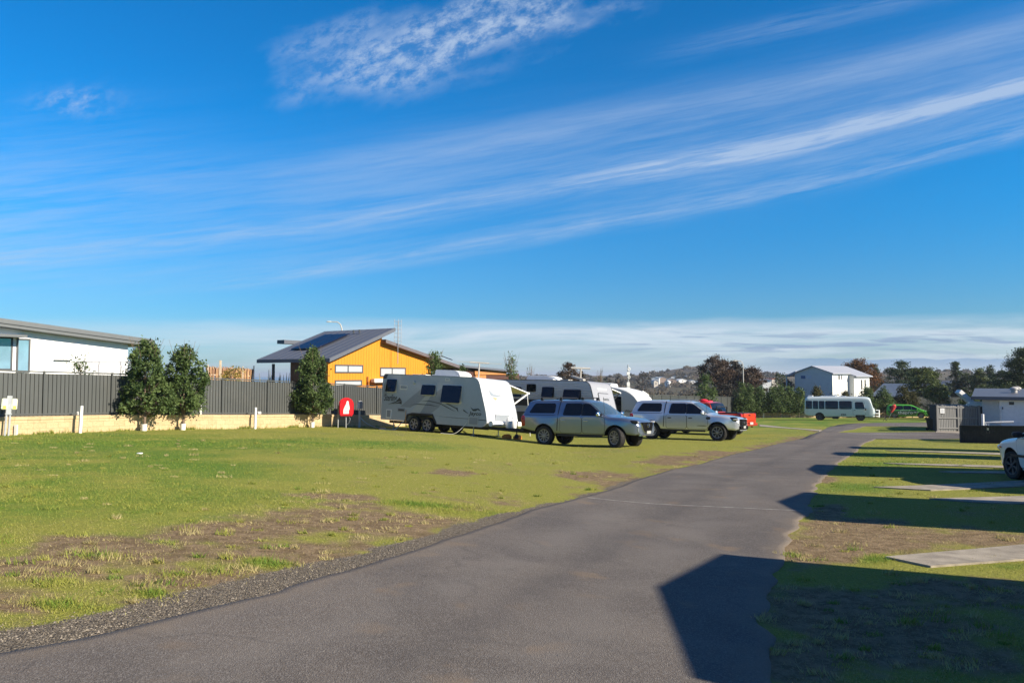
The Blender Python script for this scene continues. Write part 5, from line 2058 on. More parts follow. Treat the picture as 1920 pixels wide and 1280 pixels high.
FEN = mat('fence_grey_steel', (0.066, 0.070, 0.067), 0.42, 0.0, var=0.05, scale=1.2)
FEND = mat('fence_post_steel', (0.058, 0.062, 0.060), 0.42, 0.0, var=0.05)
_t = FEN.node_tree
_oi = _t.nodes.new('ShaderNodeObjectInfo')
_p = _t.nodes['Principled BSDF']
_src = _p.inputs['Base Color'].links[0].from_socket
_g = _t.nodes.new('ShaderNodeNewGeometry')
_dn = n_noise(_t, _g.outputs['Position'], 0.7, 5, 0.65)
_c = n_mix(_t, X(_t, _oi.outputs['Random']) * 0.30, _src, (0.10, 0.104, 0.10))
_c = n_mix(_t, _dn.step(0.5, 0.75) * 0.35, _c, (0.115, 0.110, 0.098))
_t.links.new(_c, _p.inputs['Base Color'])
fence = thing('steel_fence', 'long grey ribbed steel panel fence standing on the block wall', 'fence')
s = S0
while s < S1 - 2.4:
    mb = MB()
    rows = []
    nrib = 17
    pitch = 2.36 / nrib
    pts = []
    for k in range(nrib):
        u0 = s + 0.02 + k * pitch
        pts += [(u0, 0.0), (u0 + pitch * 0.70, 0.0), (u0 + pitch * 0.76, -0.032), (u0 + pitch * 0.94, -0.032)]
    pts.append((s + 2.38, 0.0))
    bot_r, top_r = [], []
    for u0, off in pts:
        p, d = fence_at(u0)
        nrm = Vector((d.y, -d.x))
        f_ = p + nrm * 0.24
        z0 = h(f_.x, f_.y) + wall_h(u0) - 0.01
        q_ = p + nrm * off
        bot_r.append((q_.x, q_.y, z0))
        top_r.append((q_.x, q_.y, z0 + fence_h(u0) - 0.06))
    mb.grid([bot_r, top_r])
    for zz, hh_ in ((0.03, 0.06), (fence_h(s) - 0.04, 0.05)):
        pa, d = fence_at(s + 0.02)
        pb, _ = fence_at(s + 2.38)
        nrm = Vector((d.y, -d.x))
        za = h(*(pa + nrm * 0.24)) + wall_h(s) + 0.03 + (zz if zz < 0.1 else fence_h(s) - 0.04)
        zb = h(*(pb + nrm * 0.24)) + wall_h(s) + 0.03 + (zz if zz < 0.1 else fence_h(s + 2.38) - 0.04)
        a_, b_ = Vector((pa.x, pa.y, za)) - nrm.to_3d() * 0.005, Vector((pb.x, pb.y, zb)) - nrm.to_3d() * 0.005
        mb.bar(a_, b_, 0.055, hh_)
    mb.build('panel', FEN, fence, fix=False)
    p, d = fence_at(s)
    nrm = Vector((d.y, -d.x))
    z0 = h(*(p + nrm * 0.24)) + wall_h(s) - 0.02
    mb = MB()
    mb.box((p.x, p.y, z0 + (fence_h(s) + 0.05) / 2), (0.055, 0.075, fence_h(s) + 0.05), rz=math.atan2(d.y, d.x))
    mb.build('post', FEND, fence)
    s += 2.4


# ------------------------------------------------------------------ posts and services along the wall
def off_wall(px, d=0.45):
    """a spot on the grass d metres in front of the wall, seen at column px"""
    c_ = (px - 960) / FPX
    y = (FA[0] + 0.6535 * (0 - FA[1]) * 1.0)
    # intersect x = c*y with the fence line, then step towards the camera
    a = (FB[0] - FA[0]) / (FB[1] - FA[1])
    yy_ = (FA[0] - a * FA[1]) / (c_ - a)
    if yy_ > FB[1] or yy_ < 0:
        b = (FC[1] - FB[1]) / (FC[0] - FB[0])
        yy_ = (FB[1] - b * FB[0]) / (1 - b * c_)
    x = c_ * yy_
    k = 1 - (d + 0.24) / (math.hypot(x, yy_) * 0.95)
    return Vector((x * k, yy_ * k, h(x * k, yy_ * k)))


def post(px, py, ptop, label, w=0.09, m=WHITE, group='white bollard posts', lean=0.0):
    p = GF(px, py)
    t = (py - ptop) / FPX * p.y
    mb = MB()
    mb.box((0, 0, t / 2 - 0.05), (w, w, t + 0.1))
    mb.box((0, 0, t + 0.008), (w + 0.01, w + 0.01, 0.016))
    o = mb.build('bollard', m, None, bevel=0.006)
    o.location = p
    o.rotation_euler = (0, lean, math.atan2(FU.y, FU.x))
    return tag(o, label, 'bollard', group)


post(150, 811.5, 762, 'white square post on the lawn left of the two pear trees', lean=0.03)
post(480, 802, 763, 'white square post on the lawn between the pear trees and the round tree', lean=0.015)
post(1430, 782.5, 765, 'white post standing right of the orange ute', 0.12, lean=-0.03)


# fittings fixed to the wall
p = off_wall(378, -0.16)
mb = MB()
mb.box((0, 0, 0.45), (0.06, 0.06, 0.55))
o = mb.build('pipe_stub', WHITE)
o.location = p + Vector((0, 0, 0.45))
tag(o, 'short white pipe standing against the fence right of the pear trees', 'pipe')
p = off_wall(34, 0.1)
mb = MB()
mb.box((0, 0, 0.17), (0.09, 0.07, 0.36))
mb.tube([(-0.02, 0, 0.30), (-0.14, 0, 0.30)], 0.015, 6)
o = mb.build('tap_post', OFFWHITE)
o.location = p
tag(o, 'stubby cream tap post at the foot of the wall beside the power post', 'tap')

# power post with a meter box on each side
p = GF(16, 816)
t = thing('power_post', 'grey leaning power post with a pale box on each side', 'power post', p, math.atan2(FU.y, FU.x))
t.rotation_euler[1] = 0.05
mb = MB()
mb.box((-0.05, 0, 0.42), (0.055, 0.055, 0.9))
mb.box((0.06, 0, 0.42), (0.055, 0.055, 0.9))
mb.box((0, 0, 1.02), (0.16, 0.07, 0.60))
mb.box((0, 0, 0.72), (0.20, 0.10, 0.05))
mb.build('pole', STEEL, t, bevel=0.006)
for sx in (-1, 1):
    mb = MB()
    mb.box((sx * 0.15, -0.01, 1.05), (0.17, 0.12, 0.36))
    b = mb.build('meter_box', mat('meter_box', (0.62, 0.64, 0.50), 0.4), t, bevel=0.02)
    mb = MB()
    mb.box((sx * 0.15, -0.072, 0.94), (0.10, 0.006, 0.10))
    mb.build('sticker', mat('yellow_sticker', (0.72, 0.60, 0.08), 0.5), b)
p = off_wall(152, -0.16)
mb = MB()
mb.box((0, 0, 0), (0.16, 0.02, 0.12), 0)
o = mb.build('site_number', WHITE)
o.location = p + Vector((-0.12, 0.0, 0.70))
tag(o, 'small white site plate on the fence behind the left white post', 'plate', 'site plates on the fence')
o2 = o.copy()
COL.objects.link(o2)
o2.location = off_wall(488, -0.16) + Vector((0, 0, 0.70))
o2['label'] = 'small white site plate on the fence behind the post nearest the round tree'

# red hose cabinet
p = off_wall(650, 1.7)
t = thing('hose_cabinet', 'round-topped red fire hose cabinet with a white pictogram on a steel leg', 'hose cabinet', p, 0.28)
mb = MB()
mb.tube([(0, 0.02, -0.1), (0, 0.02, 0.95)], 0.03, 10)
mb.tube([(-0.38, 0.15, -0.1), (-0.36, 0.15, 1.1)], 0.028, 8)
mb.tube([(-0.36, 0.15, 0.85), (0, 0.05, 0.85)], 0.02, 6)
mb.build('leg', STEEL, t)
mb = MB()
ol = [(-0.33, 0.62), (-0.35, 0.80), (-0.35, 1.15)] + [(0.35 * math.cos(a), 1.15 + 0.33 * math.sin(a) ** 0.9 if math.sin(a) > 0 else 1.15) for a in np.linspace(math.pi * 0.92, math.pi * 0.08, 12)] + [(0.35, 1.15), (0.35, 0.80), (0.33, 0.62), (0.27, 0.58), (-0.27, 0.58)]
mb.prism(ol, lambda a, b_, t_: (a, t_, b_), -0.14, 0.16)
mb.build('cover', RED, t, bevel=0.045)
mb = MB()
sil = [(-0.14, 0.70), (0.12, 0.70), (0.12, 0.86), (0.16, 0.92), (0.15, 1.05), (0.11, 1.22), (0.10, 1.31), (0.05, 1.33), (0.01, 1.29), (-0.01, 1.18), (-0.09, 1.02), (-0.13, 0.92), (-0.14, 0.84)]
mb.prism(sil, lambda a, b_, t_: (a, t_, b_), -0.150, -0.138)
d = mb.build('pictogram', WHITE, t)
mb = MB()
for z in (0.80, 0.85, 0.97):
    mb.box((0.0, -0.152, z), (0.15, 0.004, 0.018))
mb.build('pictogram_line', mat('pale_red', (0.6, 0.2, 0.2), 0.5), d)
mb = MB()
mb.tube([(0.14, 0.0, 0.6), (0.20, 0, 0.42), (0.14, 0, 0.24), (0.04, 0, 0.16)], 0.012, 6)
mb.build('hose_end', STEEL, t, smooth=True)

# power pedestal by the caravan
p = off_wall(675, 0.75)
t = thing('power_pedestal', 'grey service pedestal with a white outlet box left of the caravan', 'power pedestal', p, 0.2)
mb = MB()
mb.box((0, 0, 0.42), (0.10, 0.08, 0.95))
mb.tube([(0.03, -0.05, 0.52), (0.13, -0.05, 0.52)], 0.015, 6)
mb.build('pole', STEEL, t, bevel=0.01)
mb = MB()
mb.box((0.03, 0, 1.12), (0.26, 0.20, 0.34), 0)
blob(mb, (0.02, 0, 1.30), (0.22, 0.16, 0.12), 0)
bx_ = mb.build('outlet_box', mat('box_grey', (0.30, 0.31, 0.32), 0.5), t, bevel=0.02)
mb = MB()
mb.box((-0.05, -0.115, 1.11), (0.12, 0.04, 0.30))
mb.build('outlet_cover', WHITE, bx_, bevel=0.01)


def cable(name, pts, r_, m, label, cat, n=40):
    P_ = [Vector(q_) for q_ in pts]
    f = [pchip(list(range(len(P_))), [q_[k] for q_ in P_]) for k in range(3)]
    mb = MB()
    mb.tube([tuple(fk((len(P_) - 1) * i / n) for fk in f) for i in range(n + 1)], r_, 6)
    o = mb.build(name, m, None, smooth=True)
    return tag(o, label, cat)


W_ = CARA.matrix_world


def cl_(x, y, z): return W_ @ Vector((x, y, z))


def gl(x, y, dz=0.02):
    q_ = W_ @ Vector((x, y, 0))
    return Vector((q_.x, q_.y, h(q_.x, q_.y) + dz))


pp = off_wall(675, 0.75)
cable('power_lead', [pp + Vector((0.05, -0.05, 0.5)), pp + Vector((0.35, -0.15, 0.25)), on(pp.x + 0.9, pp.y - 0.5, 0.05), on(pp.x + 1.5, pp.y - 0.9, 0.02), gl(-2.9, -1.5), gl(-2.0, -1.45, 0.03), cl_(-1.75, -1.28, 0.30), cl_(-1.65, -1.1, 0.45)], 0.02, mat('grey_hose', (0.45, 0.48, 0.50), 0.5), 'grey drain hose sagging from the pedestal to the caravan', 'hose')
cable('water_hose', [cl_(-1.52, -1.21, 0.98), cl_(-1.48, -1.27, 0.7), cl_(-1.36, -1.32, 0.25), gl(-1.28, -1.34), gl(-1.9, -1.42), gl(-3.0, -1.35), on(pp.x + 1.3, pp.y - 0.7, 0.02)], 0.014, mat('orange_lead', (0.66, 0.36, 0.12), 0.5), 'thin orange lead hanging from the caravan socket to the grass', 'lead')
cable('front_lead', [cl_(2.16, -1.22, 0.60), cl_(2.0, -1.3, 0.35), gl(1.6, -1.5), gl(1.1, -1.7)], 0.012, OFFWHITE, 'thin white lead dropping from the front of the caravan side', 'lead')


# ------------------------------------------------------------------ houses beyond the fence
class Front:
    """a vertical wall plane: origin, direction along it, normal towards the camera"""
    def __init__(s, px, Y, d, dist=None):
        p = P(px, 703, Y)
        s.o, s.d = Vector((p.x, p.y)), Vector(d).normalized()
        s.n = Vector((s.d.y, -s.d.x))

    def at(s, px, py):
        """(along, z) of the wall point seen at a pixel"""
        r_ = ray(px, py)
        # o + d*s = r.xy * k
        det = s.d.x * -r_.y + r_.x * s.d.y
        k = (s.d.x * -s.o.y + s.o.x * s.d.y) / det
        sa = (r_.x * k - s.o.x) * s.d.x + (r_.y * k - s.o.y) * s.d.y
        return sa, EYE.z + r_.z * k

    def w(s, a, z, out=0.0):
        p = s.o + s.d * a + s.n * out
        return Vector((p.x, p.y, z))

    def poly(s, pix): return [s.at(*p) for p in pix]


def wbox(mb, fr, s0, s1, n0, n1, z0, z1, mi=0):
    vs = [fr.w(a, z, o) for z in (z0, z1) for a, o in ((s0, n0), (s1, n0), (s1, n1), (s0, n1))]
    return mb.add(vs, ((0, 1, 2, 3), (7, 6, 5, 4), (0, 4, 5, 1), (1, 5, 6, 2), (2, 6, 7, 3), (3, 7, 4, 0)), mi)


def wslab(mb, fr, s0, z0, s1, z1, n0, n1, th, mi=0):
    """sloping roof slab rising from (s0, z0) to (s1, z1)"""
    vs = [fr.w(a, z, o) for dz in (0, th) for a, z, o in ((s0, z0 + dz, n0), (s1, z1 + dz, n0), (s1, z1 + dz, n1), (s0, z0 + dz, n1))]
    return mb.add(vs, ((0, 1, 2, 3), (7, 6, 5, 4), (0, 4, 5, 1), (1, 5, 6, 2), (2, 6, 7, 3), (3, 7, 4, 0)), mi)


def wwindow(root, fr, pix, frame_m, pane_m=GLASS, mull=(), name='window', fw=0.06):
    """window from two opposite pixels: frame proud of the wall, pane as a sub-part"""
    (sa, za), (sb, zb) = fr.at(*pix[0]), fr.at(*pix[1])
    s0, s1, z0, z1 = min(sa, sb), max(sa, sb), min(za, zb), max(za, zb)
    mb = MB()
    wbox(mb, fr, s0, s1, -0.02, 0.05, z0, z0 + fw)
    wbox(mb, fr, s0, s1, -0.02, 0.05, z1 - fw, z1)
    wbox(mb, fr, s0, s0 + fw, -0.02, 0.047, z0 + fw, z1 - fw)
    wbox(mb, fr, s1 - fw, s1, -0.02, 0.047, z0 + fw, z1 - fw)
    for f in mull:
        c_ = s0 + (s1 - s0) * f
        wbox(mb, fr, c_ - fw / 2, c_ + fw / 2, -0.02, 0.045, z0 + fw, z1 - fw)
    w = mb.build(name, frame_m, root)
    mb = MB()
    wbox(mb, fr, s0 + fw, s1 - fw, -0.01, 0.026, z0 + fw, z1 - fw)
    mb.build('pane', pane_m, w)
    return w


ROOFG = mat('roof_grey_steel', (0.105, 0.113, 0.135), 0.5, 0.0, var=0.06)
FASC = mat('fascia_grey', (0.115, 0.125, 0.13), 0.5, var=0.05)
SKYGLASS = mat('house_glass', (0.16, 0.28, 0.36), 0.04, var=0.25, scale=0.8, spec=0.9)
BLIND = mat('white_blind', (0.40, 0.42, 0.43), 0.5, var=0.04)

# white house at the far left
fr = Front(0, 31, FU)
t = thing('white_house', 'modern white house with a sloping dark grey roof behind the fence at the left', 'house')
HOUSEW = mat('white_cladding', (0.86, 0.86, 0.84), 0.6, var=0.02)
zL, zR = fr.at(0, 614)[1], fr.at(240, 645)[1]
sR = fr.at(240, 645)[0]
sl_ = (zR - zL) / sR
mb = MB()
mb.prism([(-10, -0.8), (sR, -0.8), (sR, zR), (-10, zL - 10 * sl_)], lambda a, b_, t_: fr.w(a, b_, t_), -8, 0)
for k in range(12):                               # board joints
    z = 0.4 + k * 0.27
    if z < zR - 0.1:
        wbox(mb, fr, -9.98, sR - 0.01, 0.0, 0.006, z, z + 0.255)
mb.build('wall', HOUSEW, t)
mb = MB()
wslab(mb, fr, -10.6, zL - 10.6 * sl_, sR + 0.95, zR + 0.95 * sl_, -8.5, 0.55, 0.34, 0)
wslab(mb, fr, -10.62, zL - 10.62 * sl_ + 0.14, sR + 0.97, zR + 0.97 * sl_ + 0.14, -8.6, 0.60, 0.13, 0)
mb.build('roof', FASC, t)
for a, b_ in (((-8, 694), (24, 632)), ((29, 698), (57, 635))):
    wwindow(t, fr, (a, b_), DGREY, SKYGLASS, fw=0.07)
mb = MB()
sa, za = fr.at(0, 632)
sb, zb = fr.at(36, 623)
wbox(mb, fr, -2.5, sb, 0.0, 0.75, za + 0.0, za + 0.10)
mb.build('window_hood', FASC, t)
mb = MB()
sa, za = fr.at(100, 674)
sb, zb = fr.at(132, 676.5)
wbox(mb, fr, sa, sb, 0.006, 0.13, za - 0.04, za)
mb.build('meter_cover', FASC, t)

# trampoline frame with its net, behind the fence
p = P(205, 700, 32.0)
t = thing('trampoline', 'pale trampoline net on curved poles behind the fence beside the white house', 'trampoline', (p.x, p.y, h(p.x, p.y) + 0.6))
mb = MB()
Rr = 1.25
zb_ = 1.15
for k in range(6):
    a = k * math.pi / 3 + 0.3
    c_, s_ = math.cos(a), math.sin(a)
    mb.tube([(c_ * Rr, s_ * Rr, -0.6), (c_ * Rr, s_ * Rr, zb_), (c_ * Rr * 1.08, s_ * Rr * 1.08, zb_ + 0.9), (c_ * Rr * 1.0, s_ * Rr * 1.0, zb_ + 1.12)], 0.022, 6)
mb.build('pole', mat('pale_pole', (0.30, 0.30, 0.32), 0.5), t)
mb = MB()
ring = [(Rr * math.cos(a), Rr * math.sin(a), zb_) for a in np.linspace(0, 2 * math.pi, 33)]
mb.tube(ring, 0.03, 6)
mb.tube([(x, y, zb_ + 1.1) for x, y, _ in ring], 0.012, 5)
mb.build('hoop', mat('pale_pole', (0.30, 0.30, 0.32), 0.5), t)
m, t_, p_ = base_mat('net')
p_.inputs['Base Color'].default_value = (0.40, 0.40, 0.43, 1)
p_.inputs['Alpha'].default_value = 0.30
mb = MB()
mb.grid([[(x, y, zb_) for x, y, _ in ring], [(x, y, zb_ + 1.1) for x, y, _ in ring]])
mb.build('net', m, t, fix=False)

# yellow house
fr = Front(615, 41, FU)
YH = fr
t = thing('yellow_house', 'yellow timber house with a big dark skillion roof and solar panels', 'house')
YEL = mat('yellow_timber', (0.63, 0.232, 0.006), 0.6, var=0.10, scale=3, stretch=(6, 6, 0.3))
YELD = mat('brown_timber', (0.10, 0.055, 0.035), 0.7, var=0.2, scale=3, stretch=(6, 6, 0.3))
a0, a1, a2, a3 = fr.at(615, 674), fr.at(713, 629), fr.at(713, 642), fr.at(806, 674)
sE, zE = a0
mb = MB()
pr_ = [(0, -1), (a3[0], -1), (a3[0], a3[1]), (a2[0], a2[1]), (a1[0], a1[1]), (0, zE)]
mb.prism(pr_, lambda a, b_, t_: fr.w(a, b_, t_), -0.25, 0)
nb = int(a3[0] / 0.22)
for k in range(nb):                               # vertical boards, each proud of the wall
    s = k * 0.22 + 0.1
    if s < a1[0]:
        zt = zE + (a1[1] - zE) * s / a1[0]
    else:
        zt = a2[1] + (a3[1] - a2[1]) * (s - a2[0]) / (a3[0] - a2[0])
    wbox(mb, fr, s + 0.006, s + 0.214, 0, 0.012, -1, zt - 0.05)
mb.build('wall', YEL, t)
mb = MB()
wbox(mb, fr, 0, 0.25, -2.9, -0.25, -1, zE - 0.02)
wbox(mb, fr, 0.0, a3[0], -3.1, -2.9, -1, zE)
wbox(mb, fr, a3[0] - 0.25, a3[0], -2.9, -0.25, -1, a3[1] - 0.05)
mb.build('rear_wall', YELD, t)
sl1 = (a1[1] - zE) / a1[0]
mb = MB()
e0, e1 = -0.40, a1[0] + 0.75
wslab(mb, fr, e0, zE + sl1 * e0, e1, zE + sl1 * e1, -5.6, 0.55, 0.20)
for k in range(11):
    n0 = 0.5 - k * 0.58
    wslab(mb, fr, e0, zE + sl1 * e0 + 0.20, e1, zE + sl1 * e1 + 0.20, n0 - 0.03, n0, 0.012)
mb.build('roof', ROOFG, t)
sl2 = (a3[1] - a2[1]) / (a3[0] - a2[0])
mb = MB()
f0, f1 = a1[0] + 0.02, a3[0] + 2.6
wslab(mb, fr, f0, a2[1] - 0.02, f1, a2[1] - 0.02 + sl2 * (f1 - f0), -6.0, 0.45, 0.2)
mb.build('lower_roof', mat('roof_brown_grey', (0.13, 0.11, 0.115), 0.5), t)
mb = MB()
fr2 = Front(615, 41, FU)
fr2.o = fr.o - fr.n * 7.4
sa, za = fr2.at(533, 644)
sb, zb = fr2.at(533, 637)
wbox(mb, fr2, sa, sa + 4.5, -0.7, 0, za, zb)
wbox(mb, fr2, sa + 1.5, sa + 4.4, -0.6, -0.3, za - 3, za)
mb.build('rear_roof', ROOFG, t)
zs_ = lambda s_: zE + sl1 * s_ + 0.235
for n0 in (-2.2, -3.3):
    mb = MB()
    mb.add([fr.w(a, zs_(a) + dz, o) for dz in (0.03, 0.09) for a, o in ((1.1, n0), (3.75, n0), (3.75, n0 - 1.05), (1.1, n0 - 1.05))], ((0, 1, 2, 3), (7, 6, 5, 4), (0, 4, 5, 1), (1, 5, 6, 2), (2, 6, 7, 3), (3, 7, 4, 0)))
    mb.build('solar_panel', mat('solar_blue', (0.008, 0.012, 0.035), 0.35, var=0.2, spec=0.25), t)
mb = MB()
for k in range(2):
    q_ = fr.w(4.0, zs_(4.0), -1.6 - k * 0.5)
    mb.tube([q_, q_ + Vector((0, 0, 0.22))], 0.05, 8)
mb.build('roof_vent', DGREY, t)
wwindow(t, fr, ((627, 699), (680, 684)), DGREY, BLIND, (0.46,), fw=0.07)
wwindow(t, fr, ((712, 706), (760, 689)), DGREY, BLIND, (0.46,), fw=0.07)
wwindow(t, fr, ((627, 724), (678, 712)), DGREY, BLIND, (), fw=0.07)
mb = MB()
q_ = fr.w(-0.15, -0.6, -4.4)
mb.tube([(q_.x, q_.y, -0.8), (q_.x, q_.y, zE - 0.2)], 0.09, 8)
mb.build('verandah_post', DGREY, t)
mb = MB()
sa, za = fr.at(693, 717)
sb, zb = fr.at(712, 704)
wbox(mb, fr, sa, sb + 0.4, 0.08, 0.40, za, zb - 0.18)
mb.build('air_conditioner', OFFWHITE, t, bevel=0.03)
mb = MB()
sa, za = fr.at(688, 706)
q_ = fr.w(sa, 0, 0.06)
mb.tube([(q_.x, q_.y, za - 1.2), (q_.x, q_.y, za)], 0.05, 8)
mb.tube([(q_.x, q_.y, za - 1.2), (q_.x + 0.05, q_.y - 0.03, za - 0.3)], 0.05, 8)
mb.build('downpipe', mat('rust_pipe', (0.30, 0.10, 0.02), 0.6), t)

# aerials above the yellow house
q_ = fr.w(fr.at(746, 645)[0], 0, -2.0)


def yagi(loc, hgt, label, els, span, rz=0.4):
    t = thing('tv_aerial', label, 'aerial', loc, rz)
    mb = MB()
    mb.tube([(0, 0, -1.2), (0, 0, hgt)], 0.022, 6)
    mb.build('mast', STEEL, t)
    mb = MB()
    for k in range(els):
        z = hgt - 0.02 - k * 0.24
        mb.tube([(-span / 2, 0, z), (span / 2, 0, z)], 0.014, 5)
    for x in (-span / 2, span * 0.1, span / 2):
        mb.tube([(x, 0.02, hgt - els * 0.24), (x, 0.02, hgt + 0.12)], 0.016, 5)
    mb.build('array', STEEL, t)
    return t


pz = P(746, 645, 45)
ptop = P(746, 602, 45)
yagi((pz.x, pz.y, pz.z), ptop.z - pz.z, 'spindly television aerial standing above the lower roof of the yellow house', 6, 0.42)

# street lamp behind the yellow house
def lamp(px, pytop, Y, arm_px, label, H_=None):
    b = P(px, 703, Y)
    tp = P(px, pytop, Y)
    aw_ = P(arm_px, pytop, Y)
    z0 = h(b.x, b.y)
    t = thing('street_lamp', label, 'street lamp', (b.x, b.y, z0))
    Ht = tp.z - z0
    L = aw_.x - tp.x
    mb = MB()
    mb.tube([(0, 0, -0.3), (0, 0, Ht - abs(L) * 0.55), (L * 0.10, 0, Ht - abs(L) * 0.22), (L * 0.34, 0, Ht - 0.03), (L * 0.85, 0, Ht)], [0.08, 0.065, 0.05, 0.045, 0.04], 8)
    mb.build('pole', mat('pole_cream', (0.50, 0.47, 0.42), 0.5), t, smooth=True)
    mb = MB()
    blob(mb, (L, 0, Ht), (abs(L) * 0.42, 0.22, 0.12))
    mb.build('lamp_head', OFFWHITE, t, smooth=True)


lamp(640, 603, 70, 616, 'street lamp arching up behind the yellow house roof')
lamp(1393.5, 676, 105, 1378, 'street lamp with a curved arm in front of the brown trees')

# second, brown house further along
fr = Front(838, 58, FU)
t = thing('brown_house', 'low brown house with a grey hipped roof behind the wind-up antenna', 'house')
BR = mat('brown_cladding', (0.075, 0.028, 0.02), 0.7, var=0.15)
ORB = mat('orange_brick', (0.45, 0.19, 0.06), 0.8, var=0.15)
zt = fr.at(862, 687)[1]
ze_ = fr.at(930, 697)[1]
mb = MB()
wbox(mb, fr, 1.0, 10.5, -7, 0, -2, ze_ - 0.15)
mb.prism([(0.5, ze_ - 0.15), (7.5, ze_ - 0.15), (0.9, zt - 0.1)], lambda a, b_, t_: fr.w(a, b_, t_), -0.3, 0.0)
mb.build('wall', BR, t)
mb = MB()
wslab(mb, fr, 0.2, zt, 9.6, ze_ - 0.05, -7.5, 0.5, 0.16)
mb.build('roof', ROOFG, t)
mb = MB()
a, b_ = fr.at(888, 700), fr.at(923, 695)
wbox(mb, fr, a[0], b_[0] + 2, 0.02, 0.14, a[1] - 0.1, b_[1])
wbox(mb, fr, a[0] + 0.2, a[0] + 1.7, 0.0, 0.06, -2, a[1] - 0.1)
mb.build('brick_panel', ORB, t)
mb = MB()
p0 = P(838, 672, 60)
mb.box((p0.x, p0.y, p0.z + 0.05), (0.9, 0.9, 0.06), rot=Matrix.Rotation(0.35, 3, 'Y'))
o = mb.build('solar_panel', mat('solar_blue', (0.008, 0.012, 0.035), 0.35, var=0.2, spec=0.25), t)

# brushwood screen with creeper and dry flower spikes behind the fence
p0, p1 = P(388, 704, 39.5), P(474, 704, 44)
t = thing('brush_screen', 'brown brushwood garden screen with pale posts behind the fence', 'screen')
mb = MB()
d = (p1 - p0)
d.z = 0
L = d.length
d.normalize()
zt0, zt1 = P(388, 687, 39.5).z, P(474, 692, 44).z
rr2 = random.Random(5)
for k in range(260):
    f = rr2.random()
    q_ = p0 + d * (L * f)
    z1_ = zt0 + (zt1 - zt0) * f + rr2.uniform(-0.12, 0.05)
    mb.tube([(q_.x + rr2.uniform(-.05, .05), q_.y + rr2.uniform(-.08, .08), 0.2), (q_.x + rr2.uniform(-.12, .12), q_.y, z1_)], rr2.uniform(0.012, 0.03), 4, rr2.choice((0, 0, 1)))
mb.build('brushwood', [mat('brush_brown', (0.30, 0.17, 0.10), 0.9, var=0.3), mat('brush_tan', (0.46, 0.28, 0.14), 0.9, var=0.3)], t)
mb = MB()
for f, dz in ((0.0, 0.1), (0.235, 0.35), (0.26, 0.35), (0.74, 0.05), (1.0, 0.10)):
    q_ = p0 + d * (L * f)
    mb.box((q_.x - d.y * -0.1, q_.y - 0.12, (0.2 + zt0 + dz) / 2), (0.05, 0.05, zt0 + dz - 0.2))
mb.bar((p0.x, p0.y - 0.14, zt0 - 0.42), (p1.x, p1.y - 0.14, zt1 - 0.42), 0.04)
mb.build('post', mat('pale_timber', (0.60, 0.50, 0.36), 0.8), t)


# ------------------------------------------------------------------ white two-storey house on the right
t = thing('gabled_house', 'white two-storey house with a shaded gable and a sunlit side beyond the bus', 'house')
Cn = P(1560, 703, 118)
b_d = Vector((0.80, 0.60))
g_d = Vector((0.60, -0.80))
G_ = Front(1560, 118, (-g_d.x, -g_d.y))          # gable wall; along = towards the left
G_.d = Vector((-0.60, 0.80))
G_.n = Vector((-0.80, -0.60))
gw = abs(G_.at(1490, 703)[0])
zev = G_.at(1560, 699.5)[1]
zap = G_.at(1526, 687)[1]
base = -11
HWALL = mat('house_white_boards', (0.74, 0.74, 0.68), 0.6, var=0.04, scale=2)
HTRIM = mat('house_trim', (0.70, 0.72, 0.72), 0.5)
HROOF = mat('pale_steel_roof', (0.42, 0.43, 0.46), 0.45, 0.1, var=0.04)


def hp(a, o, z):
    """house frame: a along the gable (left), o back along the ridge"""
    p = Vector((Cn.x, Cn.y)) + Vector((-0.60, 0.80)) * a + b_d * o
    return (p.x, p.y, z)


def hbox(mb, a0, a1, o0, o1, z0, z1, mi=0):
    vs = [hp(a, o, z) for z in (z0, z1) for a, o in ((a0, o0), (a1, o0), (a1, o1), (a0, o1))]
    return mb.add(vs, ((0, 1, 2, 3), (7, 6, 5, 4), (0, 4, 5, 1), (1, 5, 6, 2), (2, 6, 7, 3), (3, 7, 4, 0)), mi)


mb = MB()
Lm = 5.0
mb.prism([(0, base), (gw, base), (gw, zev), (gw / 2, zap), (0, zev)], lambda a, z, o: hp(a, o, z), 0, Lm)
mb.prism([(-0.9, base), (gw, base), (gw, zev - 0.1), (gw / 2, zap), (-0.9, zev - 0.45)], lambda a, z, o: hp(a, o, z), Lm + 0.003, 9.9)
hbox(mb, -0.06, 0.05, -0.03, 0.10, base, zev)
mb.build('wall', HWALL, t)
for o0, o1, a0, z0 in ((-0.35, Lm, 0.0, zev), (Lm + 0.02, 10.3, -0.9, zev - 0.45)):
    mb = MB()
    k = (zap - z0) / (gw / 2 - a0)
    mb.prism([(a0 - 0.4, z0 - 0.4 * k), (gw / 2, zap), (gw / 2, zap + 0.14), (a0 - 0.4, z0 - 0.4 * k + 0.14)], lambda a, z, o: hp(a, o, z), o0, o1)
    k2 = (zap - zev) / (gw / 2)
    mb.prism([(gw + 0.4, zev - 0.4 * k2), (gw + 0.4, zev - 0.4 * k2 + 0.14), (gw / 2, zap + 0.14), (gw / 2, zap)], lambda a, z, o: hp(a, o, z), o0, o1)
    mb.build('roof', HROOF, t)
mb = MB()                                         # verandah roof and balcony on the left
mb.prism([(gw + 0.1, zev - 0.15), (gw + 2.1, zev - 0.55), (gw + 2.1, zev - 0.42), (gw + 0.1, zev + 0.4)], lambda a, z, o: hp(a, o, z), 0.4, 7.5)
mb.build('verandah_roof', HROOF, t)
mb = MB()
for o_ in (0.6, 3.8, 7.2):
    hbox(mb, gw + 1.85, gw + 2.0, o_, o_ + 0.15, base, zev - 0.5)
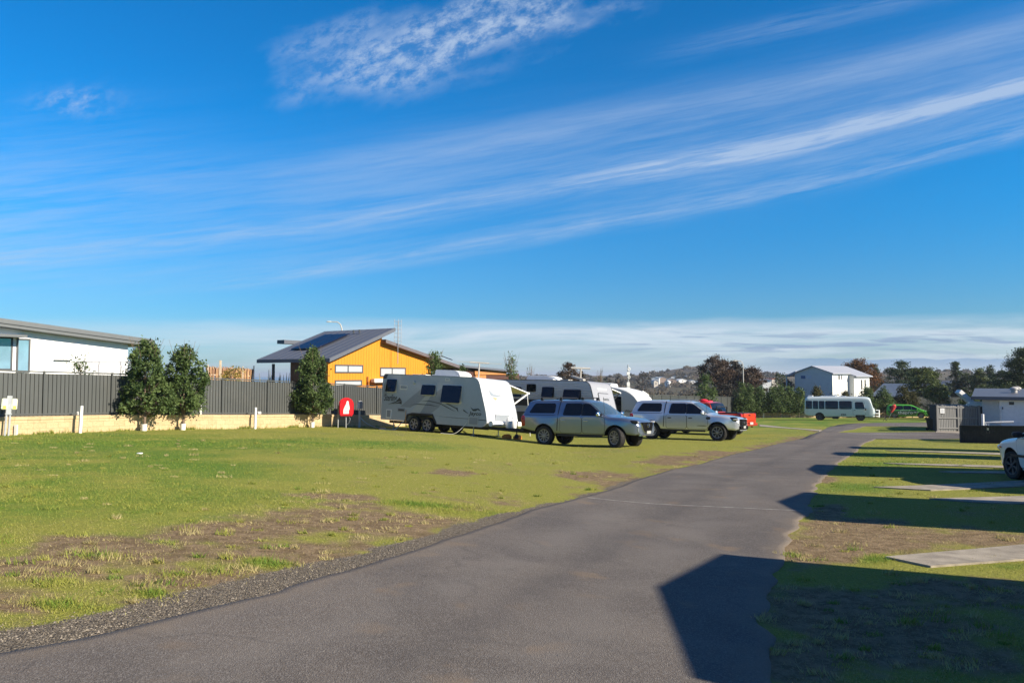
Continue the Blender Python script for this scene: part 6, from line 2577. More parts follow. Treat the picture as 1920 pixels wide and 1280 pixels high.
hbox(mb, gw, gw + 2.0, 0.5, 7.4, zev - 2.9, zev - 2.7)
mb.build('verandah_frame', HTRIM, t)
mb = MB()
for k in range(28):
    hbox(mb, gw + 1.9, gw + 1.94, 0.7 + k * 0.24, 0.76 + k * 0.24, zev - 2.7, zev - 1.75)
for k in range(8):
    hbox(mb, gw + 0.1 + k * 0.24, gw + 0.16 + k * 0.24, 0.6, 0.64, zev - 2.7, zev - 1.75)
mb.build('balustrade', DGREY, t)
mb = MB()
hbox(mb, gw - 0.02, gw + 0.03, 1.0, 6.5, zev - 2.6, zev - 0.3)
mb.build('verandah_glass', GLASS, t)
(sa, za), (sb, zb) = G_.at(1502, 709.5), G_.at(1510, 704)
mb = MB()
hbox(mb, sa, sb, -0.05, 0.02, za, zb)
hbox(mb, sb - 0.15 - 0.9, sb - 0.15, -0.03, 0.0, za, zb, 1)
mb.build('gable_window', [mat('window_blue', (0.10, 0.20, 0.34), 0.1), HTRIM], t)
for o_, w_, z0, z1, out in ((1.9, 0.35, 1.0, 0.45, 0.0), (2.7, 0.2, 1.0, 0.45, 0.0), (7.2, 0.35, 2.2, 0.7, -0.9), (8.3, 0.35, 2.2, 0.7, -0.9), (8.3, 0.35, 3.1, 2.6, -0.9), (7.2, 0.35, 3.1, 2.6, -0.9)):
    mb = MB()
    zr_ = zev - (0.45 if out else 0)
    hbox(mb, out - 0.04, out + 0.05, o_, o_ + w_, zr_ - z0, zr_ - z1 + 0.1)
    mb.build('side_window', GLASS, t)

# ------------------------------------------------------------------ things at the right: amenities block, fences, bin
fr = Front(1840, 46.7, (0.83, -0.558))
t = thing('amenities_block', 'low white amenities block in shade with a flat grey roof and two vents', 'building')
AMW = mat('shaded_white_wall', (0.80, 0.83, 0.86), 0.7, var=0.05)
zt = fr.at(1840, 748)[1]
mb = MB()
sB = fr.at(1874, 760)[0]
wbox(mb, fr, sB, 14, -8, 0.9, -3.2, zt - 0.02)
wbox(mb, fr, 0.0, sB - 0.003, -8, 0.0, -3.2, zt)
mb.build('wall', AMW, t)
mb = MB()
zr = fr.at(1840, 740)[1]
wslab(mb, fr, -0.55, zt + 0.0, 14.5, zt + 0.0, -9, 1.35, 0.20)
mb.prism([(-9, zt + 0.2), (1.35, zt + 0.2), (-3.8, zt + 0.62)], lambda o_, z, a: fr.w(a, z, o_), -0.5, 14.4)
mb.build('roof', ROOFG, t)
for px_, py_, off in ((1902, 741, -1.2), (1908, 735, -3.0)):
    q_ = fr.w(fr.at(px_, py_)[0], zt + 0.38, off)
    mb = MB()
    mb.lathe([(0.17, 0), (0.17, 0.18), (0.15, 0.20), (0.15, 0.22), (0.24, 0.24), (0.22, 0.32), (0.08, 0.40), (0.001, 0.41)], 16, 'Z', q_)
    mb.build('roof_vent', mat('vent_beige', (0.42, 0.40, 0.37), 0.6), t, smooth=True)
mb = MB()
q_ = fr.w(sB - 0.05, 0, 0.6)
mb.tube([(q_.x, q_.y, zt - 0.05), (q_.x, q_.y, zt - 0.35), fr.w(sB + 0.05, zt - 0.5, 0.95), fr.w(sB + 0.05, zt - 2.4, 0.95)], 0.05, 8)
mb.build('downpipe', HTRIM, t, smooth=True)
mb = MB()
a = fr.at(1892, 754)
b_ = fr.at(1901, 750)
wbox(mb, fr, a[0], b_[0], 0.9, 0.93, a[1] - 0.12, a[1] + 0.06)
a = fr.at(1879, 766)
wbox(mb, fr, a[0], a[0] + 0.06, 0.9, 0.93, a[1], a[1] + 0.14)
mb.build('wall_vent', DGREY, t)

# hand rail and a white pipe by the block
q_ = P(1843, 797, 40)
q0 = on(q_.x, q_.y)
t = thing('hand_rail', 'white hand rail and upright pipe in front of the shaded block', 'rail', q0, -0.35)
mb = MB()
mb.tube([(0, 0, 0), (0, 0, 1.15)], 0.07, 10)
mb.build('pipe', WHITE, t)
mb = MB()
mb.tube([(0.12, 0.0, 0.0), (0.14, 0, 0.70), (0.62, -0.05, 0.73), (1.4, -0.1, 0.77)], 0.045, 8)
mb.tube([(0.25, 0, 0), (0.25, 0, 0.70)], 0.05, 8)
mb.build('rail', WHITE, t, smooth=True)

# dark slatted screen, bowed, with cap and posts
t = thing('slatted_screen', 'waist-high dark slatted fence in shade left of the white sedan', 'fence')
a, b_ = G(1803, 829), None
SD = Vector((0.86, -0.51))
mb = MB()
cap = MB()
pts = []
for k in range(75):
    f = k / 74
    q_ = Vector((a.x, a.y)) + SD * (4.2 * f) + Vector((SD.y, -SD.x)) * (0.45 * math.sin(math.pi * f))
    z0 = h(q_.x, q_.y)
    mb.box((q_.x, q_.y, z0 + 0.36), (0.056, 0.022, 0.74), rz=math.atan2(SD.y, SD.x))
    pts.append((q_.x, q_.y, z0 + 0.75))
DARKT = mat('dark_timber', (0.022, 0.024, 0.028), 0.7, var=0.2)  # near-black timber of the screen, side paling and shed block
mb.build('slat', DARKT, t)
for i in range(0, 74, 2):
    cap.bar(pts[i], pts[min(i + 2, 74)], 0.14, 0.035)
cap.build('cap', DARKT, t)
mb = MB()
for i in (0, 24, 49, 74):
    mb.box((pts[i][0] + 0.02, pts[i][1] + 0.06, pts[i][2] - 0.38), (0.09, 0.09, 0.76))
mb.bar((pts[0][0], pts[0][1] + 0.06, pts[0][2] - 0.2), (pts[74][0], pts[74][1] + 0.06, pts[74][2] - 0.2), 0.05)
mb.build('post', DARKT, t)
mb = MB()
mb.box((pts[17][0], pts[17][1] - 0.05, pts[17][2] - 0.13), (0.07, 0.02, 0.09))
mb.build('tag_plate', OFFWHITE, t)

# paling fence with sign
a, b_ = G(1757, 808.5), G(1836, 809)
t = thing('paling_fence', 'weathered grey paling fence with a white notice board at its left end', 'fence')
PAL = mat('weathered_paling', (0.19, 0.19, 0.185), 0.85, var=0.22, scale=2, stretch=(9, 9, 0.4))
d = Vector((b_.x - a.x, b_.y - a.y))
L = d.length
d.normalize()
n_ = int(L / 0.115)
mb = MB()
rr2 = random.Random(8)
HP = (808.5 - 760) / FPX * a.y
for k in range(n_):
    q_ = Vector((a.x, a.y)) + d * (0.115 * k + 0.05)
    z0 = h(q_.x, q_.y)
    hh_ = HP + rr2.uniform(-0.03, 0.03)
    mb.box((q_.x, q_.y + rr2.uniform(-0.008, 0.008), z0 + hh_ / 2), (0.085, 0.018, hh_), rz=math.atan2(d.y, d.x))
mb.build('paling', PAL, t)
mb = MB()
nn = Vector((d.y, -d.x))
for f in (0.13, 0.52, 0.93):
    p0, p1 = Vector((a.x, a.y)) + nn * 0.035, Vector((a.x, a.y)) + d * L + nn * 0.035
    mb.bar((p0.x, p0.y, h(*p0) + HP * f), (p1.x, p1.y, h(*p1) + HP * f), 0.045, 0.085)
mb.build('rail', PAL, t)
mb = MB()
for s_ in (0.02, L * 0.5, L * 0.56, L):
    q_ = Vector((a.x, a.y)) + d * s_ + nn * 0.02
    mb.box((q_.x, q_.y, h(*q_) + HP * 0.5), (0.11, 0.11, HP * 1.02))
mb.build('post', PAL, t)
mb = MB()
p1 = Vector((a.x * 1.060 - 0.12, a.y * 1.065))
for k in range(18):
    q_ = Vector((a.x - 0.06, a.y)).lerp(p1, k / 17)
    mb.box((q_.x, q_.y, h(*q_) + HP / 2), (0.02, 0.16, HP))
mb.build('side_paling', DARKT, t)
mb = MB()
q_ = Vector((a.x, a.y)) + d * 0.36 + nn * 0.05
zc = h(*q_) + HP * 0.79
mb.box((q_.x, q_.y, zc), (0.27, 0.02, 0.30), 0)
for k in range(5):
    mb.box((q_.x, q_.y - 0.012, zc + 0.09 - k * 0.045), (0.17 - 0.03 * (k % 2), 0.006, 0.014), 1)
mb.build('notice', [WHITE, STEEL], t)
p = G(1750, 806.5)
t = thing('wheelie_bin', 'dark green wheelie bin beside the paling fence', 'bin', p, 0.5)
mb = MB()
mb.add([(-0.22, -0.25, 0.06), (0.22, -0.25, 0.06), (0.22, 0.25, 0.06), (-0.22, 0.25, 0.06), (-0.28, -0.33, 0.72), (0.28, -0.33, 0.72), (0.28, 0.33, 0.72), (-0.28, 0.33, 0.72)], ((0, 3, 2, 1), (4, 5, 6, 7), (0, 1, 5, 4), (1, 2, 6, 5), (2, 3, 7, 6), (3, 0, 4, 7)))
BIN = mat('bin_plastic', (0.012, 0.016, 0.014), 0.5)
mb.build('tub', BIN, t, bevel=0.03)
mb = MB()
mb.prism([(-0.36, 0.72), (0.38, 0.72), (0.36, 0.77), (0.0, 0.81), (-0.34, 0.77)], lambda a_, b2, t2: (t2, a_, b2), -0.30, 0.30)
mb.build('lid', BIN, t, bevel=0.015)
for s_ in (-1, 1):
    mb = MB()
    mb.lathe([(0.001, -0.025), (0.09, -0.025), (0.09, 0.025), (0.001, 0.025)], 14, 'X', (s_ * 0.24, 0.26, 0.09))
    mb.build('wheel', RUBBER, t)

# open shed with white barge boards behind the paling fence
t = thing('open_shed', 'dark open shed with white sloping barge boards behind the paling fence', 'shed')
Y_ = 50
mb = MB()
a, b_, c2 = P(1796, 733, Y_), P(1822, 755, Y_), P(1838, 750, Y_)
mb.bar((a.x, Y_, a.z), (b_.x, Y_, b_.z), 0.5, 0.28)
mb.bar((b_.x - 0.3, Y_ - 0.15, b_.z - 0.08), (c2.x + 2.5, Y_ - 1.2, c2.z - 0.1), 0.5, 0.34)
c3 = P(1812, 758, Y_)
mb.bar((c3.x - 0.2, Y_ - 0.3, c3.z), (c2.x + 2, Y_ - 1.4, P(1838, 760, Y_).z), 0.3, 0.14)
mb.build('barge_board', WHITE, t, bevel=0.02)
mb = MB()
g0 = h(a.x, Y_)
c4 = P(1840, 762, Y_)
mb.prism([(b_.x - 0.6, g0 - 0.3), (c4.x + 1.0, g0 - 0.3), (c4.x + 1.0, c4.z), (b_.x - 0.6, c4.z)], lambda x_, z_, y_: (x_, y_, z_), Y_ + 0.15, Y_ + 4)
mb.build('wall', DARKT, t)  # solid dark block stands in for the shade inside the open shed

# grey-blue gabled house among the far trees
def small_house(px0, px1, py_eave, py_ridge, Y, wm, rm, label, deep=6, rz=0.0, group=None, wins=0, ground=None):
    a, b_ = P(px0, py_eave, Y), P(px1, py_eave, Y)
    r_ = P((px0 + px1) / 2, py_ridge, Y)
    w = b_.x - a.x
    z0 = h((a.x + b_.x) / 2, Y)
    t = thing('house', label, 'house', ((a.x + b_.x) / 2, Y, z0), rz, group)
    e, k = max(a.z - z0, 1.0), max(r_.z - z0, 1.5)
    mb = MB()
    if k > e + 0.4:
        mb.prism([(-w / 2, -1.5), (w / 2, -1.5), (w / 2, e), (0, k - 0.1), (-w / 2, e)], lambda x, z, y: (x, y, z), 0, deep)
    else:
        mb.box((0, deep / 2, e / 2 - 0.75), (w, deep, e + 1.5))
    mb.build('wall', wm, t)
    mb = MB()
    o_ = w * 0.06
    s_ = (k - e) / (w / 2)
    mb.prism([(-w / 2 - o_, e - o_ * s_), (0, k), (w / 2 + o_, e - o_ * s_), (w / 2 + o_, e - o_ * s_ + 0.2), (0, k + 0.2), (-w / 2 - o_, e - o_ * s_ + 0.2)], lambda x, z, y: (x, y, z), -0.4, deep + 0.4)
    mb.build('roof', rm, t)
    for q_ in range(wins):
        mb = MB()
        x = -w / 2 + w * (q_ + 0.7) / (wins + 0.4)
        mb.box((x, -0.03, e * 0.62), (w * 0.16, 0.08, e * 0.30))
        mb.build('window', GLASS, t)
    return t


GBW = mat('grey_blue_wall', (0.10, 0.12, 0.15), 0.7)
small_house(1716, 1790, 744, 722, 112, GBW, mat('grey_blue_roof', (0.24, 0.29, 0.34), 0.5), 'grey gabled house half hidden by the spreading green tree', 8, 0.5)
t = small_house(1790, 1835, 722, 716, 140, DGREY, ROOFG, 'dark roofed house among the pines above the shed', 6, 0.3)

hw_ = [mat('hill_wall_white', (0.72, 0.72, 0.70), 0.7), mat('hill_wall_cream', (0.55, 0.50, 0.42), 0.7), mat('hill_wall_brown', (0.25, 0.18, 0.14), 0.7)]
hr_ = [mat('hill_roof_white', (0.66, 0.68, 0.70), 0.5), mat('hill_roof_grey', (0.28, 0.32, 0.37), 0.5), mat('hill_roof_red', (0.33, 0.12, 0.07), 0.6)]
rr2 = random.Random(21)
hill_spec = [(1222, 1236, 708, 704, 640, 0, 0, 'white hillside house with white roof, leftmost in the scrub'), (1236, 1250, 708, 705, 660, 2, 1, 'brown hillside house with a slate roof next to the leftmost white one'), (1226, 1234, 714, 711, 600, 1, 1, 'cream hillside house standing lowest at the left'), (1252, 1268, 711, 707, 620, 2, 1, 'broad brown house with grey roof left of the hillside centre'), (1258, 1270, 706, 703, 690, 0, 1, 'white house with grey roof high in the middle of the hillside'), (1272, 1288, 712, 708, 630, 0, 0, 'wide bright white house in the middle of the hillside'), (1290, 1300, 707, 704, 690, 1, 0, 'cream house with pale roof behind the wide white one'), (1292, 1308, 714, 710, 610, 0, 1, 'white house with slate roof right of the hillside centre'), (1308, 1322, 717, 712, 590, 0, 0, 'bright house lowest on the right of the hillside'), (1304, 1316, 707, 704, 680, 2, 2, 'brown house with red roof high on the right of the hillside'), (1246, 1254, 715, 712, 590, 0, 0, 'tiny white shed-like house below the brown hillside houses'),
             (1430, 1446, 713, 709, 300, 0, 1, 'white house with dark roof seen right of the brown trees'), (1447, 1458, 711, 707, 320, 1, 2, 'red roofed house seen between the brown trees and the white house')]
for x0, x1, e_, r_, Y, wi, ri, lb in hill_spec:
    small_house(x0, x1, e_ + 0.5, e_ - 1.6, Y, hw_[wi], hr_[ri], lb, 8, rr2.uniform(-0.4, 0.4), 'houses on the far hillside', wins=1 if Y < 650 else 0)

# tall white antenna mast with panels behind the third caravan
b0 = P(1178, 738, 58)
t = thing('antenna_column', 'tall white column of stacked panels rising behind the third caravan', 'column', (b0.x, b0.y, h(b0.x, b0.y)))
zb_ = b0.z - h(b0.x, b0.y)
k = 58 / FPX
mb = MB()
mb.tube([(0, 0, -0.2), (0, 0, zb_ + 54 * k)], 0.05, 8)
mb.build('pole', STEEL, t)
for i, (dz, w_, hh_, hole) in enumerate(((8, 6.5, 10, 0), (18, 5.6, 8, 0), (31, 5.0, 5, 1), (38, 5.6, 6, 0), (46, 5.4, 5, 1))):
    mb = MB()
    w2, h2 = w_ * k / 2, hh_ * k / 2
    zc = zb_ + dz * k
    if hole:
        pts = [(0.05 + w2 * 0.75 * math.cos(a), -0.07, zc + h2 * math.sin(a)) for a in np.linspace(0, 2 * math.pi, 19)]
        mb.tube(pts, w2 * 0.34, 8)
    else:
        mb.prism(rounded(-w2, zc - h2, w2, zc + h2, w2 * 0.35), lambda x, z, y: (x, y, z), -0.12, 0.0)
    mb.build('panel', WHITE, t, smooth=hole == 1)

# small tripod grill on the grass and a leaning red-and-white parasol by the green van
p = G(1660, 789)
t = thing('tripod_stand', 'small dark tripod stand on the grass by the green van', 'stand', p)
mb = MB()
for a in (0.3, 2.4, 4.5):
    mb.tube([(0, 0, 0.35), (0.22 * math.cos(a), 0.22 * math.sin(a), 0)], 0.02, 6)
mb.tube([(0, 0, 0.2), (0, 0, 0.5)], 0.03, 6)
mb.tube([(-0.28, 0, 0.42), (0.05, 0, 0.5), (0.34, 0, 0.68)], 0.03, 6)
mb.build('frame', BLACK, t)
p = P(1668, 783, 90)
p = on(p.x, p.y)
t = thing('folded_parasol', 'folded red and white parasol leaning at the tail of the green van', 'parasol', p)
mb = MB()
mb.tube([(-0.1, 0, 0), (0.75, 0, 1.75)], 0.02, 6)
mb.build('pole', STEEL, t)
mb = MB()
mb.tube([(0.20, 0, 0.72), (0.36, 0, 1.05), (0.58, 0, 1.5), (0.70, 0, 1.68)], [0.07, 0.20, 0.26, 0.08], 10)
mb.build('canopy', mat('parasol_red', (0.50, 0.04, 0.04), 0.8, var=0.3, scale=4), t, smooth=True)

# ------------------------------------------------------------------ cabins to the right whose roofs throw the long shadows
CAX, CWD = Vector((0.91, -0.41)), Vector((0.41, 0.91))
tips = [((1380, 1043), (1262, 1108), 'nearest'), ((1524.6, 924.3), (1476, 942.5), 'second'), ((1541, 871.5), (1526, 880), 'third'), ((1576, 848.0), (1568, 851.2), 'fourth'), ((1606, 837.2), (1602, 839), 'fifth'), ((1737, 823), (1728, 824.5), 'sixth')]
Lsh = 5.45
CABW = mat('cabin_wall', (0.50, 0.50, 0.46), 0.7)
SV = Vector(SUN_XY).normalized()
for (pxy, tpx, word), wdt in zip(tips, (4.3, 3.9, 3.9, 3.0, 1.9, 4.0)):
    g_ = G(*pxy)
    e_ = Vector((g_.x, g_.y)) + Vector(SUN_XY).normalized() * Lsh       # upper eave corner
    ze = g_.z + Lsh * math.tan(SUN_EL)
    gt = G(*tpx)                                 # the ridge's shadow gives the height of the gable
    kk = (e_ - gt.to_2d()).dot(CAX) / SV.dot(CAX)
    ap = gt.to_2d() + SV * kk
    hw2 = min(max((e_ - ap).dot(CWD), 0.7), 2.3)
    rise = min(max(gt.z + kk * math.tan(SUN_EL) - ze, 0.10), 0.7)
    c0 = e_ - CWD * hw2
    t = thing('cabin', 'gabled holiday cabin right of the driveway, %s in the row from the camera' % word, 'cabin', group='cabins beside the driveway')
    def cb(l_, w_, z): 
        q_ = c0 + CAX * l_ + CWD * w_
        return (q_.x, q_.y, z)
    mb = MB()
    z0 = min(h(*cb(0, 0, 0)[:2]), h(*cb(7, 0, 0)[:2])) - 0.3
    mb.prism([(-hw2 + 0.15, z0), (hw2 - 0.15, z0), (hw2 - 0.15, ze + 0.03), (0, ze + rise - 0.02), (-hw2 + 0.15, ze + 0.03)], lambda w_, z, l_: cb(l_, w_, z), 0.5, 7.0)
    mb.build('wall', CABW, t)
    mb = MB()
    mb.prism([(-hw2, ze), (0, ze + rise), (hw2, ze), (hw2, ze + 0.10), (0, ze + rise + 0.10), (-hw2, ze + 0.10)], lambda w_, z, l_: cb(l_, w_, z), 0.0, 7.4)
    mb.build('roof', ROOFG, t)
    mb = MB()
    mb.prism([(-0.42, z0 + 0.6), (0.42, z0 + 0.6), (0.42, z0 + 2.5), (-0.42, z0 + 2.5)], lambda w_, z, l_: cb(l_, w_, z), 0.46, 0.52)
    mb.build('door', WHITE, t)


# ------------------------------------------------------------------ trees and scrub
def leaves(C, size, rng, per=1.0, aspect=0.55, up=0.3):
    """rhombic leaves around the points C"""
    n = len(C)
    a = rng.normal(size=(n, 3))
    a[:, 2] += up * 0.2
    a /= np.linalg.norm(a, axis=1, keepdims=True)
    b = rng.normal(size=(n, 3))
    b -= (b * a).sum(1, keepdims=True) * a
    b /= np.linalg.norm(b, axis=1, keepdims=True)
    s = (size * (0.6 + 0.8 * rng.random(n)))[:, None]
    V = np.stack([C - a * s * 0.5, C + b * s * aspect * 0.5, C + a * s * 0.5, C - b * s * aspect * 0.5], 1)
    return V.reshape(-1, 3)


def quad_mesh(name, V, tint, mt):
    return tri_mesh(name, V, tint, mt, 4)


PEAR = leaf_mat('pear_leaf', (0.028, 0.060, 0.018), (0.165, 0.225, 0.075), 0.34)
PEAR_R = leaf_mat('pear_leaf_reddish', (0.02, 0.032, 0.010), (0.14, 0.12, 0.030), 0.22)
BARK = mat('bark_grey', (0.17, 0.12, 0.085), 0.9, var=0.25, bump=0.5, bscale=30)
BARKP = mat('bark_pale', (0.40, 0.34, 0.28), 0.9, var=0.25, bump=0.4)


def crown_tree(name, label, loc, Ht, z0, rad, shape, nclump, nleaf, cl_r, leaf, mt, bark, seed, trunk_r=0.05, flat=1.0, group=None, twigs=0, guard=False, cat='tree', red_top=0.0, lean=(0, 0), limbs=24, wob=0.25, core=0.35):
    """tapered trunk with limbs, and a crown of many small leaves in clumps filling an uneven outline"""
    rng = np.random.default_rng(seed)
    t = thing(name, label, cat, loc, 0, group)
    # clump centres
    cs = []
    lob = rng.random(7) * 6.28
    while len(cs) < nclump:
        f = rng.random()
        th = rng.random() * 6.283
        rm = rad * shape(f) * (1 + wob * (math.sin(th * 2 + lob[0] + f * 5) * 0.5 + math.sin(th * 3 + lob[1] - f * 7) * 0.5))
        rr = rm * (core + (1 - core) * math.sqrt(rng.random()))
        if rng.random() > (shape(f) * 0.8 + 0.25):
            continue
        cs.append((math.cos(th) * rr + lean[0] * f, math.sin(th) * rr + lean[1] * f, z0 + (Ht - z0) * f))
    cs = np.array(cs)
    mb = MB()
    top = (lean[0] * 0.85, lean[1] * 0.85, z0 + (Ht - z0) * 0.85)
    kk = [(0, 0, -0.15), (0.02 * Ht * 0.3, 0, z0 * 0.6), (lean[0] * 0.3, lean[1] * 0.3, z0 + (Ht - z0) * 0.35), top]
    mb.tube(kk, [trunk_r * 1.15, trunk_r, trunk_r * 0.7, trunk_r * 0.2], 8)
    for i in rng.choice(len(cs), min(limbs, len(cs)), replace=False):
        c_ = cs[i]
        f = (c_[2] - z0) / (Ht - z0)
        zb = max(z0 * 0.75, c_[2] - (0.5 + 0.6 * rng.random()) * math.hypot(c_[0], c_[1]) - 0.1 * Ht)
        fb = max(0, (zb - z0) / (Ht - z0))
        b0 = np.array([lean[0] * fb, lean[1] * fb, zb])
        mid = b0 * 0.5 + c_ * 0.5 + np.array([0, 0, 0.04 * Ht])
        r0 = trunk_r * 0.42 * (1 - 0.5 * f)
        mb.tube([tuple(b0), tuple(mid), tuple(c_)], [r0, r0 * 0.7, r0 * 0.25], 5)
    for k in range(twigs):
        i = rng.integers(len(cs))
        a = rng.random() * 6.28
        rr = rad * 0.75 * math.sqrt(rng.random())
        zt = z0 + (Ht - z0) * (0.80 + 0.10 * rng.random())
        mb.tube([(math.cos(a) * rr * 0.5, math.sin(a) * rr * 0.5, zt - 0.3), (math.cos(a) * rr, math.sin(a) * rr, zt + Ht * (0.10 + 0.09 * rng.random()))], [0.010, 0.004], 4)
    mb.build('trunk', bark, t, smooth=True)
    per = max(1, nleaf // nclump)
    n = per * nclump
    rad_c = cl_r * (0.6 + 0.8 * rng.random(nclump))
    off = rng.normal(size=(nclump, per, 3)) * rad_c[:, None, None] * np.array([0.55, 0.55, 0.55 * flat])
    C = (cs[:, None, :] + off).reshape(-1, 3)
    ct = rng.random(nclump)
    tint = np.clip(np.repeat(ct, per) * 0.6 + rng.random(n) * 0.55 - 0.1, 0, 1)
    # loose strays that break the outline
    V = leaves(C, leaf, rng)
    crown = link('crown', quad_mesh('crown', V, np.repeat(tint, 4), mt), t)
    if guard:
        mb = MB()
        mb.lathe([(0.10, -0.05), (0.11, 0.26), (0.095, 0.26), (0.09, 0.0)], 14)
        mb.build('trunk_guard', OFFWHITE, t, smooth=True)
    return t


def egg(f): return max(0.02, math.sin(math.pi * min(1, f * 0.92 + 0.08) ** 0.8)) ** 0.55 * (1 - 0.25 * f)
def cone(f): return (1 - f) ** 0.62 * min(1, f * 5 + 0.35) * 0.98
def dome(f): return math.sqrt(max(0.0, 1 - (1.25 * f - 0.25) ** 2)) * min(1, f * 2.2 + 0.45)
def umbrella(f): return math.sqrt(max(0.0, 1 - f * f)) * min(1.0, f * 2.5 + 0.7)
def pine(f): return (1 - f) ** 0.8 * (0.75 + 0.25 * math.cos(f * 26)) + 0.06


PG = 'pear trees along the boundary wall'
p = GF(273, 807)
crown_tree('pear_tree', 'upright leafy pear tree with a white trunk guard, left one of the close pair', p, 3.42, 0.66, 0.98, egg, 150, 9600, 0.155, 0.112, PEAR, BARK, 3, twigs=16, guard=True, group=PG, wob=0.45)
p = GF(345.5, 805.5)
crown_tree('pear_tree', 'upright leafy pear tree with a white trunk guard, right one of the close pair', p, 3.36, 0.72, 0.90, egg, 145, 9200, 0.155, 0.112, PEAR, BARK, 7, twigs=14, guard=True, group=PG, wob=0.40)
p = off_wall(587, 0.5)
crown_tree('pear_tree', 'broad pear tree tapering to a reddish tip in front of the yellow house', p, 3.72, 0.78, 1.18, cone, 175, 12000, 0.165, 0.112, PEAR, BARK, 12, twigs=5, guard=True, group=PG, wob=0.35)
# rows partly hidden by the caravans
for px_, top_, rad_, lb, sd in ((813, 662, 0.85, 'pear tree poking above the caravan air conditioner', 31), (868, 690, 0.7, 'small pear tree behind the wind-up antenna of the caravan', 32), (958, 668, 0.85, 'sparse pear tree with bare tips behind the dark silver caravan', 33), (995, 690, 0.5, 'almost bare small tree just right of the sparse pear tree', 34), (1125, 694, 0.55, 'thin twiggy tree behind the nose of the dark silver caravan', 35)):
    q_ = off_wall(px_, 0.6)
    Ht = P(px_, top_, q_.y).z - q_.z
    n_ = 4200 if px_ < 900 else (1900 if px_ < 970 else 260)
    crown_tree('pear_tree', lb, q_, Ht, 0.7, rad_, cone if px_ < 970 else egg, 90, n_, 0.24, 0.12, PEAR, BARK, sd, twigs=16 if px_ != 868 else 4, group=PG)
far = [(1322, 704, 1.55, 'full green pear tree left of the brown tree group, behind the silver utes'), (1389, 718, 1.15, 'pear tree with its top at the street lamp, just above the orange ute'), (1403, 722, 1.0, 'pear tree right of the lamp pole, over the tailgate of the orange ute'), (1424, 726, 1.0, 'pear tree above the white post right of the orange ute'), (1446, 728, 1.0, 'second pear tree right of the orange ute'), (1462, 724, 1.0, 'taller pear tree in the hedge-like row left of the bus'), (1479, 728, 0.95, 'pear tree next but one to the tail of the bus'), (1496, 729, 0.95, 'pear tree standing right at the tail of the bus'), (1530, 728, 0.9, 'reddish pear tree rising behind the rear bus windows'), (1584, 736, 0.8, 'small reddish pear tree over the middle of the bus roof'), (1626, 728, 1.1, 'pear tree behind the front of the bus'), (1655, 728, 1.25, 'dark pear tree with a reddish top between bus and green van'), (1692, 724, 1.3, 'yellowing pear tree behind the roof of the green van'), (1708, 738, 0.85, 'small yellow pear tree at the right of the green van roof')]
for i, (px_, top_, rad_, lb) in enumerate(far):
    q_ = off_wall(px_, 0.7)
    Ht = P(px_, top_, q_.y).z - q_.z
    crown_tree('pear_tree', lb, q_, Ht, 0.80, rad_, egg if i % 3 else cone, 90, 4600, 0.34, 0.17, PEAR_R if px_ in (1530, 1584, 1692, 1708) else PEAR, BARK, 50 + i, group=PG, limbs=10)

# shrubs behind the left fence
p = P(151, 690, 28)
crown_tree('shrub', 'small leafy shrub behind the fence against the white house', (p.x, p.y, h(p.x, p.y) + 0.5), P(151, 672, 28).z - h(p.x, p.y) - 0.5, 0.3, 0.46, dome, 40, 900, 0.2, 0.09, PEAR, BARK, 70, cat='shrub')
p = P(437, 700, 41)
crown_tree('creeper', 'mound of green and orange creeper over the brushwood screen', (p.x, p.y - 0.3, h(p.x, p.y) + 0.6), P(437, 688, 41).z - h(p.x, p.y) - 0.6, 0.3, 0.85, dome, 50, 1500, 0.25, 0.11, leaf_mat('creeper_leaf', (0.06, 0.09, 0.02), (0.36, 0.26, 0.05), 0.25), BARK, 71, cat='creeper', flat=0.7)
# grey flower spikes
rr2 = random.Random(9)
for k, (px_, top_) in enumerate(((495, 696), (502, 692), (510, 689), (522, 688), (534, 697))):
    p = P(px_, 705, 43)
    z0 = h(p.x, p.y) + 0.5
    t = thing('spike_plant', ['grey spiky plant leftmost behind the fence before the yellow house', 'grey spiky plant second from the left behind the fence', 'grey spiky plant in the middle of the clump behind the fence', 'tallest grey spiky plant left of the verandah post', 'short grey spiky plant right of the verandah post'][k], 'plant', (p.x, p.y, z0), 0, 'grey spiky plants')
    mb = MB()
    Ht = P(px_, top_, 43).z - z0
    for j in range(9):
        a = rr2.random() * 6.28
        hh_ = Ht * rr2.uniform(0.55, 1.0)
        x, y = math.cos(a) * rr2.uniform(0.05, 0.3), math.sin(a) * 0.2
        mb.tube([(x * 0.3, y * 0.3, 0), (x, y, hh_ * 0.7), (x * 1.4, y * 1.4, hh_)], [0.05, 0.035, 0.008], 5)
    mb.build('spike', mat('grey_leaf', (0.20, 0.21, 0.16), 0.8, var=0.3), t)

BROWN = leaf_mat('brown_leaf', (0.050, 0.036, 0.026), (0.135, 0.088, 0.058), 0.15)
BROWN2 = leaf_mat('rust_leaf', (0.05, 0.028, 0.012), (0.26, 0.12, 0.035), 0.15)
DUSK = leaf_mat('dusky_leaf', (0.022, 0.022, 0.018), (0.085, 0.07, 0.05), 0.12)
CON = leaf_mat('conifer_leaf', (0.016, 0.032, 0.014), (0.095, 0.130, 0.048), 0.14)
CON2 = leaf_mat('olive_leaf', (0.022, 0.042, 0.012), (0.150, 0.185, 0.048), 0.16)


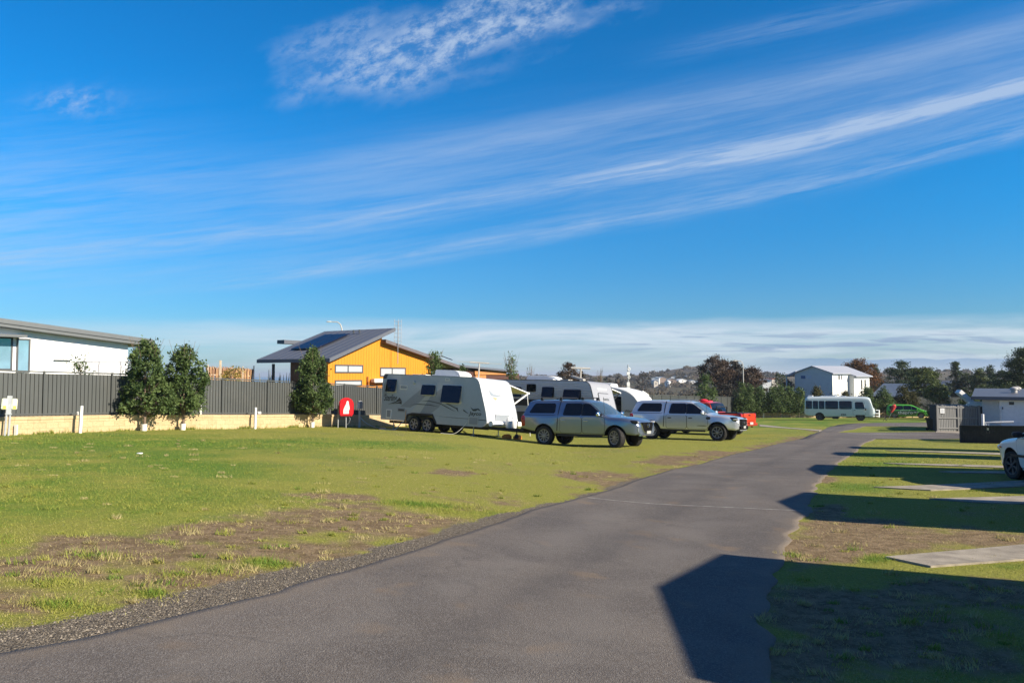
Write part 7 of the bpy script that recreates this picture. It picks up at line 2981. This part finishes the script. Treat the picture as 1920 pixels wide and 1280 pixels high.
def far_tree(px_, top_, wpx, Y, shape, label, mt, seed, nleaf=5200, z0f=0.25, flat=0.6, bark=BARK, name='tree', nclump=90, wob=0.35, leaf=None, lean=(0, 0), cr=0.17, tr=0.02):
    p = P(px_, 703, Y)
    g_ = on(p.x, p.y)
    Ht = P(px_, top_, Y).z - g_.z
    rad_ = wpx / 2 / FPX * Y
    return crown_tree(name, label, g_, Ht, Ht * z0f, rad_, shape, nclump, int(nleaf * 1.7), rad_ * cr + 0.15, leaf or (0.0019 * Y), mt, bark, seed, trunk_r=Ht * tr, flat=flat, limbs=34, wob=wob, lean=lean, group=None, core=0.25)


far_tree(1066, 680, 40, 100, umbrella, 'small brown umbrella-shaped tree behind the dark silver caravan roof', BROWN, 80, 2600, 0.55, 0.5, BARKP, cr=0.2)
far_tree(1090, 696, 20, 104, dome, 'little dark bush-like tree right of the umbrella-shaped tree', DUSK, 81, 1200, 0.3)
far_tree(1345, 668, 66, 118, dome, 'big brown tree with pale forked limbs, left and tallest of the brown group', BROWN, 82, 9000, 0.34, 0.6, BARKP, wob=0.4, nclump=120)
far_tree(1376, 676, 56, 124, dome, 'dark brown tree in the middle of the brown group behind the lamp', DUSK, 83, 7000, 0.2, 0.6, BARKP, nclump=100)
far_tree(1410, 690, 52, 116, dome, 'reddish brown tree at the right end of the brown group', BROWN, 84, 7000, 0.2, 0.6, BARK, nclump=100)
far_tree(1360, 722, 60, 112, dome, 'dark shadowy thicket tree under the brown group', DUSK, 85, 5000, 0.05, 0.7)
far_tree(1612, 674, 72, 138, dome, 'broad rust-coloured tree behind the white two-storey house', BROWN2, 86, 11000, 0.15, 0.55, nclump=140, wob=0.25)
far_tree(1642, 684, 28, 150, pine, 'dark pine peeping over the right shoulder of the rust-coloured tree', CON, 87, 2600, 0.2)
far_tree(1690, 680, 66, 128, dome, 'tall dark cypress-like tree behind the yellowing pear trees', CON, 88, 8000, 0.12, 0.5, nclump=110, wob=0.5)
far_tree(1735, 690, 70, 100, umbrella, 'spreading olive-green tree in front of the grey gabled house', CON2, 89, 9500, 0.36, 0.4, BARK, nclump=110, wob=0.4)
far_tree(1755, 722, 50, 84, dome, 'low olive bush tree behind the paling fence', CON2, 90, 4200, 0.1, 0.6)
far_tree(1792, 680, 40, 134, pine, 'ragged dark pine with a stepped top above the paling fence', CON, 91, 4500, 0.2, 0.5, wob=0.6)
far_tree(1712, 698, 30, 140, dome, 'dark tree between the cypress and the spreading olive tree', CON, 92, 3000, 0.15)
far_tree(1836, 690, 54, 126, pine, 'dark green pine left of the big edge pine', CON2, 93, 5000, 0.15, 0.5, wob=0.5)
far_tree(1858, 687, 36, 140, pine, 'slim pine between the two larger pines at the right', CON, 94, 4000, 0.15)
far_tree(1815, 700, 40, 132, dome, 'round dark tree behind the shed', CON, 95, 4200, 0.1)
far_tree(1880, 694, 40, 110, dome, 'flat-topped dark pine beside the big edge pine', CON, 96, 4500, 0.2, 0.4, wob=0.5)
far_tree(1925, 655, 130, 80, cone, 'huge dark conifer at the right edge with fringed branches', CON, 97, 26000, 0.08, 0.45, nclump=240, wob=0.35)
far_tree(1850, 724, 60, 90, dome, 'dark hedge-like tree behind the amenities block, left part', CON, 98, 4200, 0.05)
far_tree(1890, 722, 70, 78, dome, 'dark hedge-like tree behind the amenities block, right part', CON, 99, 4500, 0.05)
far_tree(1815, 738, 40, 76, dome, 'low dark bush behind the open shed', CON2, 100, 2600, 0.05)
far_tree(1462, 700, 40, 210, dome, 'distant green tree left of the white two-storey house', CON2, 101, 1800, 0.1)
far_tree(1475, 712, 30, 128, dome, 'dark tree under the verandah of the white house', DUSK, 102, 2600, 0.1)
far_tree(1160, 703, 20, 260, dome, 'tiny dark tree on the skyline left of the white column', DUSK, 103, 500, 0.2)
far_tree(1140, 706, 26, 240, umbrella, 'tiny flat tree on the skyline above the dark silver caravan nose', DUSK, 104, 500, 0.3)
far_tree(1205, 696, 30, 330, dome, 'round dark tree on the skyline right of the white column', DUSK, 105, 900, 0.1)
far_tree(1300, 742, 70, 100, dome, 'bare brown bush behind the fence left of the full pear tree', DUSK, 106, 3800, 0.05, 0.8)

# coastal scrub between the fence and the hill: one mass
rng = np.random.default_rng(77)
Cs, Ts = [], []
for k in range(1750):
    a = rng.uniform(-0.04, 0.62)
    r_ = 100 * (9.0 ** (rng.random() ** 1.1))
    x, y = r_ * math.sin(a), r_ * math.cos(a)
    if beyond(x, y) < 4:
        continue
    g_ = h(x, y)
    R_ = rng.uniform(0.8, 2.0) * (1 + r_ / 400)
    hh_ = R_ * rng.uniform(0.6, 1.0)
    if r_ < 170:
        zmax = 1.65 - (r_ * 0.020)
        hh_ = min(hh_ * 1.6, max(1.0, zmax - g_))
    n_ = int(230 if r_ < 300 else 150)
    d = rng.normal(size=(n_, 3))
    d /= np.linalg.norm(d, axis=1, keepdims=True)
    d *= (0.65 + 0.4 * rng.random((n_, 1)))
    d[:, 2] = np.abs(d[:, 2])
    Cs.append(np.array([x, y, g_]) + d * np.array([R_, R_, hh_]))
    Ts.append(np.clip(rng.random() * 0.8 + rng.random(n_) * 0.3 - 0.05, 0, 1))
C = np.vstack(Cs)
T = np.concatenate(Ts)
rr_s = np.hypot(C[:, 0], C[:, 1])
V = leaves(C, 0.0019 * rr_s, rng, aspect=0.8)
SCRUB = leaf_mat('scrub_leaf', (0.055, 0.050, 0.032), (0.150, 0.118, 0.072), 0.10)
o = link('scrub', quad_mesh('scrub', V, np.repeat(T, 4), SCRUB))
tag(o, 'brown and olive coastal scrub filling the slope up to the far hill', 'scrub', kind='stuff')


# ------------------------------------------------------------------ sea air between here and the hill
mb = MB()
mb.box((0, 6000, 0), (30000, 20000, 2))
for i, v_ in enumerate(mb.v):
    mb.v[i] = (v_[0], v_[1], -64.0 if v_[2] < 0 else 34.0)
m = bpy.data.materials.new('haze')
m.use_nodes = True
m.node_tree.nodes.clear()
vp = m.node_tree.nodes.new('ShaderNodeVolumePrincipled')
vp.inputs['Color'].default_value = (0.80, 0.88, 1.0, 1)
vp.inputs['Density'].default_value = 0.0002
vp.inputs['Anisotropy'].default_value = 0.2
mo = m.node_tree.nodes.new('ShaderNodeOutputMaterial')
m.node_tree.links.new(vp.outputs[0], mo.inputs['Volume'])
o = mb.build('haze', m)
tag(o, 'thin sea haze softening the far hill and the horizon', 'haze', kind='stuff')
